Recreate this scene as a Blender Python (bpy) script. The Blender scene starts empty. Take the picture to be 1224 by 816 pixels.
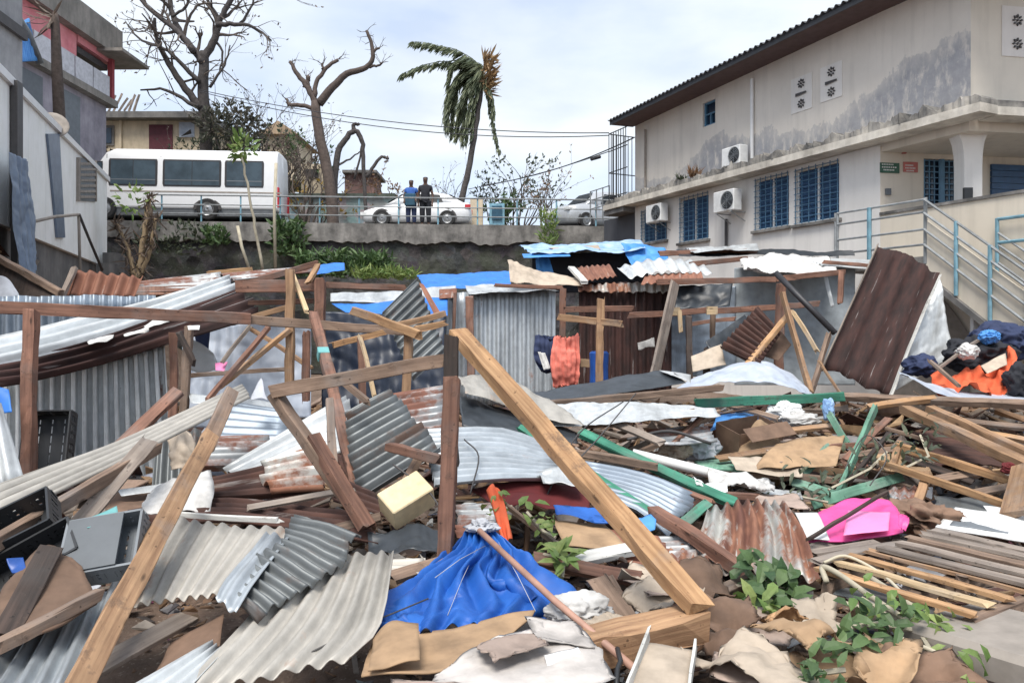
import bpy, bmesh, math, random
from mathutils import Vector, Matrix, Quaternion, noise
R = math.radians
random.seed(7)
rnd = random.uniform
sc = bpy.context.scene
COL = sc.collection
# ---------------------------------------------------------------- camera
F = 900.0; EYE = 1.6; HOR = 393.0
cam = bpy.data.cameras.new('camera'); cam.sensor_width = 36.0; cam.lens = 36.0 * F / 1224.0
cam.shift_y = -(408.0 - HOR) / 1224.0; cam.clip_end = 5000; cam.clip_start = 0.05
camo = bpy.data.objects.new('camera', cam); COL.objects.link(camo)
camo.location = (0, 0, EYE); camo.rotation_euler = (R(90), 0, 0); sc.camera = camo
# ---------------------------------------------------------------- world
SUN_EL, SUN_AZ = 62.0, 196.0          # sun behind the camera, a little to the left, veiled by cloud
w = bpy.data.worlds.new('World'); sc.world = w; w.use_nodes = True
nt = w.node_tree; nt.nodes.clear()
out = nt.nodes.new('ShaderNodeOutputWorld'); bg = nt.nodes.new('ShaderNodeBackground')
sky = nt.nodes.new('ShaderNodeTexSky'); sky.sky_type = 'NISHITA'; sky.sun_disc = False
sky.sun_elevation = R(SUN_EL); sky.sun_rotation = R(SUN_AZ); sky.altitude = 20; sky.dust_density = 2.0
tc = nt.nodes.new('ShaderNodeTexCoord')
mp = nt.nodes.new('ShaderNodeMapping'); mp.inputs['Scale'].default_value = (1.0, 1.0, 2.6)
nz = nt.nodes.new('ShaderNodeTexNoise'); nz.inputs['Scale'].default_value = 2.4; nz.inputs['Detail'].default_value = 7; nz.inputs['Roughness'].default_value = .52
rp = nt.nodes.new('ShaderNodeValToRGB'); rp.color_ramp.elements[0].position = .28; rp.color_ramp.elements[1].position = .62
nz2 = nt.nodes.new('ShaderNodeTexNoise'); nz2.inputs['Scale'].default_value = 2.6; nz2.inputs['Detail'].default_value = 6
rp2 = nt.nodes.new('ShaderNodeValToRGB')
rp2.color_ramp.elements[0].position = .38; rp2.color_ramp.elements[0].color = (2.25, 2.6, 3.2, 1)
rp2.color_ramp.elements[1].position = .60; rp2.color_ramp.elements[1].color = (3.3, 3.5, 3.7, 1)
mx = nt.nodes.new('ShaderNodeMixRGB'); thin = nt.nodes.new('ShaderNodeMath'); thin.operation = 'MULTIPLY_ADD'
thin.inputs[1].default_value = .34; thin.inputs[2].default_value = .64
L = nt.links.new
L(tc.outputs['Generated'], mp.inputs['Vector']); L(mp.outputs[0], nz.inputs['Vector']); L(mp.outputs[0], nz2.inputs['Vector'])
L(nz.outputs['Fac'], rp.inputs[0]); L(nz2.outputs['Fac'], rp2.inputs[0]); L(rp.outputs[0], thin.inputs[0]); L(thin.outputs[0], mx.inputs[0])
L(sky.outputs[0], mx.inputs[1]); L(rp2.outputs[0], mx.inputs[2]); L(mx.outputs[0], bg.inputs['Color']); L(bg.outputs[0], out.inputs[0])
bg.inputs['Strength'].default_value = 0.10
# ---------------------------------------------------------------- sun (veiled)
sd = bpy.data.lights.new('sun', 'SUN'); sd.energy = 1.4; sd.angle = R(28); sd.color = (1, .95, .88)
so = bpy.data.objects.new('sun', sd); COL.objects.link(so)
so.rotation_euler = (R(90 - SUN_EL), 0, R(180 - SUN_AZ)); so.location = (0, -5, 30)
# ---------------------------------------------------------------- exposure
sc.view_settings.view_transform = 'Standard'; sc.view_settings.look = 'None'
sc.view_settings.exposure = 1.62; sc.view_settings.gamma = 1.0; sc.view_settings.use_curve_mapping = False
sc.cycles.max_bounces = 6; sc.cycles.diffuse_bounces = 3; sc.cycles.glossy_bounces = 3; sc.cycles.transparent_max_bounces = 6
# ================================================================ helpers
def W(px, py, Z): return Vector(((px - 612.0) / F * Z, Z, EYE + (HOR - py) / F * Z))
def P(p): return W(*p) if not isinstance(p, Vector) else p
MW = {}
def mk(name, v, f, m=None, parent=None, M=None, smooth=False, mods=(), matidx=None):
    """one mesh object from world-space vertices; M is its own frame"""
    M = M or Matrix.Identity(4); inv = M.inverted()
    me = bpy.data.meshes.new(name); me.from_pydata([inv @ Vector(p) for p in v], [], f)
    ms = m if isinstance(m, (list, tuple)) else [m]
    for q in ms:
        if q: me.materials.append(q)
    if matidx: me.polygons.foreach_set('material_index', matidx)
    if smooth: me.polygons.foreach_set('use_smooth', [True] * len(me.polygons))
    me.update()
    return link(name, me, parent, M, mods)
def link(name, me, parent=None, M=None, mods=()):
    M = M or Matrix.Identity(4)
    o = bpy.data.objects.new(name, me); COL.objects.link(o)
    if parent is not None:
        o.parent = parent; o.matrix_basis = MW[parent.name].inverted() @ M
    else: o.matrix_basis = M
    MW[o.name] = M
    for t, kw in mods:
        md = o.modifiers.new(t.lower(), t)
        for k, x in kw.items(): setattr(md, k, x)
    return o
def tag(o, label, cat, group=None):
    o['label'] = label; o['category'] = cat
    if group: o['group'] = group
    return o
def empty(name, loc, label=None, cat=None, group=None, M=None, parent=None):
    o = bpy.data.objects.new(name, None); COL.objects.link(o); o.empty_display_size = .1
    M = M or Matrix.Translation(loc)
    if parent is not None: o.parent = parent; o.matrix_basis = MW[parent.name].inverted() @ M
    else: o.matrix_basis = M
    MW[o.name] = M
    if label: tag(o, label, cat, group)
    return o
def kind(o, k): o['kind'] = k; return o
def frame(x, y=None, up=None, o=(0, 0, 0)):
    """4x4 with local x along x, z near 'up'"""
    x = Vector(x).normalized(); up = Vector(up or (0, 0, 1))
    if abs(x.dot(up)) > .985 * up.length: up = Vector((0, -1, 0)) if abs(x.y) < .9 else Vector((1, 0, 0))
    yv = up.cross(x).normalized(); z = x.cross(yv)
    M = Matrix((x, yv, z)).transposed().to_4x4(); M.translation = Vector(o); return M
class MB:
    def __init__(s): s.v = []; s.f = []; s.mi = []
    def add(s, v, f, mi=0):
        b = len(s.v); s.v += [Vector(p) for p in v]; s.f += [tuple(i + b for i in q) for q in f]; s.mi += [mi] * len(f)
    def box(s, c, d, M=None, mi=0):
        c = Vector(c); a, b, e = d[0] / 2, d[1] / 2, d[2] / 2
        v = [c + Vector((x * a, y * b, z * e)) for x in (-1, 1) for y in (-1, 1) for z in (-1, 1)]
        if M: v = [M @ p for p in v]
        s.add(v, [(0, 1, 3, 2), (4, 6, 7, 5), (0, 4, 5, 1), (2, 3, 7, 6), (0, 2, 6, 4), (1, 5, 7, 3)], mi)
    def tube(s, pts, rad, n=6, cap=True, mi=0):
        pts = [Vector(p) for p in pts]; k = len(pts)
        if not isinstance(rad, (list, tuple)): rad = [rad] * k
        v = []; f = []; pa = None
        for i, p in enumerate(pts):
            t = (pts[min(i + 1, k - 1)] - pts[max(i - 1, 0)]).normalized()
            if pa is None:
                pa = t.orthogonal().normalized()
            else:
                pa = (pa - t * pa.dot(t)); pa = pa.normalized() if pa.length > 1e-6 else t.orthogonal().normalized()
            b = t.cross(pa)
            for j in range(n):
                a = 2 * math.pi * j / n; v.append(p + (pa * math.cos(a) + b * math.sin(a)) * rad[i])
        for i in range(k - 1):
            for j in range(n):
                f.append((i * n + j, i * n + (j + 1) % n, (i + 1) * n + (j + 1) % n, (i + 1) * n + j))
        if cap: f.append(tuple(range(n - 1, -1, -1))); f.append(tuple((k - 1) * n + j for j in range(n)))
        s.add(v, f, mi)
    def prism(s, poly, a, b, mi=0):
        """poly: list of world points; extruded by vector from offset a to b"""
        n = len(poly); v = [Vector(p) + Vector(a) for p in poly] + [Vector(p) + Vector(b) for p in poly]
        s.add(v, [tuple(range(n - 1, -1, -1)), tuple(range(n, 2 * n))] + [(i, (i + 1) % n, (i + 1) % n + n, i + n) for i in range(n)], mi)
    def obj(s, name, m, parent=None, M=None, smooth=False, mods=()):
        return mk(name, s.v, s.f, m, parent, M, smooth, mods, s.mi if isinstance(m, (list, tuple)) else None)
def nz3(p, sc_=1.0, seed=0.0): return noise.noise(Vector(p) * sc_ + Vector((seed * 7.31, seed * 3.17, seed * 1.7)))
# ---------------------------------------------------------------- materials
def nd(t, typ, props=None, **ins):
    n = t.nodes.new(typ)
    for k, x in (props or {}).items(): setattr(n, k, x)
    for k, x in ins.items():
        s = n.inputs[int(k[1:])] if k[0] == 'i' and k[1:].isdigit() else n.inputs[k.replace('_', ' ')]
        if isinstance(x, bpy.types.NodeSocket): t.links.new(x, s)
        else: s.default_value = (x + (1,)) if isinstance(x, tuple) and len(x) == 3 and s.type == 'RGBA' else x
    return n
def ramp(t, fac, stops):
    n = t.nodes.new('ShaderNodeValToRGB'); t.links.new(fac, n.inputs[0]); e = n.color_ramp.elements
    while len(e) < len(stops): e.new(.5)
    for i, (p, c) in enumerate(stops):
        e[i].position = p; e[i].color = (c, c, c, 1) if not isinstance(c, tuple) else c + (1,)
    return n.outputs[0]
def newmat(name):
    m = bpy.data.materials.new(name); m.use_nodes = True; t = m.node_tree
    return m, t, t.nodes['Principled BSDF']
def coords(t, scale=(1, 1, 1), rand=True):
    c = nd(t, 'ShaderNodeTexCoord').outputs['Object']
    if rand:
        oi = nd(t, 'ShaderNodeObjectInfo').outputs['Random']
        off = nd(t, 'ShaderNodeMath', {'operation': 'MULTIPLY'}, i0=oi, i1=57.0).outputs[0]
        cm = nd(t, 'ShaderNodeCombineXYZ', None, X=off, Y=off, Z=off).outputs[0]
        return c, nd(t, 'ShaderNodeMapping', None, Vector=c, Scale=scale, Location=cm).outputs[0]
    return c, nd(t, 'ShaderNodeMapping', None, Vector=c, Scale=scale).outputs[0]
def noi(t, vec, scale, detail=5, rough=.55): return nd(t, 'ShaderNodeTexNoise', None, Vector=vec, Scale=scale, Detail=float(detail), Roughness=rough).outputs['Fac']
def mixc(t, fac, a, b, mode='MIX'): return nd(t, 'ShaderNodeMixRGB', {'blend_type': mode}, i0=fac, i1=a, i2=b).outputs[0]
def bump(t, b, h, st=.3, dist=.01): t.links.new(nd(t, 'ShaderNodeBump', None, Height=h, Strength=st, Distance=dist).outputs[0], b.inputs['Normal'])
def vary(t, col, lo=.75, hi=1.2):
    oi = nd(t, 'ShaderNodeObjectInfo').outputs['Random']
    v = nd(t, 'ShaderNodeMapRange', None, i0=oi, i3=lo, i4=hi).outputs[0]
    return nd(t, 'ShaderNodeHueSaturation', None, Color=col, Value=v).outputs[0]
MATS = {}
def wood(name, c1, c2, dirt=.35):
    m, t, b = newmat(name); c, v = coords(t, (.9, 22, 22)); c0, v0 = coords(t, (1, 1, 1))
    g = noi(t, v, 1.6, 6, .62); col = ramp(t, g, [(.3, c1), (.68, c2)])
    k = noi(t, v0, 3.2, 4); dk = ramp(t, k, [(.35, 1 - dirt), (.6, 1.0)])
    col = mixc(t, 1.0, col, dk, 'MULTIPLY')
    gy = ramp(t, noi(t, v0, 1.7, 6, .65), [(.52, 0.0), (.70, .55)]); av = sum(c2) / 3
    col = mixc(t, gy, col, (av * .85, av * .80, av * .76))
    mud = ramp(t, noi(t, v0, 6.5, 7, .7), [(.58, 0.0), (.70, .65)]); col = mixc(t, mud, col, (.09, .06, .045))
    sp = ramp(t, noi(t, v0, 27, 2), [(.68, 0.0), (.73, .75)])
    col = mixc(t, sp, col, tuple(x * .3 for x in c1))
    vo = nd(t, 'ShaderNodeTexVoronoi', None, Vector=nd(t, 'ShaderNodeMapping', None, Vector=v0, Scale=(2.2, 7, 7)).outputs[0], Scale=1.3)
    col = mixc(t, ramp(t, vo.outputs['Distance'], [(.05, .8), (.12, 0.0)]), col, tuple(x * .22 for x in c1))
    col = vary(t, col, .8, 1.2)
    t.links.new(col, b.inputs['Base Color']); b.inputs['Roughness'].default_value = .82
    bump(t, b, nd(t, 'ShaderNodeMath', {'operation': 'ADD'}, i0=g, i1=mud).outputs[0], .5, .008); MATS[name] = m
wood('wood_red', (.125, .06, .042), (.30, .155, .105))
wood('wood_brown', (.12, .078, .056), (.31, .215, .155))
wood('wood_tan', (.27, .14, .065), (.54, .33, .17), .3)
wood('wood_pale', (.42, .29, .16), (.68, .52, .32), .2)
wood('wood_grey', (.17, .135, .115), (.36, .30, .25))
wood('wood_dark', (.025, .018, .015), (.075, .05, .04))
wood('wood_green', (.03, .17, .11), (.07, .30, .20), .35)
wood('wood_green_pale', (.10, .27, .18), (.22, .42, .31), .35)
wood('wood_white', (.5, .5, .47), (.78, .78, .74), .25)
def sheetm(name, base, rust=(.13, .05, .03), amt=.2, metal=.55, rough=.42, rust2=None, dirt=.3):
    m, t, b = newmat(name); c, v = coords(t, (.55, 2.4, 1)); c0, v0 = coords(t, (1, 1, 1))
    n1 = noi(t, v, 1.5, 7, .6); n2 = noi(t, v0, 11, 5, .6)
    s = nd(t, 'ShaderNodeMath', {'operation': 'MULTIPLY_ADD'}, i0=n2, i1=.35, i2=n1).outputs[0]
    th = .96 - amt * .62
    mk_ = ramp(t, s, [(max(0, th - .08), 0.0), (min(1, th + .03), 1.0)])
    spl = mixc(t, 1.0, ramp(t, n2, [(.35, 1 - dirt * .4), (.65, 1.0)]), ramp(t, noi(t, v, 1.7, 7, .7), [(.33, 1 - dirt * 1.4), (.58, 1.0)]), 'MULTIPLY')
    vs = nd(t, 'ShaderNodeMapping', None, Vector=v0, Scale=(.5, 9, 1)).outputs[0]; scr = ramp(t, noi(t, vs, 2.3, 6, .65), [(.62, 0.0), (.69, .85)])
    mk_ = nd(t, 'ShaderNodeMath', {'operation': 'MULTIPLY'}, i0=mk_, i1=nd(t, 'ShaderNodeMath', {'operation': 'SUBTRACT'}, i0=1.0, i1=scr).outputs[0]).outputs[0]
    bc = mixc(t, 1.0, base, spl, 'MULTIPLY'); r2 = rust2 or tuple(x * 1.9 for x in rust)
    rc = mixc(t, ramp(t, noi(t, v, 5, 5), [(.35, 0.0), (.7, 1.0)]), rust, r2)
    col = vary(t, mixc(t, mk_, bc, rc), .85, 1.12)
    t.links.new(col, b.inputs['Base Color'])
    t.links.new(ramp(t, mk_, [(0, metal), (1, 0.0)]), b.inputs['Metallic'])
    rr = mixc(t, mk_, ramp(t, n2, [(.3, rough + .02), (.7, rough + .10)]), (.85, .85, .85)); t.links.new(rr, b.inputs['Roughness'])
    bump(t, b, n2, .12, .004); MATS[name] = m
sheetm('zinc', (.50, .54, .57), amt=.08)
sheetm('zinc_light', (.66, .70, .72), amt=.05, metal=.35)
sheetm('zinc_blue', (.33, .39, .46), amt=.05, metal=.5)
sheetm('zinc_white', (.65, .68, .69), amt=.06, metal=.3, rough=.38)
sheetm('zinc_beige', (.47, .445, .40), (.20, .12, .08), amt=.14, metal=.25, rough=.55)
sheetm('zinc_dark', (.19, .205, .21), (.07, .045, .035), amt=.25, metal=.45, rough=.45)
sheetm('zinc_mix', (.66, .66, .62), (.15, .06, .04), amt=.44, metal=.4, rust2=(.36, .17, .10))
sheetm('zinc_half', (.47, .49, .50), (.15, .07, .05), amt=.42, metal=.45)
sheetm('rust', (.36, .31, .28), (.040, .020, .017), amt=.88, metal=.2, rust2=(.11, .05, .036))
sheetm('rust_purple', (.36, .33, .32), (.022, .010, .009), amt=.85, metal=.2, rust2=(.065, .026, .021))
sheetm('rust_red', (.5, .46, .42), (.17, .07, .045), amt=.8, metal=.2, rust2=(.30, .14, .09))
def plain(name, c, rough=.6, metal=0, var=.18, sc_=6.0, bmp=.15, dark=.7, spec=None):
    m, t, b = newmat(name); c0, v = coords(t); n = noi(t, v, sc_, 6, .6)
    col = mixc(t, 1.0, c, ramp(t, n, [(.3, 1 - (1 - dark)), (.62, 1.0)]), 'MULTIPLY')
    if var: col = vary(t, col, 1 - var, 1 + var * .6)
    t.links.new(col, b.inputs['Base Color']); b.inputs['Roughness'].default_value = rough; b.inputs['Metallic'].default_value = metal
    if bmp: bump(t, b, n, bmp, .008)
    if spec is not None: b.inputs['Specular IOR Level'].default_value = spec
    MATS[name] = m
plain('cardboard', (.40, .265, .155), .9, dark=.6, var=.25)
plain('cardboard_dark', (.20, .125, .085), .9, dark=.55, var=.3)
plain('white_plastic', (.80, .81, .80), .45, dark=.82)
plain('white_cloth', (.66, .65, .63), .85, dark=.55, sc_=7)
plain('grey_plastic', (.16, .18, .20), .5, dark=.8)
plain('grey_cloth', (.46, .48, .52), .8, dark=.75)
plain('black_plastic', (.022, .024, .027), .45, dark=.7)
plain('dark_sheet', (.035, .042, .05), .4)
plain('foam_yellow', (.72, .60, .38), .85, dark=.8, sc_=16)
plain('orange_cloth', (.70, .13, .05), .85, var=.05, dark=.8)
plain('coral_cloth', (.72, .20, .15), .85, var=.05, dark=.7)
plain('navy_cloth', (.03, .045, .11), .85, dark=.7)
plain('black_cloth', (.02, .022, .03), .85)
plain('pink_cloth', (.80, .09, .33), .45, var=.03, dark=.85)
plain('pink_pale', (.86, .26, .52), .5, var=.03, dark=.9)
plain('red_cloth', (.12, .012, .014), .85)
plain('teal_plastic', (.16, .42, .42), .5)
plain('slab', (.31, .275, .24), .9, dark=.7)
plain('rod_dark', (.07, .065, .065), .6)
plain('pipe_copper', (.40, .23, .17), .6, dark=.6)
plain('pipe_white', (.82, .82, .80), .4, dark=.85)
plain('bark', (.085, .075, .072), .95, sc_=9, bmp=.6, dark=.5)
plain('bark_brown', (.115, .088, .075), .95, sc_=9, bmp=.5, dark=.55)
plain('twig', (.11, .09, .078), .95)
plain('stem_dry', (.38, .28, .17), .9)
plain('stick_pale', (.50, .45, .34), .8)
plain('white_paint', (.78, .78, .77), .35, dark=.9, var=.02)
plain('car_white', (.80, .81, .82), .25, dark=.96, var=0, bmp=0)
plain('car_silver', (.48, .50, .52), .3, metal=.3, dark=.95, var=0, bmp=0)
plain('tyre', (.022, .022, .023), .85)
plain('rim', (.35, .36, .37), .35, metal=.7)
plain('skirt_grey', (.13, .14, .15), .5)
plain('lamp_red', (.55, .02, .03), .25, var=0)
plain('rail_blue', (.22, .42, .52), .5, dark=.6)
plain('rail_grey', (.30, .32, .33), .5, dark=.6)
plain('black_metal', (.035, .035, .04), .5)
plain('skin', (.10, .055, .038), .55, dark=.9)
plain('hair', (.012, .01, .01), .8)
plain('blue_shirt', (.05, .16, .55), .85)
plain('blue_bag', (.03, .10, .16), .8)
def tarpm(name, c, c2, white=0.0):
    m, t, b = newmat(name); c0, v = coords(t); n = noi(t, v, 3.5, 5)
    wv = nd(t, 'ShaderNodeTexWave', None, Vector=v, Scale=70.0).outputs['Fac']
    col = mixc(t, ramp(t, n, [(.3, 0.0), (.7, 1.0)]), c, c2)
    scuff = ramp(t, noi(t, v, 14, 6, .7), [(.66, 0.0), (.78, .45 + white)])
    col = mixc(t, scuff, col, (.55, .65, .75)); t.links.new(col, b.inputs['Base Color'])
    b.inputs['Roughness'].default_value = .55; bump(t, b, nd(t, 'ShaderNodeMath', {'operation': 'MULTIPLY_ADD'}, i0=n, i1=2.0, i2=wv).outputs[0], .12, .004)
    MATS[name] = m
tarpm('tarp_blue', (.006, .06, .29), (.018, .13, .48))
tarpm('tarp_sky', (.04, .20, .55), (.10, .33, .70), .3)
tarpm('tarp_pale', (.33, .38, .46), (.49, .53, .60), .1)
tarpm('tarp_faded', (.17, .32, .58), (.42, .55, .68), .25)
def leafm(name, c, c2, *more):
    m, t, b = newmat(name); g = nd(t, 'ShaderNodeNewGeometry').outputs['Random Per Island']; cs = (c, c2) + more
    col = ramp(t, g, [(i / (len(cs) - 1), q) for i, q in enumerate(cs)]); _, vv = coords(t)
    col = mixc(t, 1.0, col, ramp(t, noi(t, vv, 9, 5, .65), [(.3, .6), (.62, 1.0)]), 'MULTIPLY'); t.links.new(col, b.inputs['Base Color']); b.inputs['Roughness'].default_value = .55
    tl = nd(t, 'ShaderNodeBsdfTranslucent', None, Color=col).outputs[0]
    ms = nd(t, 'ShaderNodeMixShader', None, i0=.25, i1=b.outputs[0], i2=tl).outputs[0]
    t.links.new(ms, t.nodes['Material Output'].inputs['Surface']); MATS[name] = m
leafm('leaf', (.045, .10, .04), (.13, .21, .075), (.07, .13, .05))
leafm('leaf_light', (.12, .22, .05), (.30, .38, .12))
leafm('leaf_dull', (.055, .075, .05), (.13, .15, .09))
leafm('leaf_palm', (.10, .135, .085), (.27, .30, .17))
leafm('leaf_dry', (.16, .085, .045), (.34, .20, .11))
leafm('leaf_tan', (.20, .12, .06), (.46, .30, .15))
leafm('leaf_yellow', (.40, .26, .05), (.62, .40, .08))
leafm('leaf_dead', (.10, .075, .06), (.22, .16, .12))
leafm('scrap_brown', (.20, .125, .09), (.48, .36, .28), (.30, .20, .145), (.13, .085, .065), (.40, .29, .22))
leafm('scrap_wood', (.20, .10, .065), (.52, .35, .20), (.30, .17, .11), (.38, .33, .28), (.14, .09, .07))
leafm('scrap_bright', (.45, .45, .44), (.80, .80, .78))
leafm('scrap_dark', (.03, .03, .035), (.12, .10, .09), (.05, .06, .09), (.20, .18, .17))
leafm('scrap_mixed', (.45, .32, .24), (.24, .15, .11), (.55, .52, .48), (.14, .09, .07), (.40, .27, .16), (.30, .30, .31))
leafm('scrap_colour', (.10, .25, .18), (.5, .08, .06), (.05, .16, .45), (.65, .62, .58), (.55, .30, .10), (.30, .42, .45))
def M_(n): return MATS[n]
# ---------------------------------------------------------------- builders
def beam(name, label, cat, p, q, w_, h_, mat, roll=0.0, group=None, parent=None, warp=.022, off=None, rough_end=.035):
    """a sawn timber between two points, chamfered, slightly bowed, with uneven ends"""
    p, q = P(p), P(q); d = q - p; Ln = d.length; M = frame(d, o=(p + q) / 2)
    if roll: M = M @ Matrix.Rotation(R(roll), 4, 'X')
    n = max(4, min(16, int(Ln / .2) + 3)); sd_ = rnd(0, 99); c = min(w_, h_) * .09; v = []; f = []
    a, b = w_ / 2, h_ / 2
    sec = [(-a + c, -b), (a - c, -b), (a, -b + c), (a, b - c), (a - c, b), (-a + c, b), (-a, b - c), (-a, -b + c)]
    wp = warp * min(1, Ln / 2)
    for i in range(n):
        u = i / (n - 1); x = (u - .5) * Ln; bow = math.sin(u * math.pi)
        dy = wp * bow * nz3((sd_, 0, 0)) * 2 + .007 * nz3((x * 3, sd_, 1)); dz = wp * bow * nz3((0, sd_, 5)) * 2 + .007 * nz3((x * 3, sd_, 9)); kw = min(w_, h_) * .16
        for j, (y, z) in enumerate(sec):
            e = rnd(-rough_end, rough_end) if i in (0, n - 1) else 0
            v.append(M @ Vector((x + e, y + dy + kw * nz3((x * 4, j, sd_)), z + dz + kw * nz3((x * 4, j, sd_ + 5)))))
    for i in range(n - 1):
        for j in range(8): f.append((i * 8 + j, i * 8 + (j + 1) % 8, (i + 1) * 8 + (j + 1) % 8, (i + 1) * 8 + j))
    f.append(tuple(range(7, -1, -1))); f.append(tuple((n - 1) * 8 + j for j in range(8)))
    o = mk(name, v, f, M_(mat), parent, M)
    if label: tag(o, label, cat, group)
    return o
def cr(a, b, c, d, t):
    return .5 * ((2 * b) + (c - a) * t + (2 * a - 5 * b + 4 * c - d) * t * t + (3 * b - a - 3 * c + d) * t * t * t)
def evalnet(net, u, v):
    def line(pts, t):
        n = len(pts)
        if n == 1: return pts[0]
        x = t * (n - 1); i = min(int(x), n - 2); fr = x - i
        if n == 2: return pts[0].lerp(pts[1], fr)
        a = pts[i - 1] if i > 0 else pts[0] * 2 - pts[1]
        d = pts[i + 2] if i + 2 < n else pts[-1] * 2 - pts[-2]
        return cr(a, pts[i], pts[i + 1], d, fr)
    return line([line(r, u) for r in net], v)
def surf(name, label, cat, net, mat, pitch=0, amp=.0095, along='v', crumple=.01, cfreq=1.2, torn=0, group=None, parent=None,
         thick=.004, nu=None, nv=None, prof='sine', flat=0.0, folds=0, fold_amp=.02, folddir='u', edge=0, tornside=0):
    """sheet or cloth through a net of points (rows run in u, rows follow each other in v). Ridges run along v (or u)."""
    net = [[P(p) for p in r] for r in net]
    Lu = sum((evalnet(net, (i + 1) / 8, .5) - evalnet(net, i / 8, .5)).length for i in range(8))
    Lv = sum((evalnet(net, .5, (i + 1) / 8) - evalnet(net, .5, i / 8)).length for i in range(8))
    if pitch:
        if along == 'v': nu = nu or max(12, min(560, int(Lu / pitch * (14 if prof == 'deep' else 8)))); nv = nv or max(6, min(24, int(Lv / .16)))
        else: nv = nv or max(12, min(420, int(Lv / pitch * (14 if prof == 'deep' else 8)))); nu = nu or max(6, min(24, int(Lu / .16)))
    else: nu = nu or max(12, min(90, int(Lu / .028))); nv = nv or max(12, min(90, int(Lv / .028)))
    sd_ = rnd(0, 50); v = []; e = 1e-3
    for j in range(nv + 1):
        for i in range(nu + 1):
            u_, v_ = i / nu, j / nv
            if torn:                                  # ragged ends across the ridges
                if along == 'v' or tornside:
                    if j == nv: v_ -= torn / max(Lv, .1) * (.5 + nz3((u_ * Lu * 5, sd_, 3)) + .4 * nz3((u_ * Lu * 17, sd_, 5)))
                    if j == 0: v_ += torn / max(Lv, .1) * (.5 + nz3((u_ * Lu * 5, sd_, 7)) + .4 * nz3((u_ * Lu * 17, sd_, 8)))
                if along == 'u' or tornside:
                    if i == nu: u_ -= torn / max(Lu, .1) * (.5 + nz3((v_ * Lv * 5, sd_, 3)) + .4 * nz3((v_ * Lv * 17, sd_, 5)))
                    if i == 0: u_ += torn / max(Lu, .1) * (.5 + nz3((v_ * Lv * 5, sd_, 7)) + .4 * nz3((v_ * Lv * 17, sd_, 8)))
            p = evalnet(net, u_, v_)
            uu, vv = min(max(u_, e), 1 - e), min(max(v_, e), 1 - e)
            n = (evalnet(net, uu + e, vv) - evalnet(net, uu - e, vv)).cross(evalnet(net, uu, vv + e) - evalnet(net, uu, vv - e))
            n = n.normalized() if n.length > 1e-12 else Vector((0, 0, 1))
            h = (crumple * .9 * (.2 - abs(nz3((u_ * Lu, v_ * Lv, sd_ + 21), cfreq * .75))) if pitch else crumple * 1.1 * (.22 - abs(nz3((u_ * Lu, v_ * Lv, sd_ + 21), cfreq * 2.2))) + crumple * .55 * (.2 - abs(nz3((u_ * Lu, v_ * Lv, sd_ + 31), cfreq * 5.5)))) + crumple * (.55 if pitch else 1.0) * (nz3((u_ * Lu, v_ * Lv, sd_), cfreq) * 1.6 + (.12 if pitch else .5) * nz3((u_ * Lu, v_ * Lv, sd_ + 9), cfreq * 2.7))
            if pitch:
                s = (u_ * Lu if along == 'v' else v_ * Lv) / pitch; ph = s * 2 * math.pi
                a = amp * (1 - flat * max(0, nz3((u_ * Lu, v_ * Lv, sd_ + 4), 1.3) * 2))
                h += 1.7 * a * (math.sin(ph) if prof == 'sine' else (.6 if s % 1 < .6 else -2.2) if prof == 'deep' else max(-1, min(1, math.sin(ph) * 2.2)))
            if folds:
                s = u_ if folddir == 'u' else v_; tt = v_ if folddir == 'u' else u_
                h += fold_amp * math.sin(s * folds * 2 * math.pi + 2.2 * nz3((tt * 2, sd_, 0)) + 3 * nz3((s * 3, sd_, 2))) * (.6 + .7 * nz3((s * 4, tt * 3, sd_)))
            v.append(p + n * h)
    f = [(j * (nu + 1) + i, j * (nu + 1) + i + 1, (j + 1) * (nu + 1) + i + 1, (j + 1) * (nu + 1) + i) for j in range(nv) for i in range(nu)]
    c = evalnet(net, .5, .5)
    du = evalnet(net, 1, .5) - evalnet(net, 0, .5); dv = evalnet(net, .5, 1) - evalnet(net, .5, 0)
    M = frame(dv if along == 'v' else du, up=du.cross(dv).normalized() if du.cross(dv).length > 1e-9 else None, o=c)
    o = mk(name, v, f, M_(mat), parent, M, True, [('SOLIDIFY', {'thickness': thick, 'offset': 0})])
    if label: tag(o, label, cat, group)
    return o
def rod(name, label, cat, pts, r, mat, n=8, group=None, parent=None, smooth=True):
    b = MB(); pts = [P(p) for p in pts]; b.tube(pts, r, n)
    o = b.obj(name, M_(mat), parent, frame(pts[-1] - pts[0], o=sum(pts, Vector()) / len(pts)), smooth)
    if label: tag(o, label, cat, group)
    return o
def rbox(b, M, d, bev=.01, mi=0):
    """bevelled box into MB b, in frame M (centre)"""
    a = [x / 2 for x in d]; v = []
    for sx in (-1, 1):
        for sy in (-1, 1):
            for sz in (-1, 1):
                v += [M @ Vector((sx * (a[0] - bev), sy * a[1] - sy * bev, sz * a[2])), M @ Vector((sx * (a[0] - bev), sy * a[1], sz * (a[2] - bev))), M @ Vector((sx * a[0], sy * (a[1] - bev), sz * (a[2] - bev)))]
    bm = bmesh.new(); vs = [bm.verts.new(p) for p in v]; r = bmesh.ops.convex_hull(bm, input=vs)
    bm.verts.index_update(); b.add([x.co.copy() for x in bm.verts], [tuple(x.index for x in fc.verts) for fc in bm.faces], mi); bm.free()
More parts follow.
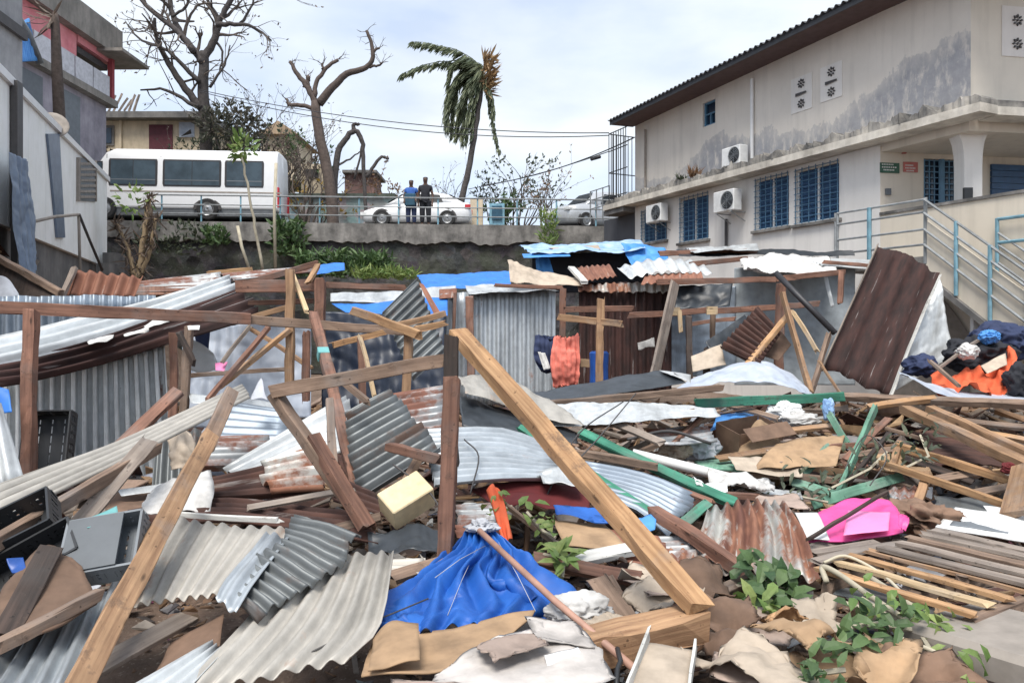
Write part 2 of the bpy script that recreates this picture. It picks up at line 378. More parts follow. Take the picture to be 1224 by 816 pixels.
def leafv(b, p, d, n, L_, w_, mi=0, droop=.25):
    d = d.normalized(); s = d.cross(n); s = s.normalized() if s.length > 1e-6 else d.orthogonal().normalized(); n = s.cross(d)
    a, c = d * L_ * .3 + n * L_ * .03, d * L_ * .68 - n * L_ * droop * .35; u = n * w_ * .12
    v = [p, p + a + s * w_ * .46 + u, p + a, p + a - s * w_ * .46 + u, p + c + s * w_ * .40 + u, p + c, p + c - s * w_ * .40 + u, p + d * L_ - n * L_ * droop]
    b.add(v, [(0, 1, 2), (0, 2, 3), (1, 4, 5, 2), (2, 5, 6, 3), (4, 7, 5), (5, 7, 6)], mi)
def rv(): 
    while True:
        v = Vector((rnd(-1, 1), rnd(-1, 1), rnd(-1, 1)))
        if .05 < v.length < 1: return v.normalized()
def clump(b, c, rad, n, L_, w_, squash=1.0, up=.3, mi=0):
    for _ in range(n):
        d = rv(); r = rnd(.25, 1) ** .6; p = Vector(c) + Vector((d.x * rad, d.y * rad, d.z * rad * squash)) * r
        leafv(b, p, (d + rv() * .8 + Vector((0, 0, up))), rv(), L_ * rnd(.6, 1.3), w_ * rnd(.6, 1.3), mi)
def twigs(b, p, d, L_, r, depth, spread=.7, n=3, up=.15, leaves=None):
    """recursive bare branches"""
    pts = [p]; q = p.copy(); dd = d.normalized()
    for i in range(3):
        dd = (dd + rv() * .28 + Vector((0, 0, up * .3))).normalized(); q = q + dd * L_ / 3; pts.append(q.copy())
    b.tube(pts, [r, r * .8, r * .62, r * .45], 5 if r > .02 else 4, cap=False)
    if leaves is not None and depth <= 1:
        for _ in range(leaves[1]):
            leafv(leaves[0], pts[rnd(0, 1) > .5 and 3 or 2] + rv() * .06, dd + rv(), rv(), leaves[2], leaves[2] * .45)
    if depth <= 0: return
    for k in range(n):
        a = pts[random.choice((1, 2, 3, 3))]
        twigs(b, a, dd + rv() * spread, L_ * rnd(.55, .85), r * .55, depth - 1, spread, n, up, leaves)
# ================================================================ the setting
def sstep(a, b, x):
    t = max(0.0, min(1.0, (x - a) / (b - a))); return t * t * (3 - 2 * t)
def gz(x, y):
    """height of the debris field"""
    h = -.13 + .05 * nz3((x, y, 0), .9) + .04 * nz3((x, y, 3), 2.6) + .025 * nz3((x, y, 5), 7)
    h += .25 * sstep(8.8, 11, y) * (1 - sstep(12.5, 16, y))
    h -= .38 * math.exp(-((x + 1.5) ** 2 / .16 + (y - 3.5) ** 2 / .12)) 
    e = x - (-8.0 - .34 * (y - 12.0))                       # bank under the white cabin
    h += 3.1 * sstep(.6, -.8, e) * sstep(8.5, 11.5, y)
    return h
def m_ground():
    m, t, b = newmat('earth'); c, v = coords(t, rand=False)
    n = noi(t, v, 1.7, 8, .65); n2 = noi(t, v, 14, 6, .7)
    col = ramp(t, n, [(.3, (.075, .05, .035)), (.5, (.17, .115, .085)), (.7, (.27, .20, .155))])
    col = mixc(t, ramp(t, n2, [(.4, 0.0), (.62, .6)]), col, (.10, .07, .05))
    col = mixc(t, ramp(t, noi(t, v, 33, 3), [(.62, 0.0), (.70, .55)]), col, (.45, .38, .30))
    t.links.new(col, b.inputs['Base Color']); b.inputs['Roughness'].default_value = .95; bump(t, b, n2, .7, .03); return m
GROUND = m_ground()
def axis(lo, hi, a, b, st, k=1.6):
    """fine steps between a and b, growing outside"""
    r = [a + i * st for i in range(int((b - a) / st) + 1)]; x, s = r[-1], st
    while x < hi: s *= k; x += s; r.append(min(x, hi))
    x, s = r[0], st
    while x > lo: s *= k; x -= s; r.insert(0, max(x, lo))
    return r
xs = axis(-400, 400, -9, 9, .11, 1.5); ys = axis(-200, 900, 1.5, 16, .11, 1.5)
def gfull(x, y):
    if -40 < x < 40 and -10 < y < 27: return gz(x, y)
    return 0.0
gv = [(x, y, gfull(x, y)) for y in ys for x in xs]; nx = len(xs)
gf = [(j * nx + i, j * nx + i + 1, (j + 1) * nx + i + 1, (j + 1) * nx + i) for j in range(len(ys) - 1) for i in range(nx - 1)]
kind(mk('ground', gv, gf, GROUND, smooth=True), 'structure')
# upper terrace behind the retaining wall: road, then a hill rising to the left
WZ = 27.0
def wall_top(x): return 5.47 - .012 * (x + 14)
def hill(x, y):
    r = wall_top(max(-40, min(30, x))) - .12 + .45 * sstep(27.2, 29.8, y)
    if y < 33: return r
    h = r + 4.0 * sstep(-8.5, -16, x) * sstep(32.95, 35.6, y) + .35 * nz3((x, y, 0), .35) * sstep(33, 38, y)
    h += 9 * sstep(-14, -60, x) * sstep(40, 90, y)
    return h - 16 * sstep(46, 140, y) * sstep(-20, 10, x)
xs2 = axis(-300, 300, -24, 16, .8, 1.4); ys2 = axis(27.15, 600, 27.15, 48, .7, 1.35)
tv = [(x, y, hill(x, y)) for y in ys2 for x in xs2]; n2_ = len(xs2)
tf = [(j * n2_ + i, j * n2_ + i + 1, (j + 1) * n2_ + i + 1, (j + 1) * n2_ + i) for j in range(len(ys2) - 1) for i in range(n2_ - 1)]
def m_hill():
    m, t, b = newmat('hillside'); c, v = coords(t, rand=False); n = noi(t, v, .6, 7, .65)
    t.links.new(ramp(t, n, [(.35, (.07, .075, .045)), (.55, (.15, .125, .09)), (.7, (.22, .19, .15))]), b.inputs['Base Color']); b.inputs['Roughness'].default_value = .95; bump(t, b, n, .5, .1); return m
kind(mk('hill', tv, tf, m_hill(), smooth=True), 'structure')
def m_asph():
    m, t, b = newmat('asphalt'); c, v = coords(t, rand=False); n = noi(t, v, 2.2, 7, .65)
    t.links.new(ramp(t, n, [(.3, (.045, .045, .046)), (.7, (.085, .083, .08))]), b.inputs['Base Color']); b.inputs['Roughness'].default_value = .9; return m
rvx = [-40 + i * 2 for i in range(36)]
kind(mk('road', [(x, y, hill(x, 30) + .01) for y in (29.9, 32.9) for x in rvx], [(i, i + 1, 36 + i + 1, 36 + i) for i in range(35)], m_asph(), smooth=True), 'structure')
# retaining wall > stone_face, coping
wallE = empty('retaining_wall', (-6, WZ, 0), 'tall dark stone retaining wall with a pale concrete top band below the road', 'wall')
def m_stone():
    m, t, b = newmat('dark_stone'); c, v = coords(t, rand=False)
    vo = nd(t, 'ShaderNodeTexVoronoi', {'feature': 'F1'}, Vector=v, Scale=2.6); n = noi(t, v, 5, 7, .65); n0 = noi(t, v, .9, 4)
    col = mixc(t, .6, ramp(t, n, [(.3, (.022, .023, .025)), (.7, (.085, .082, .08))]), vo.outputs['Color'], 'OVERLAY')
    col = nd(t, 'ShaderNodeHueSaturation', None, Color=col, Saturation=.22, Value=.8).outputs[0]
    col = mixc(t, ramp(t, n0, [(.48, 0.0), (.62, .55)]), col, (.05, .06, .035))
    col = mixc(t, ramp(t, noi(t, v, 8, 5, .7), [(.62, 0.0), (.70, .5)]), col, (.26, .25, .24))
    t.links.new(col, b.inputs['Base Color']); b.inputs['Roughness'].default_value = .9
    bump(t, b, nd(t, 'ShaderNodeMath', {'operation': 'ADD'}, i0=vo.outputs['Distance'], i1=n).outputs[0], .8, .06); return m
STONE = m_stone()
nx, nz_ = 150, 30; v = []
for j in range(nz_ + 1):
    for i in range(nx + 1):
        x = -26 + i * 31.0 / nx; z = j / nz_ * (wall_top(x) - .58 + .10 * nz3((x, 0, 0), .8))
        v.append((x, WZ + .03 + .09 * nz3((x, z, 0), 1.9) + .05 * nz3((x, z, 4), 4.5), z))
mk('stone_face', v, [(j * (nx + 1) + i, j * (nx + 1) + i + 1, (j + 1) * (nx + 1) + i + 1, (j + 1) * (nx + 1) + i) for j in range(nz_) for i in range(nx)], STONE, wallE, smooth=True)
def m_conc(name, c1, c2, streak=.5):
    m, t, b = newmat(name); c, v = coords(t, rand=False); n = noi(t, v, 1.6, 7, .65)
    vs = nd(t, 'ShaderNodeMapping', None, Vector=c, Scale=(2.6, 2.6, .5)).outputs[0]; s = noi(t, vs, 1.5, 8, .65)
    col = mixc(t, 1.0, ramp(t, n, [(.32, c1), (.66, c2)]), ramp(t, s, [(.28, 1 - streak * .6), (.60, 1.0)]), 'MULTIPLY')
    t.links.new(col, b.inputs['Base Color']); b.inputs['Roughness'].default_value = .9; bump(t, b, n, .3, .02); return m
CONC = m_conc('old_concrete', (.075, .073, .07), (.33, .315, .295), .7); CONC_D = m_conc('dark_concrete', (.10, .10, .10), (.22, .21, .20))
v = []; f = []
for i in range(321):
    x = -26 + i * 31.0 / 320; zt = wall_top(x) + .02 * nz3((x, 1, 0), 2); zb = zt - .66 + .14 * nz3((x, 0, 0), .8) + .10 * nz3((x, 7, 0), 3) + .05 * nz3((x, 3, 0), 9)
    v += [(x, WZ - .12, zb), (x, WZ - .12, zt), (x, WZ + .30, zt), (x, WZ + .30, zb)]
    if i: a = 4 * (i - 1); c = 4 * i; f += [(a + k, c + k, c + (k + 1) % 4, a + (k + 1) % 4) for k in range(4)]
mk('coping', v, f, CONC, wallE, smooth=False)
kind(mk('pavement', [(x, y, hill(x, y) + .02) for y in (27.35, 28.0, 28.7, 29.3, 29.9) for x in rvx], [(j * 36 + i, j * 36 + i + 1, (j + 1) * 36 + i + 1, (j + 1) * 36 + i) for j in range(4) for i in range(35)], m_conc('pavement_concrete', (.20, .19, .18), (.40, .385, .36)), smooth=True), 'structure')
# railing on the wall
rl = empty('road_railing', (-6, WZ + .1, 5.4), 'thin pipe railing with blue posts along the roadside above the stone wall', 'railing')
for i in range(13):
    x = -12.6 + i * 1.42; z = wall_top(x); b = MB(); b.tube([(x, WZ + .09, z - .1), (x, WZ + .09, z + .98)], .03, 6); b.obj('post', M_('rail_blue'), rl)
for h in (.30, .62, .96):
    b = MB(); b.tube([(x, WZ + .09 - .035, wall_top(x) + h) for x in [-13 + 2 * k for k in range(9)] + [4.6]], .022 if h < .9 else .028, 6); b.obj('rail', M_('rail_grey'), rl)
# ================================================================ the two-storey building on the right
N0 = Vector((8.53, 14.0, 0)); DD = Vector((-.469, 1, 0)).normalized(); NN = Vector((-DD.y, DD.x, 0)) * 1.0
NN = Vector((-.9054, -.4246, 0))
def Bp(s, h, o=0.0): return N0 + DD * s + NN * o + Vector((0, 0, h))
def tS(px): u = (px - 612) / F; return (8.53 - 14 * u) / (u + .469)
def SX(px): return tS(px) * 1.1045
def HZ(px, py): return EYE + (HOR - py) / F * (14 + tS(px))
MB_F = Matrix((DD, NN, Vector((0, 0, 1)))).transposed().to_4x4(); MB_F.translation = N0      # local x = s, y = outward (mirrored basis avoided below)
MBf = Matrix((DD, Vector((0, 0, 1)).cross(DD), Vector((0, 0, 1)))).transposed().to_4x4(); MBf.translation = N0
def plaster(name, c, stain=None):
    m, t, b = newmat(name); c0, v = coords(t, rand=False); n = noi(t, v, .8, 6, .6); n2 = noi(t, v, 5, 6, .65)
    vs = nd(t, 'ShaderNodeMapping', None, Vector=c0, Scale=(3.2, 3.2, .28)).outputs[0]; st = noi(t, vs, 1.4, 5)
    col = mixc(t, 1.0, c, ramp(t, n, [(.3, .86), (.65, 1.0)]), 'MULTIPLY')
    col = mixc(t, 1.0, col, ramp(t, st, [(.30, .88), (.50, 1.0)]), 'MULTIPLY')
    if stain:
        sx = nd(t, 'ShaderNodeSeparateXYZ', None, Vector=c0)
        s = nd(t, 'ShaderNodeMath', {'operation': 'DIVIDE'}, i0=sx.outputs[0], i1=11.0).outputs[0]
        pr = ramp(t, s, [(max(0, a / 11.0), h / 2.0) for a, h in stain])
        hh = nd(t, 'ShaderNodeMath', {'operation': 'SUBTRACT'}, i0=sx.outputs[2], i1=5.72).outputs[0]
        p2 = nd(t, 'ShaderNodeMath', {'operation': 'MULTIPLY'}, i0=pr, i1=2.0).outputs[0]
        vs2 = nd(t, 'ShaderNodeMapping', None, Vector=c0, Scale=(1.5, 1.5, 1.0)).outputs[0]; vs3 = nd(t, 'ShaderNodeMapping', None, Vector=c0, Scale=(9, 9, .7)).outputs[0]
        jg0 = nd(t, 'ShaderNodeMath', {'operation': 'MULTIPLY_ADD'}, i0=noi(t, vs2, 1.3, 9, .66), i1=1.25, i2=-.72).outputs[0]; jag = nd(t, 'ShaderNodeMath', {'operation': 'MULTIPLY_ADD'}, i0=noi(t, vs3, 1.0, 4, .6), i1=.24, i2=jg0).outputs[0]
        dlt = nd(t, 'ShaderNodeMath', {'operation': 'ADD'}, i0=nd(t, 'ShaderNodeMath', {'operation': 'SUBTRACT'}, i0=p2, i1=hh).outputs[0], i1=jag).outputs[0]
        mk_ = ramp(t, dlt, [(.0, 0.0), (.03, .45), (.20, .75), (.45, 1.0)]); mk_ = nd(t, 'ShaderNodeMath', {'operation': 'MULTIPLY'}, i0=mk_, i1=ramp(t, noi(t, nd(t, 'ShaderNodeMapping', None, Vector=c0, Scale=(3.5, 3.5, 1.2)).outputs[0], 1.6, 8, .7), [(.36, .25), (.50, 1.0)])).outputs[0]
        gc = ramp(t, n2, [(.3, (.29, .29, .305)), (.55, (.35, .35, .365)), (.72, (.41, .405, .415))])
        flake = ramp(t, noi(t, v, 3.4, 9, .75), [(.60, 0.0), (.66, 1.0)])
        gc = mixc(t, nd(t, 'ShaderNodeMath', {'operation': 'MULTIPLY'}, i0=flake, i1=.6).outputs[0], gc, (.64, .60, .55))
        col = mixc(t, mk_, col, gc)
    t.links.new(col, b.inputs['Base Color']); b.inputs['Roughness'].default_value = .88; bump(t, b, n2, .15, .01); return m
PL_UP = plaster('plaster_upper', (.74, .685, .61), [(0, 1.45), (.9, 1.4), (1.7, 1.15), (2.3, .95), (2.9, .5), (4, .52), (5, .75), (5.7, .85), (6.9, 1.15), (8, .75), (9, .30), (10.6, .55)])
PL_LO = plaster('plaster_lower', (.80, .775, .735)); PL_BE = plaster('plaster_beige', (.74, .665, .55)); PL_PORCH = plaster('plaster_porch', (.72, .655, .56))
BLUE = None; plain('shutter_blue', (.028, .09, .20), .45, dark=.7, var=.1); plain('grille_blue', (.085, .20, .32), .5, var=0); plain('frame_white', (.76, .77, .76), .5)
plain('window_dark', (.012, .03, .06), .2, var=0, bmp=0); plain('roof_dark', (.055, .058, .065), .6); plain('soffit', (.12, .075, .07), .8, dark=.7)
bld = empty('two_storey_building', Bp(0, 0), 'long cream two storey building with peeling grey plaster and blue window grilles', 'building', M=Matrix.Translation(N0))
def wall_holes(name, a, b, z0, z1, holes, pt, mat, M, depth=.2):
    xs = sorted({a, b} | {q for h in holes for q in (h[0], h[1])}); zs = sorted({z0, z1} | {q for h in holes for q in (h[2], h[3])}); m = MB()
    for i in range(len(xs) - 1):
        for j in range(len(zs) - 1):
            cx, cz = (xs[i] + xs[i + 1]) / 2, (zs[j] + zs[j + 1]) / 2
            if any(h[0] < cx < h[1] and h[2] < cz < h[3] for h in holes): continue
            m.add([pt(xs[i], zs[j], 0), pt(xs[i + 1], zs[j], 0), pt(xs[i + 1], zs[j + 1], 0), pt(xs[i], zs[j + 1], 0)], [(0, 1, 2, 3)])
    for h in holes:
        c = [(h[0], h[2]), (h[1], h[2]), (h[1], h[3]), (h[0], h[3])]
        for k in range(4):
            p, q = c[k], c[(k + 1) % 4]; m.add([pt(*p, 0), pt(*q, 0), pt(*q, -depth), pt(*p, -depth)], [(0, 1, 2, 3)])
    return m.obj(name, mat, bld, M)
wins = [(767, 797, 249, 289), (813, 847, 233, 288), (903, 943, 210, 273), (951, 1003, 197, 265)]
wh = []
for x0, x1, y0, y1 in wins:
    s1, s0 = SX(x0), SX(x1); cx = (x0 + x1) / 2; wh.append((s0, s1, HZ(cx, y1), HZ(cx, y0)))
S_END, S_A = 10.9, 1.94
zU0, zU1 = 5.70, 8.10
wall_holes('wall', S_A, S_END, -.2, 5.45, wh, Bp, PL_LO, MBf)
sw = (SX(855), SX(840), HZ(847, 150), HZ(847, 121))
wall_holes('wall', -.0, S_END, zU0 - .1, zU1 + .12, [sw], Bp, PL_UP, MBf)
EV = Vector((1, .17, 0)).normalized(); A0 = Bp(S_A, 0)
def Ep(a, h, o=0.0): return N0 + EV * a + Vector((EV.y, -EV.x, 0)) * o + Vector((0, 0, h))       # upper end wall
def Ap(a, h, o=0.0): return A0 + EV * a + Vector((EV.y, -EV.x, 0)) * o + Vector((0, 0, h))       # wall of the porch
m = MB(); m.add([Ep(0, zU0 - .1), Ep(7, zU0 - .1), Ep(7, zU1 + 2), Ep(0, zU1 + .12)], [(0, 1, 2, 3)]); m.obj('wall', plaster('plaster_end', (.76, .70, .60)), bld)
# far gable, closing the block, and back
m = MB(); m.add([Bp(S_END, -.2), Bp(S_END, zU1 + .1), Bp(S_END, zU1 + .1, -6), Bp(S_END, -.2, -6)], [(0, 1, 2, 3)]); m.obj('wall', PL_LO, bld)
def win(x, s0, s1, z0, z1, nb=6, nh=9, sill=True, leaf2=True):
    d = -.1; fr = MB(); t = .05
    for a, b, c, e in ((s0, s0 + t, z0, z1), (s1 - t, s1, z0, z1), (s0 + t, s1 - t, z0, z0 + t), (s0 + t, s1 - t, z1 - t, z1), ((s0 + s1) / 2 - t / 2, (s0 + s1) / 2 + t / 2, z0 + t, z1 - t)):
        fr.prism([Bp(a, c), Bp(b, c), Bp(b, e), Bp(a, e)], NN * (d - .03), NN * (d + .04))
    W0 = fr.obj('window', M_('frame_white'), bld)
    for k in (0, 1):
        a, b = (s0 + t, (s0 + s1) / 2 - t / 2) if k == 0 else ((s0 + s1) / 2 + t / 2, s1 - t)
        p = MB(); p.prism([Bp(a, z0 + t), Bp(b, z0 + t), Bp(b, z1 - t), Bp(a, z1 - t)], NN * (d - .02), NN * d)
        n = 14
        for q in range(n):
            zz = z0 + t + (q + .5) * (z1 - z0 - 2 * t) / n
            p.prism([Bp(a, zz - .02), Bp(b, zz - .02), Bp(b, zz + .012), Bp(a, zz + .012)], NN * (d + .0), NN * (d + .022))
        p.obj('shutter', M_('shutter_blue'), W0)
    g = MB()
    for q in range(nb + 1):
        s = s0 + .02 + (s1 - s0 - .04) * q / nb; g.tube([Bp(s, z0 - .02, .03), Bp(s, z1 + .02, .03)], .011, 4)
    for q in range(nh + 1):
        z = z0 + .03 + (z1 - z0 - .06) * q / nh; g.tube([Bp(s0 - .02, z, .034), Bp(s1 + .02, z, .034)], .009, 4)
    kind(g.obj('grille', M_('grille_blue'), W0), 'stuff')
    if sill:
        q = MB(); q.prism([Bp(s0 - .08, z0 - .07), Bp(s1 + .08, z0 - .07), Bp(s1 + .08, z0 - .003), Bp(s0 - .08, z0 - .003)], NN * .003, NN * .09); q.obj('sill', CONC, W0)
for (x0, x1, y0, y1), h in zip(wins, wh): win(0, *h)
fr = MB(); s0, s1, z0, z1 = sw
for a, b, c, e in ((s0, s0 + .05, z0, z1), (s1 - .05, s1, z0, z1), (s0 + .05, s1 - .05, z0, z0 + .05), (s0 + .05, s1 - .05, z1 - .05, z1), (s0 + .05, s1 - .05, (z0 + z1) / 2 - .02, (z0 + z1) / 2 + .02), ((s0 + s1) / 2 - .02, (s0 + s1) / 2 + .02, z0 + .05, (z0 + z1) / 2 - .02)):
    fr.prism([Bp(a, c), Bp(b, c), Bp(b, e), Bp(a, e)], NN * -.12, NN * -.06)
wf = fr.obj('window', M_('grille_blue'), bld); p = MB(); p.prism([Bp(s0, z0), Bp(s1, z0), Bp(s1, z1), Bp(s0, z1)], NN * -.15, NN * -.125); p.obj('pane', M_('window_dark'), wf)
# ledge between the storeys: broken, dirty upper rim and clean lower strip
def strip(name, s0, s1, z0, z1, o0, o1, mat, n=120, jag=0.0, jagz=0.0):
    v = []; f = []
    for i in range(n + 1):
        s = s0 + (s1 - s0) * i / n; j = jag * nz3((s * 4, 0, z0), 1) + jag * .7 * nz3((s * 13, 2, z0), 1); jz = jagz * (nz3((s * 5, 4, z0), 1) + .8 * nz3((s * 15, 9, z0), 1))
        for o, z in ((o0, z0), (o1 + j, z0), (o1 + j, z1 + jz), (o0, z1 + jz)): v.append(Bp(s, z, o))
        if i: a, c = 4 * (i - 1), 4 * i; f += [(a + k, a + (k + 1) % 4, c + (k + 1) % 4, c + k) for k in range(4)]
    f += [(0, 1, 2, 3), (4 * n + 3, 4 * n + 2, 4 * n + 1, 4 * n)]
    return mk(name, v, f, mat, bld, MBf)
LEDGE = m_conc('plaster_ledge', (.42, .385, .33), (.80, .75, .66), .45); DIRT = m_conc('dirty_render', (.07, .07, .07), (.50, .47, .42), .7)
strip('ledge', -.50, 12.0, 5.46, 5.62, 0.004, .50, LEDGE, jag=.012)
strip('ledge_rim', -.50, 11.95, 5.622, 5.76, 0.006, .47, DIRT, jag=.07, jagz=.12, n=220)
def estrip(name, a0, a1, z0, z1, o0, o1, mat):
    m = MB(); m.prism([Ep(a0, z0), Ep(a1, z0), Ep(a1, z1), Ep(a0, z1)], Vector((EV.y, -EV.x, 0)) * o0, Vector((EV.y, -EV.x, 0)) * o1); return m.obj(name, mat, bld)
estrip('ledge', .16, 7, 5.464, 5.616, .004, .45, LEDGE); estrip('ledge_rim', .18, 7, 5.625, 5.74, .006, .42, DIRT)
# floor slabs (upper floor, deck of the porch) and base below the porch
m = MB(); m.prism([Bp(S_END - .05, 5.30, -.03), Bp(0.05, 5.30, -.03), Ep(7, 5.30, -.03), Bp(S_END - .05, 5.3, -9)], (0, 0, 0), (0, 0, .3)); m.obj('floor_slab', PL_PORCH, bld)
m = MB(); m.prism([Bp(S_A - .01, 2.7, -.16), Bp(-6, 2.7, -.16), Bp(-6, 2.7, -6), Bp(S_A - .01, 2.7, -6)], (0, 0, 0), (0, 0, .24)); m.obj('floor_slab', CONC, bld)
m = MB(); m.prism([Bp(S_A - .004, -.2), Bp(-6, -.2), Bp(-6, 3.97), Bp(S_A - .004, 3.97)], NN * -.15, NN * -.002); m.obj('parapet', PL_BE, bld, MBf)
m = MB(); m.prism([Bp(S_A - .0, 3.972), Bp(-6, 3.972), Bp(-6, 4.03), Bp(S_A - .0, 4.03)], NN * -.18, NN * .03); m.obj('parapet_cap', CONC, bld)
m = MB(); dz = (2.94, 5.4); a0, a1 = 1.029, 1.855
m.add([Ap(0, 2.8), Ap(a0, 2.8), Ap(a0, 5.4), Ap(0, 5.4), Ap(a1, 2.8), Ap(7, 2.8), Ap(7, 5.4), Ap(a1, 5.4), Ap(a0, 5.2), Ap(a1, 5.2)], [(0, 1, 2, 3), (4, 5, 6, 7), (8, 9, 7, 2)]); m.obj('wall', PL_PORCH, bld)
# porch door with a blue grille and a rolled shutter further right
m = MB(); m.prism([Ap(a0, 2.94), Ap(a1, 2.94), Ap(a1, 5.19), Ap(a0, 5.19)], Vector((0, .06, 0)), Vector((0, .1, 0))); dr = m.obj('door', M_('window_dark'), bld)
g = MB()
for q in range(8): a = a0 + (a1 - a0) * q / 7; g.tube([Ap(a, 2.94, .0), Ap(a, 5.19, .0)], .016, 4)
for q in range(19): z = 3.0 + q * .12; g.tube([Ap(a0, z, .012), Ap(a1, z, .012)], .012, 4)
g.box(Ap((a0 + a1) / 2, 4.1, 0), (.09, .05, 2.2))
kind(g.obj('grille', M_('grille_blue'), dr), 'stuff')
m = MB()
for q in range(16): m.prism([Ap(2.61, 2.98 + q * .135), Ap(4.6, 2.98 + q * .135), Ap(4.6, 3.105 + q * .135), Ap(2.61, 3.105 + q * .135)], Vector((.01, -.06, 0)), Vector((0, -.005, 0)))
m.obj('roller_shutter', M_('shutter_blue'), bld)
# green and red notice plates, thermostat, wall lamp
def plate(name, a, b, z0, z1, mat, label, cat):
    m = MB(); m.prism([Ap(a, z0), Ap(b, z0), Ap(b, z1), Ap(a, z1)], Vector((0, -.025, 0)), Vector((0, -.004, 0))); return tag(m.obj(name, M_(mat), None, Matrix.Translation(Ap((a + b) / 2, z0))), label, cat)
plain('sign_green', (.06, .16, .11), .6); plain('sign_red', (.52, .16, .14), .6); plain('print_white', (.75, .76, .74), .7, var=0, bmp=0)
def ua(px): u = (px - 612) / F; return (u * 15.76 - 7.70) / (.986 - u * .1676)
def az(px, py): a = ua(px); return EYE + (HOR - py) / F * (15.76 + a * .1676)
gs = plate('notice_sign', ua(1051), ua(1074), az(1062, 207), az(1062, 195), 'sign_green', 'dark green notice plate with white lines on the porch wall', 'sign')
rs = plate('notice_sign', ua(1079), ua(1096), az(1087, 206), az(1087, 194), 'sign_red', 'faded red notice plate on the porch wall', 'sign')
for par, x0, x1 in ((gs, 1053, 1072), (rs, 1081, 1094)):
    m = MB()
    for k, (f0, f1, y) in enumerate(((0, .75, 197.5), (.0, .95, 200.8), (.1, .8, 204))):
        a, b = ua(x0 + (x1 - x0) * f0), ua(x0 + (x1 - x0) * f1); z = az(1070, y)
        for q in range(7):
            c0 = a + (b - a) * q / 7; c1 = c0 + (b - a) / 7 * .66; m.prism([Ap(c0, z - .012), Ap(c1, z - .012), Ap(c1, z + .014), Ap(c0, z + .014)], Vector((0, -.030, 0)), Vector((0, -.026, 0)))
    m.obj('lettering', M_('print_white'), par)
m = MB(); m.box(Ap(ua(1060), az(1060, 229.5), .03), (.11, .05, .13)); tag(m.obj('junction_box', M_('grey_plastic'), None, Matrix.Translation(Ap(ua(1060), 4.3))), 'small dark junction box on the porch wall below the green plate', 'electrical box')
m = MB(); m.box(Ap(ua(1079), az(1079, 180), .03), (.08, .05, .15)); tag(m.obj('fire_alarm', M_('sign_red'), None, Matrix.Translation(Ap(ua(1079), 5.2))), 'tiny red call point high on the porch wall under the ceiling', 'fire alarm')
# pillar with a flared head
v = []; f = []; PC = W(1157, 300, 14.5); PC.z = 0
hs = [(2.9, .17), (4.7, .17), (4.95, .18), (5.15, .21), (5.28, .26), (5.38, .33), (5.46, .36)]
for i, (z, r) in enumerate(hs):
    for x, y in ((-1, -1), (1, -1), (1, 1), (-1, 1)): v.append(PC + (DD * x * r * .8 + NN * y * .17) if False else PC + Vector((x * r, y * .17, z)))
    if i: f += [(4 * i - 4 + k, 4 * i - 4 + (k + 1) % 4, 4 * i + (k + 1) % 4, 4 * i + k) for k in range(4)]
mk('pillar', v, f, PL_LO, bld)
m = MB(); m.box(PC + Vector((-.13, -.21, 4.0)), (.16, .06, .55)); tag(m.obj('black_box', M_('black_plastic'), None, Matrix.Translation(PC + Vector((-.1, -.2, 3.8)))), 'tall narrow black box fixed to the porch pillar', 'loudspeaker')
PL_PANEL = plaster('plaster_panel', (.79, .755, .71))
# rosette vent panels
def rosette(par, c, ax, r, nrm):
    m = MB(); up = Vector((0, 0, 1))
    for k in range(8):
        a = k * math.pi / 4; d = ax * math.cos(a) + up * math.sin(a); q = ax * -math.sin(a) + up * math.cos(a); cc = c + d * r * .62
        m.prism([cc - d * r * .28, cc + q * r * .17, cc + d * r * .28, cc - q * r * .17], nrm * .004, nrm * .03)
    m.prism([c - ax * r * .2, c - up * r * .2, c + ax * r * .2, c + up * r * .2], nrm * .004, nrm * .03)
    m.obj('rosette', M_('rod_dark'), par)
def ventpanel(lab, pt, nrm, a0, a1, z0, z1, rows, ax):
    m = MB(); m.prism([pt(a0, z0), pt(a1, z0), pt(a1, z1), pt(a0, z1)], nrm * .002, nrm * .014); e = m.obj('vent_panel', PL_PANEL, bld, MBf)
    e['label'] = lab
    for a, z in rows: rosette(e, pt(a, z) + nrm * .012, ax, .125, nrm)
for x0, x1, xc, yy, dash in ((946, 971, 958.5, (100, 124), 112), (981, 1007, 994.5, (86, 110), 98)):
    cx = (x0 + x1) / 2; ventpanel('white wall panel with two dark rosette vents, one above the other', Bp, NN, SX(x1), SX(x0), HZ(cx, yy[1] + 9), HZ(cx, yy[0] - 9), [(SX(xc), HZ(xc, y)) for y in yy], DD)
    m = MB(); s = SX(xc); z = HZ(xc, dash); m.prism([Bp(s - .16, z - .02), Bp(s + .16, z - .04), Bp(s + .16, z + .03), Bp(s - .16, z + .02)], NN * .035, NN * .045); m.obj('dark_streak', M_('rod_dark'), bld)
def ue(px): u = (px - 612) / F; return (u * 14 - 8.53) / (.986 - u * .1676)
def ez(px, py): return EYE + (HOR - py) / F * (14 + ue(px) * .1676)
EN = Vector((EV.y, -EV.x, 0))
ventpanel('white wall panel with two dark rosette vents on the end wall', Ep, EN, ue(1197), ue(1235), ez(1210, 68), ez(1210, 8), [(ue(1215), ez(1215, 25)), (ue(1215), ez(1215, 53))], EV)
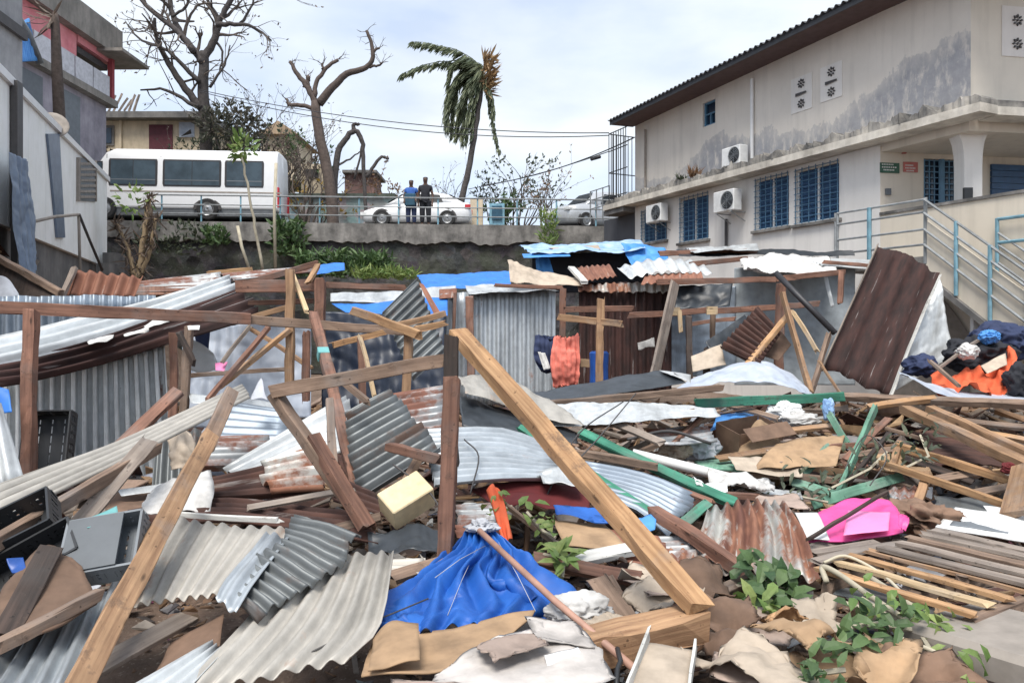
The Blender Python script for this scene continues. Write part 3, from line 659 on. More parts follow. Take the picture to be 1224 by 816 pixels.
# roof: corrugated sheets over a brown soffit
OH = .85
def rz(s): return 8.02 + .022 * (11 - s) * 1.0
surf('roof', None, None, [[Bp(-2.0, rz(-2) + .10, OH + .06), Bp(11.1, rz(11.1) + .10, OH + .06)], [Bp(-2.0, rz(-2) + 1.25, -5), Bp(11.1, rz(11.1) + 1.25, -5)]], 'roof_dark', pitch=.18, amp=.02, along='v', crumple=.004, parent=bld, nv=4)
m = MB(); m.prism([Bp(-2, rz(-2) - .03, OH), Bp(11.05, rz(11.05) - .03, OH), Bp(11.05, rz(11.05) + .085, OH), Bp(-2, rz(-2) + .085, OH)], NN * -.03, (0, 0, 0)); m.obj('fascia', M_('roof_dark'), bld)
m = MB(); m.add([Bp(-2, rz(-2), .0), Bp(-2, rz(-2) - .028, OH - .03), Bp(11.03, rz(11.03) - .028, OH - .03), Bp(11.03, rz(11.03), 0), Bp(-2, rz(-2) + .03, .0), Bp(-2, rz(-2) + .0, OH - .03), Bp(11.03, rz(11.03) + .0, OH - .03), Bp(11.03, rz(11.03) + .03, 0)], [(0, 3, 2, 1), (4, 5, 6, 7), (0, 1, 5, 4), (3, 7, 6, 2)]); m.obj('soffit', M_('soffit'), bld)
# downpipes
def bpipe(px, y0, y1, r, mat, o=.06):
    m = MB(); m.tube([Bp(SX(px), HZ(px, y0), o), Bp(SX(px), HZ(px, y1), o)], r, 8); m.obj('downpipe', M_(mat), bld)
bpipe(901, 95, 190, .045, 'white_paint'); bpipe(773, 155, 235, .035, 'slab'); bpipe(870, 262, 297, .04, 'rod_dark'); bpipe(1001, 255, 300, .03, 'rail_grey')
# grilled balcony on the far end
m = MB()
for k in range(8): m.tube([Bp(S_END + .08 + k * .14, 5.75, .3), Bp(S_END + .08 + k * .14, 8.0, .3)], .014, 5)
for z in (5.9, 6.7, 7.4, 7.98): m.tube([Bp(S_END, z, .3), Bp(S_END + 1.06, z, .3)], .018, 5)
for k in range(8): m.tube([Bp(S_END + 1.06, 5.75, .3 - k * .15), Bp(S_END + 1.06, 8.0, .3 - k * .15)], .014, 5)
for z in (5.9, 6.7, 7.98): m.tube([Bp(S_END + 1.06, z, .3), Bp(S_END + 1.06, z, -.9)], .018, 5)
kind(m.obj('balcony_grille', M_('black_metal'), bld), 'stuff')
m = MB(); m.prism([Bp(S_END + .004, 5.3, .45), Bp(12.05, 5.3, .45), Bp(12.05, 5.3, -3), Bp(S_END + .004, 5.3, -3)], (0, 0, 0), (0, 0, .15)); m.obj('balcony_slab', CONC_D, bld)
m = MB(); m.prism([Bp(S_END + .004, 0, -.1), Bp(12.9, 0, -.1), Bp(12.9, 5.29, -.1), Bp(S_END + .004, 5.29, -.1)], (0, 0, 0), NN * -.3); m.obj('wall', plaster('plaster_dark', (.10, .105, .12)), bld)
# low railing at the far end of the ledge
m = MB()
for z in (5.72, 6.02, 6.32): m.tube([Bp(12.1, z, .2), Bp(13.3, z, .2)], .02, 5)
for k in range(4): m.tube([Bp(12.1 + k * .4, 5.3, .2), Bp(12.1 + k * .4, 6.34, .2)], .022, 5)
tag(m.obj('terrace_railing', M_('rail_grey'), None, Matrix.Translation(Bp(13, 5.3, .2))), 'short grey railing beyond the grilled balcony at the far end', 'railing')
# air conditioning units
def acunit(px, py, o, label, hang, s_=1.0, z=None):
    s = SX(px); z = HZ(px, py) if z is None else z; e = empty('air_conditioner', Bp(s, z, o), label, 'air conditioner', 'air conditioners on the long facade')
    Wd, Hh, Dp = .74 * s_, .52 * s_, .28
    M = MBf.copy(); M.translation = Bp(s, z, o)
    b = MB(); rbox(b, M, (Wd, Dp, Hh), .02); b.obj('casing', M_('white_plastic'), e, M)
    y = Dp / 2 if (M.to_3x3() @ Vector((0, 1, 0))).dot(NN) > 0 else -Dp / 2; sg = 1 if y > 0 else -1
    g = MB()
    for k in range(5): g.tube([M @ Vector((-.14 * s_ + math.cos(a) * (.04 + .045 * k) * s_, y + sg * .012, math.sin(a) * (.04 + .045 * k) * s_)) for a in [i * math.pi / 8 for i in range(17)]], .006, 4)
    for k in range(8): a = k * math.pi / 4; g.tube([M @ Vector((-.14 * s_, y + sg * .012, 0)), M @ Vector((-.14 * s_ + math.cos(a) * .22 * s_, y + sg * .012, math.sin(a) * .22 * s_))], .006, 4)
    g.obj('fan_grille', M_('grey_plastic'), e)
    d = MB(); n = 20; d.add([M @ Vector((-.14 * s_ + math.cos(i * 2 * math.pi / n) * .21 * s_, y + sg * .004, math.sin(i * 2 * math.pi / n) * .21 * s_)) for i in range(n)], [tuple(range(n))]); d.obj('fan', M_('black_plastic'), e)
    p = MB(); p.prism([M @ Vector((Wd / 2 + .003, -.1, -.2)), M @ Vector((Wd / 2 + .003, .1, -.2)), M @ Vector((Wd / 2 + .003, .1, .2)), M @ Vector((Wd / 2 + .003, -.1, .2))], (0, 0, 0), M.to_3x3() @ Vector((.015, 0, 0))); p.obj('side_panel', M_('grey_plastic'), e)
    if hang:
        for k in (-1, 1):
            q = MB(); c = M @ Vector((k * Wd * .35, 0, -Hh / 2 - .02)); q.tube([Bp(s, z, 0) + (c - M.translation) - Vector((0, 0, 0)) + NN * 0, c + NN * .16], .015, 4); q.tube([Bp(s, z - .25, .0) + DD * k * Wd * .35 - Vector((0, 0, Hh / 2)), c + NN * .14], .012, 4); q.obj('bracket', M_('rail_grey'), e)
    return e
acunit(889, 187, .30, 'white air conditioner with round fan standing on the ledge by the downpipe', False, .92, 5.745 + .27)
acunit(795, 256, .30, 'white air conditioner hung beside the farthest ground floor window', True)
acunit(882, 242, .35, 'white air conditioner hung between the second and third ground floor windows', True, 1.05)
# walkway, railing and stairs in front of the porch
stp = empty('entrance_stairs', Bp(.28, 2.94, .83), 'concrete stairs and landing with pale blue pipe rails before the porch', 'stairs')
m = MB(); m.prism([Bp(.28, 2.76, .004), Bp(2.25, 2.76, .004), Bp(2.25, 2.76, .95), Bp(.28, 2.76, .88)], (0, 0, 0), (0, 0, .18)); m.obj('landing', CONC, stp)
nS = 15
for i in range(nS):
    s = .275 - i * .245; z = 2.90 - i * .195
    m = MB(); m.prism([Bp(s, z - .19, .01), Bp(s - .25, z - .19, .01), Bp(s - .25, z - .19, .82), Bp(s, z - .19, .82)], (0, 0, 0), (0, 0, .19)); m.obj('step', CONC, stp)
m = MB(); m.prism([Bp(.27, 3.60, .825), Bp(-3.4, .68, .825), Bp(-3.4, -.28, .825), Bp(.27, 2.64, .825)], (0, 0, 0), NN * .05); m.obj('stringer', PL_BE, stp)
m = MB(); m.prism([Bp(.27, 2.637, .80), Bp(-3.4, -.283, .80), Bp(-3.4, -.40, .80), Bp(.27, 2.52, .80)], (0, 0, 0), NN * .16); m.obj('stringer_edge', CONC_D, stp)
def prail(pts, r=.026, nm='rail', mt='rail_grey'): m = MB(); m.tube(pts, r, 6); m.obj(nm, M_(mt), stp)
def sl(s): return 2.94 + (s - .28) * .80
for h in (.22, .5, .82, 1.05): prail([Bp(2.22, 2.94 + h, .93), Bp(.30, 2.94 + h, .86)], .022)
for s, mt in ((2.22, 'rail_grey'), (1.45, 'rail_blue')): prail([Bp(s, 2.94, .92), Bp(s, 4.0, .92)], .045 if s < 2 else .025, 'post', mt)
prail([Bp(.28, 2.80, .87), Bp(.28, 4.02, .87)], .034, 'post')
for h in (.22, .5, .8, 1.05): prail([Bp(.27, sl(.27) + h, .93), Bp(-3.3, sl(-3.3) + h, .93)], .024)
for s in (-.35, -.95, -1.55, -2.1, -3.2): prail([Bp(s, sl(s) - .25, .93), Bp(s, sl(s) + 1.06, .93)], .036, 'post', 'rail_blue')
for h in (.52, .84, 1.05): prail([Bp(-.55, sl(-.55) + h, .10), Bp(-3.3, sl(-3.3) + h, .10)], .022, 'rail', 'rail_grey')
for s in (-.55, -2.1): prail([Bp(s, sl(s) - .05, .10), Bp(s, sl(s) + 1.3, .10)], .034, 'post', 'rail_blue')
prail([Bp(-.55, sl(-.55) + 1.28, .10), Bp(-6, sl(-.55) + 1.28, .10)], .03, 'rail', 'rail_blue'); prail([Bp(-.55, sl(-.55) + .86, .10), Bp(-6, sl(-.55) + .86, .10)], .03, 'rail', 'rail_blue')
# arched opening under the stairs with a white post
m = MB(); m.tube([W(1165, 425, 13.2), W(1165, 345, 13.2)], .07, 4); m.obj('support_post', M_('white_paint'), stp)
v = [Bp(1.9 - 1.9 * i / 12, 0, .04) for i in range(13)] + [Bp(1.9 - 1.9 * i / 12, 1.5 + .9 * math.sin(math.pi * i / 12), .04) for i in range(13)]
mk('arch_panel', v, [(i, i + 1, 14 + i, 13 + i) for i in range(12)], M_('slab'), stp)
# little plants rooted in the ledge
for px, lab, hh in ((843, 'weed tuft growing from the building ledge with drooping straw leaves', .42), (828, 'thin weed rooted on the ledge left of the larger tuft', .3)):
    b = MB(); c = Bp(SX(px), 5.72, .38)
    for k in range(40): leafv(b, c + Vector((rnd(-.1, .1), 0, 0)), Vector((rnd(-.6, .6), rnd(-.6, .6), 1)), rv(), hh * rnd(.5, 1), .04, droop=.4)
    o = b.obj('weed', M_('leaf_dull' if px != 843 else 'leaf_dry'), None, Matrix.Translation(c)); tag(o, lab, 'weed')
# ================================================================ left: white cabin on its bank, houses above
C0 = Vector((-8.36, 12.3, 0)); CD = Vector((-.339, 1, 0)).normalized(); CN = Vector((CD.y, -CD.x, 0))     # outward = to the right
def tC(px): u = (px - 612) / F; return (-8.36 - 12.3 * u) / (u + .339)
def Cp(px, py, o=0.0):
    t = tC(px); Z = 12.3 + t; return Vector((-8.36 - .339 * t, Z, EYE + (HOR - py) / F * Z)) + CN * o
def Cs(s, z, o=0.0): return C0 + CD * s + CN * o + Vector((0, 0, z))
cab = empty('white_cabin', Cs(4, 3.25), 'white panelled prefab cabin with blue grey openings raised on the bank', 'cabin')
PANEL = m_conc('cabin_panel', (.84, .84, .79), (.93, .93, .90), .12)
sE = tC(128) * 1.056; zb, zt = 3.32, 5.72
edges = [-3.2, -2.0, -.8, .4, 1.6] ; s = 2.8; 
while s < sE - .3: edges.append(s); s += 1.2
edges.append(sE)
for i in range(len(edges) - 1):
    a, b = edges[i] + .006, edges[i + 1] - .006
    v = [Cs(a, zb), Cs(b, zb), Cs(b, zt), Cs(a, zt)]
    m = MB(); m.prism(v, CN * -.06, (0, 0, 0)); m.obj('wall_panel', PANEL, cab)
m = MB(); m.prism([Cs(-3.2, zb), Cs(sE, zb), Cs(sE, zt), Cs(-3.2, zt)], CN * -2.4, CN * -.07); m.obj('body', PANEL, cab)
m = MB(); m.prism([Cs(-3.4, zt + .004), Cs(sE + .05, zt + .004), Cs(sE + .05, zt + .13), Cs(-3.4, zt + .15)], CN * -2.5, CN * .07); m.obj('roof_edge', M_('white_paint'), cab)
m = MB(); m.prism([Cs(-3.2, 2.2), Cs(sE - .1, 2.2), Cs(sE - .1, zb - .01), Cs(-3.2, zb - .01)], CN * -2.3, CN * -.1); m.obj('base', CONC_D, cab)
plain('bluegrey', (.17, .22, .30), .4)
m = MB(); m.prism([Cp(75, 284, .0), Cp(66, 284, 0), Cp(54, 160, 0), Cp(68, 160, 0)], CN * .004, CN * .05); m.obj('door_panel', M_('bluegrey'), cab)
f_ = MB()
for a, b, c, d in ((91, 93, 188, 240), (112, 113, 192, 241)): f_.prism([Cp(a, d), Cp(b, d), Cp(b, c), Cp(a, c)], CN * .004, CN * .06)
wq = f_.obj('window', M_('slab'), cab); m = MB(); m.prism([Cp(93, 240), Cp(112, 241), Cp(112, 192), Cp(93, 188)], CN * .006, CN * .03); m.obj('pane', M_('grey_plastic'), wq)
for k in range(7):
    m = MB(); y = 194 + k * 6.6; m.prism([Cp(93.3, y + 3), Cp(111.7, y + 3), Cp(111.7, y), Cp(93.3, y)], CN * .031, CN * .06); m.obj('louver', M_('slab'), wq)
m = MB(); m.prism([Cp(11, 330), Cp(18, 330), Cp(18, 100), Cp(11, 95)], CN * .02, CN * .12); m.obj('dark_post', M_('rod_dark'), cab)
surf('tarpaulin', 'blue grey sheet hanging on the near end of the white cabin', 'tarpaulin', [[Cp(-10, 180, .25), Cp(4, 188, .3), Cp(16, 196, .2)], [Cp(-10, 260, .3), Cp(6, 262, .35), Cp(19, 262, .25)], [Cp(-10, 345, .4), Cp(2, 338, .45), Cp(12, 318, .35)]], 'bluegrey', crumple=.03, folds=5, fold_amp=.03)
rod('bent_pipe', 'thin bent pipe sticking out of the cabin wall over its dark doorway', 'pipe', [Cp(18, 268, .1), Cp(40, 258, .35), Cp(60, 255, .5), Cp(61, 262, .5), Cp(59, 325, .55)], .03, 'slab')
rod('leaning_pole', 'thin dark pole leaning against the white cabin', 'pole', [Cp(60, 255, .52), Cp(72, 285, .55), Cp(87, 322, .6)], .03, 'rod_dark')
for i, (px, lab) in enumerate(((113, 'dark stepped block at the foot of the cabin corner, lower step'), (121, 'dark stepped block at the foot of the cabin corner, upper step'))):
    m = MB(); c = Cp(px, 322 - i * 8, .3); m.box(c, (.34, .5, .30 + .22 * i)); tag(m.obj('concrete_block', CONC_D, None, Matrix.Translation(c)), lab, 'block')
# satellite dish on the cabin roof
e = empty('satellite_dish', Cp(70, 165, -.2), 'grey satellite dish on the roof edge of the white cabin', 'satellite dish')
v = []; f = []; c = Cp(70, 152, -.1); ax = Vector((.5, -.8, .35)).normalized(); a1 = ax.orthogonal().normalized(); a2 = ax.cross(a1)
for r in range(5):
    for k in range(18): a = k * math.pi / 9; rr = .30 * r / 4; v.append(c + a1 * math.cos(a) * rr + a2 * math.sin(a) * rr + ax * rr * rr * .8)
f = [(r * 18 + k, r * 18 + (k + 1) % 18, (r + 1) * 18 + (k + 1) % 18, (r + 1) * 18 + k) for r in range(4) for k in range(18)]
mk('dish', v, f, M_('slab'), e, smooth=True, mods=[('SOLIDIFY', {'thickness': .01})])
m = MB(); m.tube([c - Vector((0, 0, .02)), Cp(70, 168, -.2)], .025, 6); m.obj('mast', M_('rail_grey'), e); m = MB(); m.tube([c, c + ax * .3], .012, 5); m.obj('feed_arm', M_('rod_dark'), e)
# pink house: local straight-back facade at X = HX
HX = -17.0
def Hp(Z, above, o=0.0): return Vector((HX + o, Z, EYE + above))
PINK = m_conc('pink_plaster', (.66, .20, .23), (.82, .33, .35), .25); LAV = m_conc('lavender_plaster', (.27, .25, .29), (.42, .39, .44), .4)
GREYC = m_conc('grey_concrete', (.20, .19, .17), (.34, .31, .28), .5)
plain('balcony_white', (.62, .62, .66), .6)
hs = empty('pink_house', Hp(27, 6), 'pink walled house with a heavy concrete roof slab and grey balcony panels', 'house')
def hbox(nm, o0, o1, z0, z1, h0, h1, mat):
    m = MB(); m.box(((HX + (o0 + o1) / 2), (z0 + z1) / 2, EYE + (h0 + h1) / 2), (o1 - o0, z1 - z0, h1 - h0)); return m.obj(nm, mat, hs)
hbox('roof', -6, .25, 18, 32.4, 11.6, 12.75, GREYC); hbox('roof_edge', -6, .95, 31.0, 33.3, 11.45, 11.58, GREYC)
hbox('wall', -6, -.12, 18, 29.6, 9.75, 11.58, PINK); hbox('floor_slab', -6, .1, 18, 32.3, 9.45, 9.74, GREYC)
hbox('wall', -6, -.25, 18, 32.0, 2, 9.44, LAV); hbox('beam', -.6, -.1, 29.65, 32.2, 11.3, 11.59, PINK)
for i in range(8): hbox('balcony_panel', -.06, .03, 21.6 + i * 1.28, 22.8 + i * 1.28, 9.75, 10.62, M_('balcony_white'))
hbox('post', -.14, .06, 31.9, 32.1, 9.75, 11.44, m_conc('red_post', (.30, .05, .07), (.42, .09, .10), .3))
hbox('roof_debris', -1.8, -.2, 29.8, 32, 10.95, 11.19, M_('rod_dark'))
for i in range(3): hbox('door', -.24, -.20, 24 + i * 2.4, 25.2 + i * 2.4, 7.0, 9.2, M_('grey_plastic'))
gb = empty('grey_building', (-14.5, 19, 0), 'grey concrete building corner above the white cabin', 'building')
GB = m_conc('grey_render', (.26, .26, .27), (.38, .38, .39), .35)
m = MB(); m.box((-17.3, 18.65, 7), (8.2, 3.3, 18)); m.obj('wall', GB, gb)
m = MB(); m.prism([Vector((-13.17, 17.0, 9.62)), Vector((-13.17, 20.3, 9.35)), Vector((-13.17, 20.3, 9.62)), Vector((-13.17, 17.0, 9.9))], (0, 0, 0), (.12, 0, 0)); m.obj('flashing', M_('rod_dark'), gb)
surf('awning', 'tilted blue sheet awning between the grey building and the pink house', 'awning', [[(20, 30, 23), (34, 22, 24)], [(25, 74, 22), (45, 73, 24)]], 'tarp_sky', pitch=.2, amp=.02, crumple=.01, thick=.02)
rod('diagonal_strut', 'grey diagonal strut beside the blue awning', 'strut', [(17, 15, 22.5), (33, 40, 23.5), (48, 76, 24)], .12, 'rail_grey')
e = empty('wooden_pole', W(69, 260, 24), 'weathered brown trunk pole standing before the pink house', 'pole')
b = MB(); pts = [W(72, 330, 24), W(71, 140, 24), W(68, 80, 24), W(66, 28, 24), W(66, 15, 24)]; b.tube(pts, [.20, .18, .16, .13, .07], 10); b.obj('trunk', M_('bark_brown'), e, smooth=True)
b = MB()
for k in range(14): p = W(66, 22, 24) + rv() * .1; leafv(b, p, Vector((rnd(-1, .6), rnd(-.5, .5), rnd(-.6, 1))), rv(), rnd(.5, 1.3), .09)
b.obj('split_top', M_('leaf_dead'), e)
# beige house on the hill
hb = empty('beige_house', W(160, 195, 38), 'low beige flat roofed house with a maroon door above the minibus', 'house')
BEI = m_conc('beige_plaster', (.50, .42, .30), (.66, .56, .42), .4)
def Q(px, py, Z=38): return W(px, py, Z)
m = MB()
def qbox(nm, x0, x1, y0, y1, Z0, Z1, mat, par): m = MB(); m.prism([W(x0, y1, Z0), W(x1, y1, Z0), W(x1, y0, Z0), W(x0, y0, Z0)], (0, 0, 0), (0, Z1 - Z0, 0)); return m.obj(nm, mat, par)
qbox('wall', 82, 241, 141, 225, 38, 43, BEI, hb); qbox('roof', 76, 248, 133, 140.5, 37.4, 43.4, CONC_D, hb)
wd = qbox('window', 113, 136, 150, 174, 37.93, 37.99, CONC_D, hb); qbox('pane', 116, 133, 153, 171, 37.9, 37.925, M_('window_dark'), wd)
plain('maroon', (.10, .018, .03), .6); qbox('door', 178, 206, 149, 205, 37.94, 37.99, M_('maroon'), hb); qbox('pilaster', 142, 145, 141, 220, 37.9, 37.995, BEI, hb)
q = qbox('window', 214, 232, 146, 164, 37.94, 37.99, M_('tarp_pale'), hb); m = MB(); m.prism([W(217, 163, 37.9), W(229, 160, 37.9), W(228, 155, 37.7)], (0, 0, 0), (0, -.05, 0)); m.obj('broken_shutter', M_('black_metal'), q)
for k in range(9):
    o = beam('broken_baluster', None, None, W(112 + k * 6, 133, 38.2), W(120 + k * 6 + rnd(-3, 4), 118 + rnd(-6, 5), 38.4), .10, .10, 'wood_grey', parent=hb)
qh = empty('ruined_hut', W(430, 230, 36), 'small brownish red hut behind the pollarded tree', 'hut')
qbox('wall', 412, 447, 206, 240, 36, 38, m_conc('hut_red', (.17, .10, .09), (.27, .17, .15)), qh); qbox('roof', 409, 450, 203, 206.3, 35.7, 38.3, CONC_D, qh)
qh = empty('far_house', W(330, 190, 44), 'small pale house with a sloping roof seen past the minibus rear', 'house')
qbox('wall', 312, 352, 158, 215, 44, 48, BEI, qh); m = MB(); m.prism([W(308, 160, 43.5), W(356, 160, 43.5), W(332, 144, 43.5)], (0, 0, 0), (0, 5, 0)); m.obj('roof', m_conc('roof_tan', (.3, .22, .15), (.45, .33, .22)), qh)
qh = empty('kiosk', W(385, 205, 37), 'cream kiosk with a dark opening low behind the pollarded tree trunk', 'kiosk'); qbox('wall', 360, 386, 196, 238, 37, 39, BEI, qh); qbox('opening', 365, 380, 202, 212, 36.93, 36.99, M_('rod_dark'), qh)
qh = empty('cream_gate_pier', W(610, 270, 31), 'cream wall piece with a pale blue frame beside the white car', 'wall'); qbox('wall', 562, 577, 237, 275, 32, 32.4, BEI, qh); qbox('frame', 585, 603, 243, 275, 32, 32.2, M_('rail_blue'), qh); qbox('panel', 588, 600, 246, 262, 31.9, 31.99, M_('blue_bag'), qh)
# mural wall behind the road
def m_mural():
    m, t, b = newmat('mural'); c, v = coords(t, rand=False); v = nd(t, 'ShaderNodeVectorMath', {'operation': 'ADD'}, i0=v, i1=nd(t, 'ShaderNodeTexNoise', None, Vector=v, Scale=2.0, Detail=3.0).outputs['Color']).outputs[0]
    vo = nd(t, 'ShaderNodeTexVoronoi', None, Vector=v, Scale=1.7)
    bw = nd(t, 'ShaderNodeSeparateColor', None, Color=vo.outputs['Color']).outputs[0]
    col = ramp(t, bw, [(0, (.20, .22, .20)), (.3, (.22, .40, .38)), (.5, (.28, .26, .24)), (.68, (.16, .33, .40)), (.85, (.45, .30, .30)), (1, (.30, .33, .28))])
    t.links.new(mixc(t, .3, col, noi(t, v, 6)), b.inputs['Base Color']); b.inputs['Roughness'].default_value = .9; return m
mw = empty('mural_wall', W(440, 265, 34), 'low wall painted with faded turquoise and pink shapes behind the road', 'wall')
qbox('wall', 300, 470, 236, 275, 34, 34.4, m_mural(), mw); qbox('cap', 298, 472, 231, 235.7, 33.85, 34.5, m_conc('mossy', (.06, .08, .06), (.17, .19, .16)), mw)
# ---------------------------------------------------------------- vehicles
def wheel(par, c, r, wd, ax):
    ax = Vector(ax).normalized(); a1 = ax.orthogonal().normalized(); a2 = ax.cross(a1); n = 24
    def ring(prof, nm, mt, p):
        v = []; f = []
        for i in range(n):
            a = 2 * math.pi * i / n; d = a1 * math.cos(a) + a2 * math.sin(a); v += [c + d * rr + ax * h for rr, h in prof]
        k = len(prof); f = [(i * k + j, ((i + 1) % n) * k + j, ((i + 1) % n) * k + j + 1, i * k + j + 1) for i in range(n) for j in range(k - 1)]
        return mk(nm, v, f, M_(mt), p, smooth=False)
    w_ = mk('wheel', [c + ax * s * wd * .3 + (a1 * math.cos(i * .7854) + a2 * math.sin(i * .7854)) * r * .6 for s in (-1, 1) for i in range(8)], [tuple(range(8)), tuple(range(15, 7, -1))], M_('black_metal'), par)
    ring([(r * .62, -wd / 2), (r * .93, -wd / 2), (r, -wd * .35), (r, wd * .35), (r * .93, wd / 2), (r * .62, wd / 2), (r * .62, -wd / 2)], 'tyre', 'tyre', w_)
    ring([(.02, wd * .42), (r * .18, wd * .45), (r * .5, wd * .30), (r * .62, wd * .46)], 'rim', 'rim', w_)
    ring([(.02, -wd * .42), (r * .18, -wd * .45), (r * .5, -wd * .30), (r * .62, -wd * .46)], 'rim', 'rim', w_)
def loft(secs, nm, mat, par, M, smooth=True):
    n = len(secs[0]); v = [M @ Vector(p) for s in secs for p in s]; f = []
    for i in range(len(secs) - 1):
        for j in range(n): f.append((i * n + j, i * n + (j + 1) % n, (i + 1) * n + (j + 1) % n, (i + 1) * n + j))
    f.append(tuple(range(n - 1, -1, -1))); f.append(tuple((len(secs) - 1) * n + j for j in range(n)))
    return mk(nm, v, f, mat, par, M, smooth)
# minibus: local x = length (front at 0), side towards the camera at y = 0
vz = hill(-12, 29) + .01; VX0 = W(105, 0, 28.3).x; VL = W(328, 0, 28.3).x - VX0; VM = Matrix.Translation((VX0, 28.3, vz)); van = empty('minibus', (VX0 + VL / 2, 29.3, vz), 'white minibus with tinted side windows parked above the stone wall', 'minibus')
vt = W(0, 178, 28.3).z - vz; vbz = W(0, 250, 28.3).z - vz
def vsec(x, top, bot, wid=2.0, ins=0.0):
    c = 1.0; r = .16; p = [(x, ins + .06, bot), (x, ins + .005, bot + .04), (x, ins, bot + .09), (x, ins, bot + .84), (x, ins, bot + .9), (x, ins + .05, top - .45), (x, ins + .10, top - r), (x, ins + .10 + r * .45, top - r * .35), (x, ins + .10 + r * 1.3, top), (x, c, top + .03)]
    return p + [(q[0], 2 * c - q[1], q[2]) for q in reversed(p[:-1])]
stn = [(0, .95, .16), (.04, 1.25, .06), (.14, 1.60, .02), (.5, 2.25, 0), (.72, vt - .12, 0), (1.0, vt, 0), (VL - .35, vt, 0), (VL - .05, vt, 0), (VL - .01, vt - .02, .008), (VL, vt - .06, .02)]
o = loft([vsec(x, tp, vbz, ins=i_) for x, tp, i_ in stn], 'body', M_('car_white'), van, VM)
def vside(nm, poly, d, mt, par, th=.012):
    m = MB(); pp = []
    for px, py in poly:
        p = W(px, py, 28.3); hgt = p.z - vz; y = 0 if hgt < vbz + .9 else (.05 * (hgt - vbz - .9) / (vt - .45 - vbz - .9) if hgt < vt - .45 else .05 + .05 * (hgt - vt + .45) / .29)
        pp.append(Vector((p.x, 28.3 + y, p.z)))
    m.prism(pp, (0, -d - th, 0), (0, -d + .0, 0)); return m.obj(nm, M_(mt), par)
plain('bus_glass', (.065, .095, .12), .35, var=0, bmp=0, sc_=2, dark=.6, spec=.3)
for x0, x1 in ((133, 187), (195, 261), (267, 311)):
    fr_ = vside('window', [(x0, 224), (x1, 224), (x1 + 1, 221), (x1 + 1, 194), (x1, 191.5), (x0, 191.5), (x0 - 1, 194), (x0 - 1, 221)], .0, 'black_metal', van)
    xm = (x0 + x1) / 2
    for a, b in ((x0 + 1.5, xm - .4), (xm + .4, x1 - 1.5)): vside('pane', [(a, 222.3), (b, 222.3), (b, 193.3), (a, 193.3)], .013, 'bus_glass', fr_, .004)
    vside('rail', [(x0 + 1.5, 217), (x1 - 1.5, 217), (x1 - 1.5, 216), (x0 + 1.5, 216)], .018, 'grey_plastic', fr_, .004)
fr_ = vside('window', [(112, 223), (125, 223), (125, 195), (119, 195)], .0, 'black_metal', van); vside('pane', [(113.5, 221.5), (124, 221.5), (124, 196.5), (119.5, 196.5)], .013, 'bus_glass', fr_, .004)
vside('door_seam', [(129, 246), (129.6, 246), (129.6, 186), (129, 186)], .0, 'rod_dark', van, .003); vside('door_seam', [(191, 246), (191.6, 246), (191.6, 188), (191, 188)], .0, 'rod_dark', van, .003)
vside('trim_strip', [(134, 231), (333, 231), (333, 229.4), (134, 229.4)], .0, 'slab', van, .01)
m = MB(); m.box((VX0 + VL / 2, 29.3, vz + vbz * .70), (VL - .25, 1.9, vbz * .70)); m.obj('skirt', M_('skirt_grey'), van)
vside('wheel_arch', [(229, 251), (231, 244.5), (236, 240.5), (246, 239), (256, 240.5), (261, 244.5), (263, 251)], .0, 'rod_dark', van, .02)
for px in (246, 128):
    for y in (28.36, 30.24): wheel(van, Vector((W(px, 0, 28.3).x, y, vz + .40)), .40, .24, (0, 1, 0))
m = MB(); m.box((VX0 + VL - .05, 28.40, (W(0, 223, 28.3).z + W(0, 247, 28.3).z) / 2), (.20, .18, W(0, 223, 28.3).z - W(0, 247, 28.3).z)); m.obj('tail_lamp', M_('lamp_red'), van)
m = MB(); m.box((VX0 + VL - .05, 30.20, (W(0, 223, 28.3).z + W(0, 247, 28.3).z) / 2), (.20, .18, .7)); m.obj('tail_lamp', M_('lamp_red'), van)
m = MB(); m.box((VX0 + .02, 29.3, vz + vbz - .02), (.3, 1.9, .22)); m.obj('bumper', M_('grey_plastic'), van)
m = MB(); m.box((VX0 + .10, 28.5, vz + 1.05), (.12, .3, .18)); m.obj('headlamp', M_('frame_white'), van)
p_ = Vector((VX0 + VL, 28.3, 0)); van.matrix_basis = Matrix.Translation((0, .35, .04)) @ Matrix.Translation(p_) @ Matrix.Rotation(R(5), 4, 'Z') @ Matrix.Translation(-p_) @ van.matrix_basis
plain('car_glass', (.014, .018, .022), .45, var=0, bmp=0, spec=.15)
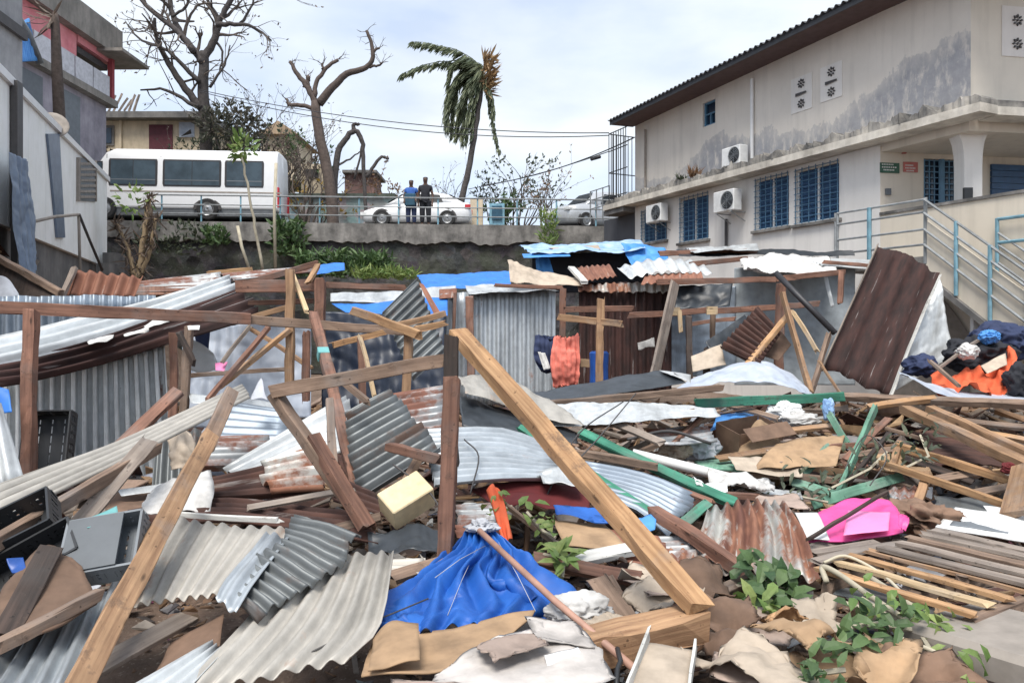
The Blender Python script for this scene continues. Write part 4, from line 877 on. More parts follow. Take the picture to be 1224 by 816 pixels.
def car(lab, origin, rot, low, roof, mat, L_, wid, wheels, r, name='car'):
    """low: (x, z_bottom, z_top) stations; roof: (x, z) outline of the glasshouse, front at x = 0"""
    M = Matrix.Translation(origin) @ Matrix.Rotation(rot, 4, 'Z'); e = empty(name, origin, lab, 'car', M=M); h = wid / 2
    secs = []
    for x, zb_, zt_, ins in low:
        p = [(x, -h + ins + .08, zb_), (x, -h + ins, zb_ + .15), (x, -h + ins - .02, (zb_ + zt_) / 2 + .05), (x, -h + ins + .05, zt_ - .04), (x, -h + ins + .16, zt_), (x, 0, zt_ + .03)]
        secs.append(p + [(q[0], -q[1], q[2]) for q in reversed(p[:-1])])
    loft(secs, 'body', M_(mat), e, M)
    secs = []
    for x, zb_, zt_ in roof:
        tw = .20 * (zt_ - zb_) / .5
        p = [(x, -h + .10, zb_), (x, -h + .11 + tw * .55, zb_ + (zt_ - zb_) * .6), (x, -h + .12 + tw, zt_ - .03), (x, -h + .26 + tw, zt_ + .01), (x, 0, zt_ + .035)]
        secs.append(p + [(q[0], -q[1], q[2]) for q in reversed(p[:-1])])
    loft(secs, 'cabin', M_(mat), e, M)
    def sidepane(xs_, sgn, nm='window'):
        m = MB(); pts = []
        for x, f0 in xs_:
            for i in range(len(roof) - 1):
                if roof[i][0] <= x <= roof[i + 1][0]:
                    k = (x - roof[i][0]) / (roof[i + 1][0] - roof[i][0]); zb_ = roof[i][1] * (1 - k) + roof[i + 1][1] * k; zt_ = roof[i][2] * (1 - k) + roof[i + 1][2] * k; break
            tw = .20 * (zt_ - zb_) / .5; z = zb_ + (zt_ - zb_) * f0; y = -h + .10 + (.01 + tw * .55) * f0 / .6 if f0 < .6 else -h + .11 + tw * .55 + (.01 + tw * .45) * (f0 - .6) / .4
            pts.append(M @ Vector((x, (y - .035) * (1 if sgn < 0 else -1), z)))
        m.prism(pts, (0, 0, 0), M.to_3x3() @ Vector((0, .01 * (1 if sgn < 0 else -1), 0))); return m.obj(nm, M_('car_glass'), e)
    for sg in (-1, 1):
        n = len(roof); x0, x1 = roof[1][0], roof[-2][0]; xm = (x0 + x1) / 2
        sidepane([(x0 - .1 * 0 + .10, .10), (xm - .04, .10), (xm - .04, .80), (x0 + .40, .80)], sg); sidepane([(xm + .04, .10), (x1 - .12, .10), (x1 - .28, .80), (xm + .04, .80)], sg)
    for i, nm in ((0, 'windscreen'), (len(roof) - 2, 'rear_window')):
        (xa, zb0, za), (xb, zb1, zbb) = roof[i], roof[i + 1]; lo = (xa, za) if i == 0 else (xb, zbb); hi = (xb, zbb) if i == 0 else (xa, za)
        off = Vector((-.02 if i == 0 else .02, 0, .045)); a = .12; q = lambda k, y: M @ (Vector((lo[0] + (hi[0] - lo[0]) * k, y, lo[1] + (hi[1] - lo[1]) * k)) + off)
        m = MB(); m.prism([q(.1, -h + .28), q(.1, h - .28), q(.9, h - .42), q(.9, -h + .42)], (0, 0, 0), M.to_3x3() @ Vector((0, 0, .01))); m.obj(nm, M_('car_glass'), e)
    for x in wheels:
        for y in (-h + .05, h - .05): wheel(e, M @ Vector((x, y, r)), r, .2, M.to_3x3() @ Vector((0, 1, 0)))
        for s_ in (-1, 1):
            m = MB(); m.add([M @ Vector((x + math.cos(a) * (r + .07), s_ * (h + .006), r + math.sin(a) * (r + .07))) for a in [i * math.pi / 10 for i in range(-1, 12)]], [tuple(range(13))]); m.obj('wheel_arch', M_('rod_dark'), e)
    for s_ in (-1, 1):
        m = MB(); m.box((0, 0, 0), (.30, .28, .12), M @ Matrix.Translation((low[1][0] + .02, s_ * (h - .22), low[1][2] - .14))); m.obj('headlamp', M_('frame_white'), e)
        m = MB(); m.box((0, 0, 0), (.22, .22, .16), M @ Matrix.Translation((L_ - .10, s_ * (h - .16), low[-2][2] - .16))); m.obj('tail_lamp', M_('lamp_red'), e)
        m = MB(); m.box((0, 0, 0), (.12, .2, .12), M @ Matrix.Translation((roof[1][0] - .2, s_ * (h + .06), roof[0][1] + .08))); m.obj('mirror', M_(mat), e)
        m = MB(); xm = (roof[1][0] + roof[-2][0]) / 2
        for dx in (-1.0, 0, .95): m.box((0, 0, 0), (.012, .01, .52), M @ Matrix.Translation((xm + dx, s_ * (h + .022), .60)))
        m.obj('door_seam', M_('rod_dark'), e)
    return e
CX0 = W(431, 0, 30).x
car('white saloon car parked facing left behind the two people', (CX0, 30.9, hill(-4, 30) + .01), 0,
    [(0, .30, .52, .30), (.10, .22, .66, .12), (.5, .20, .76, .02), (1.3, .20, .90, 0), (2.2, .20, .94, 0), (3.4, .20, .97, 0), (3.95, .22, 1.0, .03), (4.28, .26, .96, .10), (4.36, .34, .80, .2)],
    [(.98, .86, .90), (1.72, .90, 1.36), (2.2, .92, 1.44), (2.9, .93, 1.42), (3.4, .94, 1.34), (4.05, .97, 1.0)], 'car_white', 4.36, 1.76, (.85, 3.45), .32)
car('silver grey estate car parked by the grilled balcony of the building', W(695, 0, 31.5) * Vector((1, 1, 0)).x if False else Vector((W(664, 0, 31).x, 30.6, hill(2, 30) + .01)), R(32),
    [(0, .34, .72, .25), (.12, .26, .92, .08), (.6, .24, 1.0, .0), (1.2, .24, 1.06, 0), (2.4, .24, 1.08, 0), (3.6, .24, 1.08, 0), (4.1, .28, 1.06, .05), (4.2, .36, .95, .12)],
    [(.95, 1.0, 1.05), (1.6, 1.03, 1.60), (2.2, 1.04, 1.70), (3.3, 1.05, 1.70), (3.8, 1.06, 1.62), (4.14, 1.05, 1.08)], 'car_silver', 4.2, 1.8, (.85, 3.3), .34, 'car')
# ---------------------------------------------------------------- two people by the railing
def skinmesh(name, verts, edges, radii, mat, par, sub=2):
    me = bpy.data.meshes.new(name); me.from_pydata([Vector(v) for v in verts], edges, []); me.materials.append(mat)
    o = link(name, me, par, Matrix.Translation(MW[par.name].translation) if par else Matrix.Identity(4))
    o.modifiers.new('skin', 'SKIN').use_smooth_shade = True
    for i, r in enumerate(radii): me.skin_vertices[0].data[i].radius = (r, r) if not isinstance(r, tuple) else r; me.skin_vertices[0].data[i].use_root = (i == 0)
    sb = o.modifiers.new('sub', 'SUBSURF'); sb.levels = sub; sb.render_levels = sub; return o
def person(px, label, shirt, legs, hgt, arms, extra=None, turn=0):
    x = W(px, 0, 27.75).x; base = Vector((x, 27.75, hill(x, 28))); e = empty('person', base, label, 'person', M=Matrix.Translation(base) @ Matrix.Rotation(turn, 4, 'Z')); k = hgt / 1.75
    J = [(0, 0, .95), (0, 0, 1.15), (0, .0, 1.38), (0, 0, 1.50), (0, -.01, 1.58), (0, -.02, 1.66), (0, 0, 1.73)]
    Rr = [(.13, .10), (.125, .09), (.14, .09), (.065, .06), (.07, .07), (.098, .105), (.07, .08)]
    E = [(i, i + 1) for i in range(6)]
    for s in (-1, 1):
        b = len(J); J += [(s * .10, 0, .88), (s * .11, -.01, .50), (s * .115, .02, .09), (s * .125, -.14, .035)]; Rr += [.095, .062, .045, (.045, .03)]; E += [(0, b), (b, b + 1), (b + 1, b + 2), (b + 2, b + 3)]
        b = len(J); el, ha = arms[0 if s < 0 else 1]; J += [(s * .175, 0, 1.40), (s * el[0], el[1], el[2]), (s * ha[0], ha[1], ha[2]), (s * (ha[0] + .0), ha[1] - .03, ha[2] - .10)]; Rr += [.062, .045, .034, .03]; E += [(2, b), (b, b + 1), (b + 1, b + 2), (b + 2, b + 3)]
        hb_ = b + 3
        for q in range(5): J.append((s * (ha[0] + (q - 2) * .018), ha[1] - .045 - .012 * q, ha[2] - .17 + .012 * abs(q - 2))); Rr.append(.011); E.append((hb_, len(J) - 1))
    J = [tuple(c * k for c in p) for p in J]; Rr = [tuple(c * k for c in r) if isinstance(r, tuple) else r * k for r in Rr]
    skinmesh('body', J, E, Rr, M_('skin'), e)
    def cloth(nm, idx, ed, rr, mt): skinmesh(nm, [tuple(c * k for c in p) for p in idx], ed, [tuple(c * k for c in r) if isinstance(r, tuple) else r * k for r in rr], M_(mt), e)
    a0, a1 = arms; mid = lambda a, s: (s * (.2 + a[0][0]) / 2, a[0][1] * .5, (1.4 + a[0][2]) / 2)
    cloth('shirt', [(0, 0, .84), (0, 0, 1.18), (0, 0, 1.38), (0, 0, 1.47), (-.175, 0, 1.40), mid(a0, -1), (.175, 0, 1.40), mid(a1, 1)], [(0, 1), (1, 2), (2, 3), (2, 4), (4, 5), (2, 6), (6, 7)], [(.17, .15), (.165, .14), (.165, .135), (.10, .095), .085, .075, .085, .075], shirt)
    cloth('trousers', [(0, 0, 1.06), (-.10, 0, .85), (-.11, -.01, .48), (-.115, .02, .16), (.10, 0, .85), (.11, -.01, .48), (.115, .02, .16)], [(0, 1), (1, 2), (2, 3), (0, 4), (4, 5), (5, 6)], [(.185, .155), .125, .095, .08, .125, .095, .08], legs)
    cloth('hair', [(0, .02, 1.67), (0, .01, 1.73), (0, .0, 1.765)], [(0, 1), (1, 2)], [(.10, .10), (.10, .108), (.06, .065)], 'hair')
    for s in (-1, 1): m = MB(); m.box(tuple(base + Vector((s * .125, -.07, .05)) * k), (.10, .27, .09)); m.obj('shoe', M_('white_plastic'), e)
    for nm, pos, sz, mt in (('nose', (0, -.125, 1.645), .018, 'skin'), ('eye', (-.035, -.105, 1.675), .012, 'hair'), ('eye', (.035, -.105, 1.675), .012, 'hair'), ('mouth', (0, -.11, 1.60), .02, 'maroon')):
        m = MB(); m.box(tuple(base + Vector(pos) * k), (sz * 1.6, sz, sz)); m.obj(nm, M_(mt), e)
    return e, base, k
e, base, k = person(491.5, 'person in a bright blue top with dark bag standing at the railing', 'blue_shirt', 'navy_cloth', 1.74, [((.27, -.03, 1.13), (.22, -.22, 1.02)), ((.27, -.02, 1.12), (.20, -.22, 1.08))])
m = MB(); rbox(m, Matrix.Translation(base + Vector((-.02, -.19, 1.0))), (.40, .10, .46), .03); m.obj('bag', M_('blue_bag'), e)
person(508.5, 'taller person in dark clothes standing to the right of the blue top', 'black_cloth', 'black_cloth', 1.86, [((.25, .02, 1.12), (.24, -.05, .86)), ((.26, .0, 1.12), (.25, -.06, .87))], turn=R(0))
# ---------------------------------------------------------------- trees
def limb(b, pts, r0, r1, Z=None, n=7):
    q = [W(*p) if len(p) == 3 else W(p[0], p[1], Z) for p in pts]; k = len(q)
    # smooth the polyline
    s = []
    for i in range(k - 1):
        a = q[i - 1] if i else q[0] * 2 - q[1]; d = q[i + 2] if i + 2 < k else q[-1] * 2 - q[-2]
        for j in range(4): s.append(cr(a, q[i], q[i + 1], d, j / 4))
    s.append(q[-1]); px = .60 * (Z / F if Z else 33 / F)
    b.tube([p + rv() * .03 for p in s], [(r0 + (r1 - r0) * i / (len(s) - 1)) * px for i in range(len(s))], n); return s
leafm('leaf_tangle', (.045, .05, .04), (.12, .11, .085), (.08, .09, .06))
Z = 33.5
tr = empty('bare_tree', W(246, 190, Z), 'large dark leafless tree with spreading broken limbs behind the minibus', 'tree')
b = MB(); limb(b, [(247, 250), (246, 165), (243, 120), (243, 85), (245, 62)], 13, 9, Z, 10); b.obj('trunk', M_('bark'), tr, smooth=True)
tw = MB(); lf = MB(); Ls = [([(244, 70), (257, 47), (262, 27), (272, 8), (288, -18)], 8, 4.5), ([(258, 30), (280, 29), (303, 33), (324, 48)], 5.5, 1.6), ([(243, 75), (231, 60), (216, 40), (206, 18), (200, -14)], 8, 4.5), ([(232, 62), (210, 36), (186, 18), (163, -6)], 6.5, 3.2),
    ([(242, 130), (222, 106), (202, 76), (188, 50), (185, 22)], 8.5, 3), ([(235, 128), (200, 108), (168, 108)], 4.5, 1.5), ([(238, 98), (216, 76), (196, 58), (176, 52)], 5, 2), ([(264, 25), (250, 5), (242, -15)], 4, 2.5), ([(255, 48), (266, 62), (262, 88)], 3, 1.5), ([(287, 29), (300, 10), (305, -10)], 3, 1.5), ([(205, 20), (222, 8), (230, -12)], 3, 2), ([(188, 55), (165, 45), (150, 25)], 3, 1), ([(250, 105), (268, 78), (275, 55)], 3, 1.2)]
for pts, r0, r1 in Ls:
    b = MB(); s = limb(b, pts, r0, r1, Z + rnd(-1, 1)); b.obj('limb', M_('bark'), tr, smooth=True)
    for i in range(3, len(s), 2):
        if rnd(0, 1) < .95: twigs(tw, s[i], rv() + (s[i] - s[i - 1]).normalized() * .6 + Vector((0, 0, .25)), rnd(.7, 1.7), r1 * .55 * Z / F, 2, .75, 2, .1, (lf, 1, .16))
kind(tw.obj('twigs', M_('twig'), tr), 'stuff'); kind(lf.obj('withered_leaves', M_('leaf_dead'), tr), 'stuff')
b = MB()
for px, py, r, n in ((262, 152, .85, 240), (285, 140, .7, 150), (246, 142, .6, 110), (300, 152, .6, 130), (270, 130, .5, 60)): clump(b, W(px, py, 33), r, n, .26, .11, .8)
o = b.obj('creeper', M_('leaf_tangle'), tr); kind(o, 'stuff')
Z = 32.0
tr = empty('pollarded_tree', W(395, 235, Z), 'pollarded tree with stubby lopped brown limbs beside the road', 'tree')
b = MB(); limb(b, [(399, 292), (396, 235), (388, 188), (381, 158), (377, 122)], 12, 9, Z, 10); b.obj('trunk', M_('bark_brown'), tr, smooth=True)
tw = MB()
for pts, r0, r1 in (([(378, 126), (369, 106), (356, 90), (347, 74)], 7, 3.5), ([(376, 116), (379, 98), (390, 82), (405, 71)], 5, 3.4), ([(372, 112), (368, 100), (368, 92)], 5, 4.4), ([(381, 124), (398, 104), (414, 89), (438, 81), (446, 62), (439, 37)], 9, 3), ([(377, 130), (360, 126), (345, 125)], 4.5, 4), ([(440, 80), (450, 79), (457, 75)], 3, 2), ([(446, 62), (453, 58)], 3, 2.2), ([(386, 84), (386, 75)], 3, 2), ([(346, 127), (342, 118)], 3.5, 2.5)):
    b = MB(); s = limb(b, pts, r0, r1, Z); b.obj('limb', M_('bark_brown'), tr, smooth=True)
    for q in range(5): twigs(tw, s[-1 - q % 3], rv() + Vector((0, 0, .5)), rnd(.2, .5), .018, 1, .7, 2)
for q in range(20): twigs(tw, W(rnd(335, 378), rnd(120, 190), Z), rv() + Vector((0, 0, .3)), rnd(.3, .7), .012, 1, .8, 2)
kind(tw.obj('twigs', M_('twig'), tr), 'stuff')
tr = empty('broken_tree', W(425, 235, 32.5), 'small broken tree with an arched dark branch right of the pollarded tree', 'tree')
b = MB(); limb(b, [(399, 292), (402, 195), (412, 168), (424, 157), (433, 168), (434, 200), (440, 290)], 7, 3.5, 32.5); b.obj('trunk', M_('bark'), tr, smooth=True)
for pts, r0, r1 in (([(425, 160), (423, 150), (430, 148)], 5, 3), ([(438, 212), (446, 200), (456, 188), (464, 190)], 4, 2.5), ([(424, 215), (430, 190), (432, 172)], 2.5, 1.5), ([(402, 200), (418, 190), (430, 182)], 2.5, 1.2)):
    b = MB(); limb(b, pts, r0, r1, 32.5); b.obj('limb', M_('bark'), tr, smooth=True)
# palm
Z = 33.0
pm = empty('palm_tree', W(550, 268, Z), 'wind battered coconut palm with fronds blown to the left', 'palm tree')
b = MB(); limb(b, [(548, 292), (552, 240), (560, 205), (567, 165), (573, 120), (577, 82)], 7, 4.6, Z, 9); b.obj('trunk', M_('bark'), pm, smooth=True)
for pts, L_, n in (([(576, 80), (552, 63), (522, 54), (492, 50)], .62, 44), ([(575, 82), (545, 73), (508, 78), (479, 90)], .60, 44), ([(575, 80), (556, 82), (538, 108), (533, 150)], 1.0, 40), ([(576, 80), (560, 84), (545, 115), (541, 158)], 1.0, 40), ([(576, 82), (566, 88), (556, 125), (553, 165)], .95, 40), ([(580, 90), (584, 112), (590, 150), (597, 182)], .50, 36), ([(578, 85), (572, 105), (567, 135), (565, 166)], .8, 36), ([(580, 95), (588, 115), (591, 140)], .55, 28), ([(576, 80), (552, 88), (537, 125), (536, 150)], .9, 40), ([(577, 82), (562, 100), (549, 140), (547, 162)], .9, 40), ([(577, 84), (568, 100), (560, 140), (558, 166)], .9, 40), ([(576, 78), (558, 70), (542, 78), (537, 98)], .8, 36), ([(577, 80), (568, 92), (558, 108), (548, 130)], .9, 36), ([(577, 80), (572, 78), (560, 95), (556, 130)], .9, 36)):
    b = MB(); s = limb(b, pts, 1.2, .4, Z + rnd(-.4, .4), 4)
    for i in range(n):
        k = i / n * (len(s) - 1.01); a = int(k); p = s[a].lerp(s[a + 1], k - a); t = (s[a + 1] - s[a]).normalized(); sg = 1 if i % 2 else -1
        d = (t * .55 + Vector((0, .55 * sg, 0)) + Vector((-.25, 0, -.85)) + rv() * .22); [leafv(b, p + rv() * .06, d + rv() * .15, rv(), L_ * rnd(.7, 1.1) * (1 - .35 * i / n), .085, droop=.05) for _ in range(6)]
    b.obj('frond', M_('leaf_palm'), pm)
b = MB()
for k in range(150):
    p = W(581 + rnd(-5, 7), 90 + rnd(-20, 20), Z - .2); leafv(b, p, Vector((rnd(-.15, 1), rnd(-.5, .3), rnd(-.3, 1))), rv(), rnd(.35, .8), .11, droop=.1)
b.obj('dry_crown', M_('leaf_tan'), pm)
# shrubs, saplings and creepers
def shrub(name, label, cat, px, py, Z, h, spread, nst, mat='leaf_dull', leaves=6, size=.14, bark='twig', group=None, depth=3):
    p0 = W(px, py, Z); h += max(0, p0.z - hill(p0.x, p0.y)) * .9; p0.z = hill(p0.x, p0.y) - .08; e = empty(name, p0, label, cat, group); tw = MB(); lf = MB()
    for k in range(nst): twigs(tw, p0 + Vector((rnd(-1, 1) * spread * .4 * Z / F, 0, 0)), Vector((rnd(-1, 1) * .5 * spread / 20, rnd(-.3, .3), 1)), h * rnd(.35, .5), .03 * h / 2, depth, .7, 2, .35, (lf, leaves, size))
    tw.obj('stems', M_(bark), e); kind(lf.obj('foliage', M_(mat), e), 'stuff'); return e
shrub('shrub', 'tall sparse shrub with thin bare stems right of the palm', 'shrub', 593, 266, 35, 2.9, 20, 4, 'leaf_dull', 5, .17)
shrub('shrub', 'tangled grey green shrub in the middle of the roadside thicket', 'shrub', 622, 266, 34, 3.1, 22, 6, 'leaf_dull', 6, .17)
shrub('shrub', 'twiggy tall shrub with straw stems next to the silver car', 'shrub', 651, 268, 33, 3.0, 14, 5, 'leaf_dry', 3, .13)
shrub('shrub', 'low leafy shrub under the roadside thicket behind the wall', 'shrub', 606, 266, 33, 1.4, 25, 8, 'leaf', 10, .15)
shrub('shrub', 'bare twig bush behind the two people', 'shrub', 527, 240, 36, 2.0, 14, 5, 'leaf_dead', 2, .1)
shrub('shrub', 'dusty bush directly behind the minibus roof', 'shrub', 282, 186, 35, 2.0, 26, 7, 'leaf_dull', 8, .2)
shrub('shrub', 'dead brown thicket between the minibus and the pollarded tree', 'shrub', 348, 225, 35, 2.6, 28, 8, 'leaf_dead', 6, .17)
shrub('shrub', 'green bush with upright leaves behind the minibus rear', 'shrub', 342, 172, 38, 1.2, 16, 6, 'leaf', 9, .2)
shrub('shrub', 'yellow leaved bush left of the pollarded trunk', 'shrub', 378, 212, 34, 1.0, 9, 4, 'leaf_yellow', 5, .18)
shrub('shrub', 'brownish creeper shrub at the corner of the beige house', 'shrub', 103, 185, 34, 1.5, 18, 7, 'leaf_dead', 8, .16)
shrub('shrub', 'tall tangle of thin bare branches behind the rear of the minibus', 'shrub', 312, 190, 34.5, 3.6, 26, 7, 'leaf_dead', 2, .12, depth=4)
shrub('shrub', 'grey leafless thicket left of the pollarded trunk', 'shrub', 362, 218, 33.5, 2.6, 20, 7, 'leaf_dead', 2, .12, depth=4)
shrub('shrub', 'dark bushy growth under the large leafless tree', 'shrub', 258, 186, 34.2, 1.7, 24, 8, 'leaf_dull', 8, .17)
shrub('shrub', 'small cone shaped tan shrub left of the two people', 'shrub', 464, 236, 35, 1.5, 6, 6, 'leaf_dry', 8, .14)
def fern(name, label, cat, px, py, Z, n, L_, mat='leaf', wdt=.09, sprx=.5, hh=.5):
    b = MB(); c = W(px, py, Z)
    for k in range(n): leafv(b, c + Vector((rnd(-1, 1) * sprx, rnd(-.4, .4), rnd(-.2, 1) * hh)), Vector((rnd(-1, 1), rnd(-1, .4), rnd(.1, 1.1))), rv(), L_ * rnd(.5, 1.1), wdt, droop=.35)
    o = b.obj(name, M_(mat), None, Matrix.Translation(c)); tag(o, label, cat); return o
fern('creeper', 'bright green creeper mound spilling at the foot of the stone wall', 'creeper', 410, 328, 23, 900, .42, 'leaf', .08, 1.4, .55)
fern('creeper', 'straw tinged grass tail at the right end of the green mound', 'creeper', 462, 333, 22.5, 420, .34, 'leaf_light', .05, .9, .2)
fern('creeper', 'dark ivy patch hanging below the coping beside the thin poles', 'creeper', 345, 300, 26.5, 260, .35, 'leaf', .12, .5, 1.0)
fern('creeper', 'leafy tuft on the dark wall right of the dry stemmed plant', 'creeper', 258, 290, 26.4, 160, .3, 'leaf', .1, .35, .5)
fern('creeper', 'pale leafy mat over the upper left of the stone wall', 'creeper', 205, 300, 26.3, 190, .26, 'leaf_dull', .1, 1.1, 1.0)
fern('creeper', 'hanging weed on the stone wall below the shrubs', 'creeper', 656, 290, 26.4, 130, .4, 'leaf_light', .06, .3, 1.0)
pl = empty('dry_plant', W(163, 352, 20), 'dry forked plant with shaggy brown stems in front of the stone wall', 'plant')
for pts, r0, r1 in (([(163, 355), (160, 325), (152, 295), (140, 268)], 6, 3), ([(163, 350), (168, 310), (175, 270), (178, 240)], 6.5, 5), ([(165, 335), (178, 300), (186, 262)], 5, 3)):
    b = MB(); s = limb(b, pts, r0, r1, 20); b.obj('stem', M_('stem_dry'), pl, smooth=True)
    b = MB()
    for p in s:
        for q in range(9): leafv(b, p + rv() * .06, Vector((rnd(-1, 1) * .5, rnd(-1, 1) * .5, rnd(-1, .6))), rv(), rnd(.2, .45), .05)
    for q in range(20): leafv(b, s[-1] + rv() * .1, rv() + Vector((0, 0, .3)), rv(), .26, .06)
    kind(b.obj('dead_leaves', M_('leaf_dead'), pl), 'stuff')
b = MB(); clump(b, W(160, 238, 20), .45, 45, .22, .09); b.obj('leaves', M_('leaf_light'), pl)
sp = empty('sapling', W(313, 318, 24), 'slim pale sapling with a light green leaf tuft before the minibus', 'sapling')
b = MB(); limb(b, [(290, 188), (297, 230), (305, 272), (315, 322)], 2.2, 3.2, 24); b.obj('stem', M_('stick_pale'), sp, smooth=True)
b = MB(); clump(b, W(291, 177, 24), .32, 70, .34, .12, 1.3); b.obj('leaves', M_('leaf_light'), sp)
rod('stick', 'straight pale stick standing under the rear lamp of the minibus', 'stick', [(330, 195, 24), (328, 250, 24), (329, 320, 24)], .05, 'stick_pale')
rod('stick', 'short curved stick leaning left of the slim sapling', 'stick', [(284, 270, 23.5), (289, 295, 23.5), (299, 325, 23.5)], .05, 'stick_pale')
# power lines
def wire(label, pts, r=.016): rod('power_line', label, 'power line', [W(*p) for p in pts], r, 'black_metal', 5)
def sag(a, b, d, n=14): return [(a[0] + (b[0] - a[0]) * i / n, a[1] + (b[1] - a[1]) * i / n + 4 * d * (i / n) * (1 - i / n), a[2] + (b[2] - a[2]) * i / n) for i in range(n + 1)]
wire('upper power line sagging across the sky to the grilled balcony', sag((240, 108, 31), (728, 159, 23.6), 14)); wire('lower power line sagging across the sky to the grilled balcony', sag((240, 110, 31.2), (728, 162, 23.4), 19))
wire('thin cable rising to the middle of the balcony grille', sag((560, 226, 34), (728, 181, 23.6), 4)); wire('thick spliced cable climbing to the building eave', sag((575, 222, 34), (757, 165, 23.7), 8), .022)
rod('cable_splice', 'dark splice sleeve on the cable near the balcony', 'cable splice', [(707, 190.5, 26.2), (717, 187.6, 25.8)], .06, 'black_metal')
# ================================================================ collapsed shacks
plain('cream_board', (.48, .40, .315), .8, dark=.65); plain('blue_plastic', (.02, .10, .42), .4); plain('panel_grey', (.30, .335, .36), .6, dark=.75)
wood('wood_mid', (.20, .11, .06), (.42, .26, .145), .3)
tarpm('tarp_mid', (.02, .14, .50), (.03, .20, .66)); plain('navy_sheet', (.014, .022, .042), .4, dark=.7)
def G(px, py, h=.1): return W(px, py, (EYE - h) * F / (py - HOR))
def T(label, p, q, w_=.08, h_=.08, mat='wood_red', roll=0, name='timber', cat=None, group=None): return beam(name, label, cat or name.replace('_', ' '), p, q, w_, h_, mat, roll, group)
def S(label, net, mat, name='roof_sheet', cat=None, **kw): return surf(name, label, cat or name.replace('_', ' '), net, mat, **kw)
# ---- left
T('brown edge timber of the sloping dark panel under the white cabin', (-12, 303, 11.2), (72, 350, 10.5), .09, .09, 'wood_brown')
S('sloping dark board panel at the far left below the white cabin', [[(-14, 306, 11.3), (70, 351, 10.6)], [(-14, 360, 10.9), (50, 362, 10.5)]], 'wood_dark', 'wood_board', 'board', thick=.03, crumple=.01)
S('grey cloth drooping under the sloping dark panel', [[(-14, 328, 10.7), (8, 332, 10.6), (22, 350, 10.5)], [(-14, 362, 10.4), (8, 360, 10.4), (26, 364, 10.4)]], 'grey_cloth', 'cloth', crumple=.03)
S('short rusty corrugated sheet standing upright left of the dry plant', [[(86, 322, 11), (172, 330, 11.1)], [(76, 355, 10.8), (162, 356, 10.9)]], 'rust_red', pitch=.15, amp=.025, torn=.03)
T('pale edge board on the left of the short rusty upright sheet', (89, 321, 10.9), (74, 354, 10.7), .09, .05, 'wood_grey', name='board')
S('dull grey sheet lying behind the silver ridge sheet', [[(165, 336, 12), (264, 325, 12)], [(158, 350, 11.5), (262, 347, 11.5)]], 'zinc_half', pitch=.12, along='u')
S('brown boarding strip below the dull grey sheet', [[(110, 345, 11.6), (262, 341, 11.7)], [(110, 353, 11.4), (262, 352, 11.5)]], 'wood_red', 'wood_board', 'board', thick=.03)
T('tan board lying on debris at the foot of the stone wall', (248, 327, 14), (300, 322, 14.3), .16, .08, 'wood_tan', name='board')
S('pale corrugated wall sheet behind the long horizontal beam', [[(-30, 353, 10), (90, 352, 10.3), (186, 352, 10.6)], [(-30, 480, 10), (90, 478, 10.3), (186, 470, 10.6)]], 'zinc_blue', 'wall_sheet', pitch=.125, amp=.022, torn=.02)
S('bright silver roof sheet sloping up to the right over the long beam', [[(-30, 407, 7.7), (120, 374, 8.7), (276, 329, 9.9)], [(-30, 425, 7.4), (125, 388, 8.5), (281, 335, 9.8)], [(-30, 443, 7.2), (130, 404, 8.3), (286, 346, 9.6)]], 'zinc_white', pitch=.17, amp=.028, along='u', crumple=.03, torn=.08)
S('dark brown rusted roof sheet hanging below the bright silver sheet', [[(-30, 441, 7.3), (120, 403, 8.25), (292, 341, 9.7)], [(-30, 466, 6.9), (110, 436, 8.0), (314, 374, 9.2)]], 'rust_purple', pitch=.12, amp=.022, along='u', crumple=.03, torn=.08)
for i, (x, y, lab) in enumerate(((162, 389, 'larger white torn strip curling on the brown rusted sheet'), (120, 402, 'smaller white torn strip on the brown rusted sheet further left'), (188, 383, 'white torn strip nearest the beam end of the rusted sheet'))):
    S(lab, [[(x - 16, y + 7, 8.1), (x, y + 1, 8.2), (x + 16, y - 3, 8.3)], [(x - 14, y + 10, 7.9), (x, y + 7, 8.0), (x + 15, y + 3, 8.1)]], 'white_cloth', 'torn_strip', 'scrap', crumple=.05)
S('tall corrugated wall sheet with deep dark grooves at the left', [[(-30, 456, 8), (90, 433, 8.4), (196, 405, 8.8)], [(-30, 612, 8), (90, 602, 8.4), (208, 578, 8.8)]], 'zinc_light', 'wall_sheet', pitch=.107, amp=.030, crumple=.012, nv=12, prof='deep')
T('long reddish horizontal beam across the left shack', (-30, 366, 6.6), (300, 381, 7.4), .07, .11, 'wood_red')
T('grey brown beam continuing the long horizontal beam to the right', (300, 382, 7.45), (486, 396, 7.9), .06, .09, 'wood_brown')
T('red brown post under the left end of the long beam', (38, 372, 6.52), (35, 575, 6.4), .10, .10, 'wood_red', name='post')
S('white corrugated sheet leaning at the left picture edge', [[(-40, 470, 6), (2, 478, 6.1)], [(-30, 600, 5.6), (27, 574, 5.7)]], 'zinc_white', pitch=.12, amp=.022)
S('small blue cloth above the white corrugated sheet at the left', [[(-20, 458, 6.3), (10, 465, 6.3)], [(-20, 498, 6.2), (14, 492, 6.2)]], 'tarp_mid', 'cloth', crumple=.03)
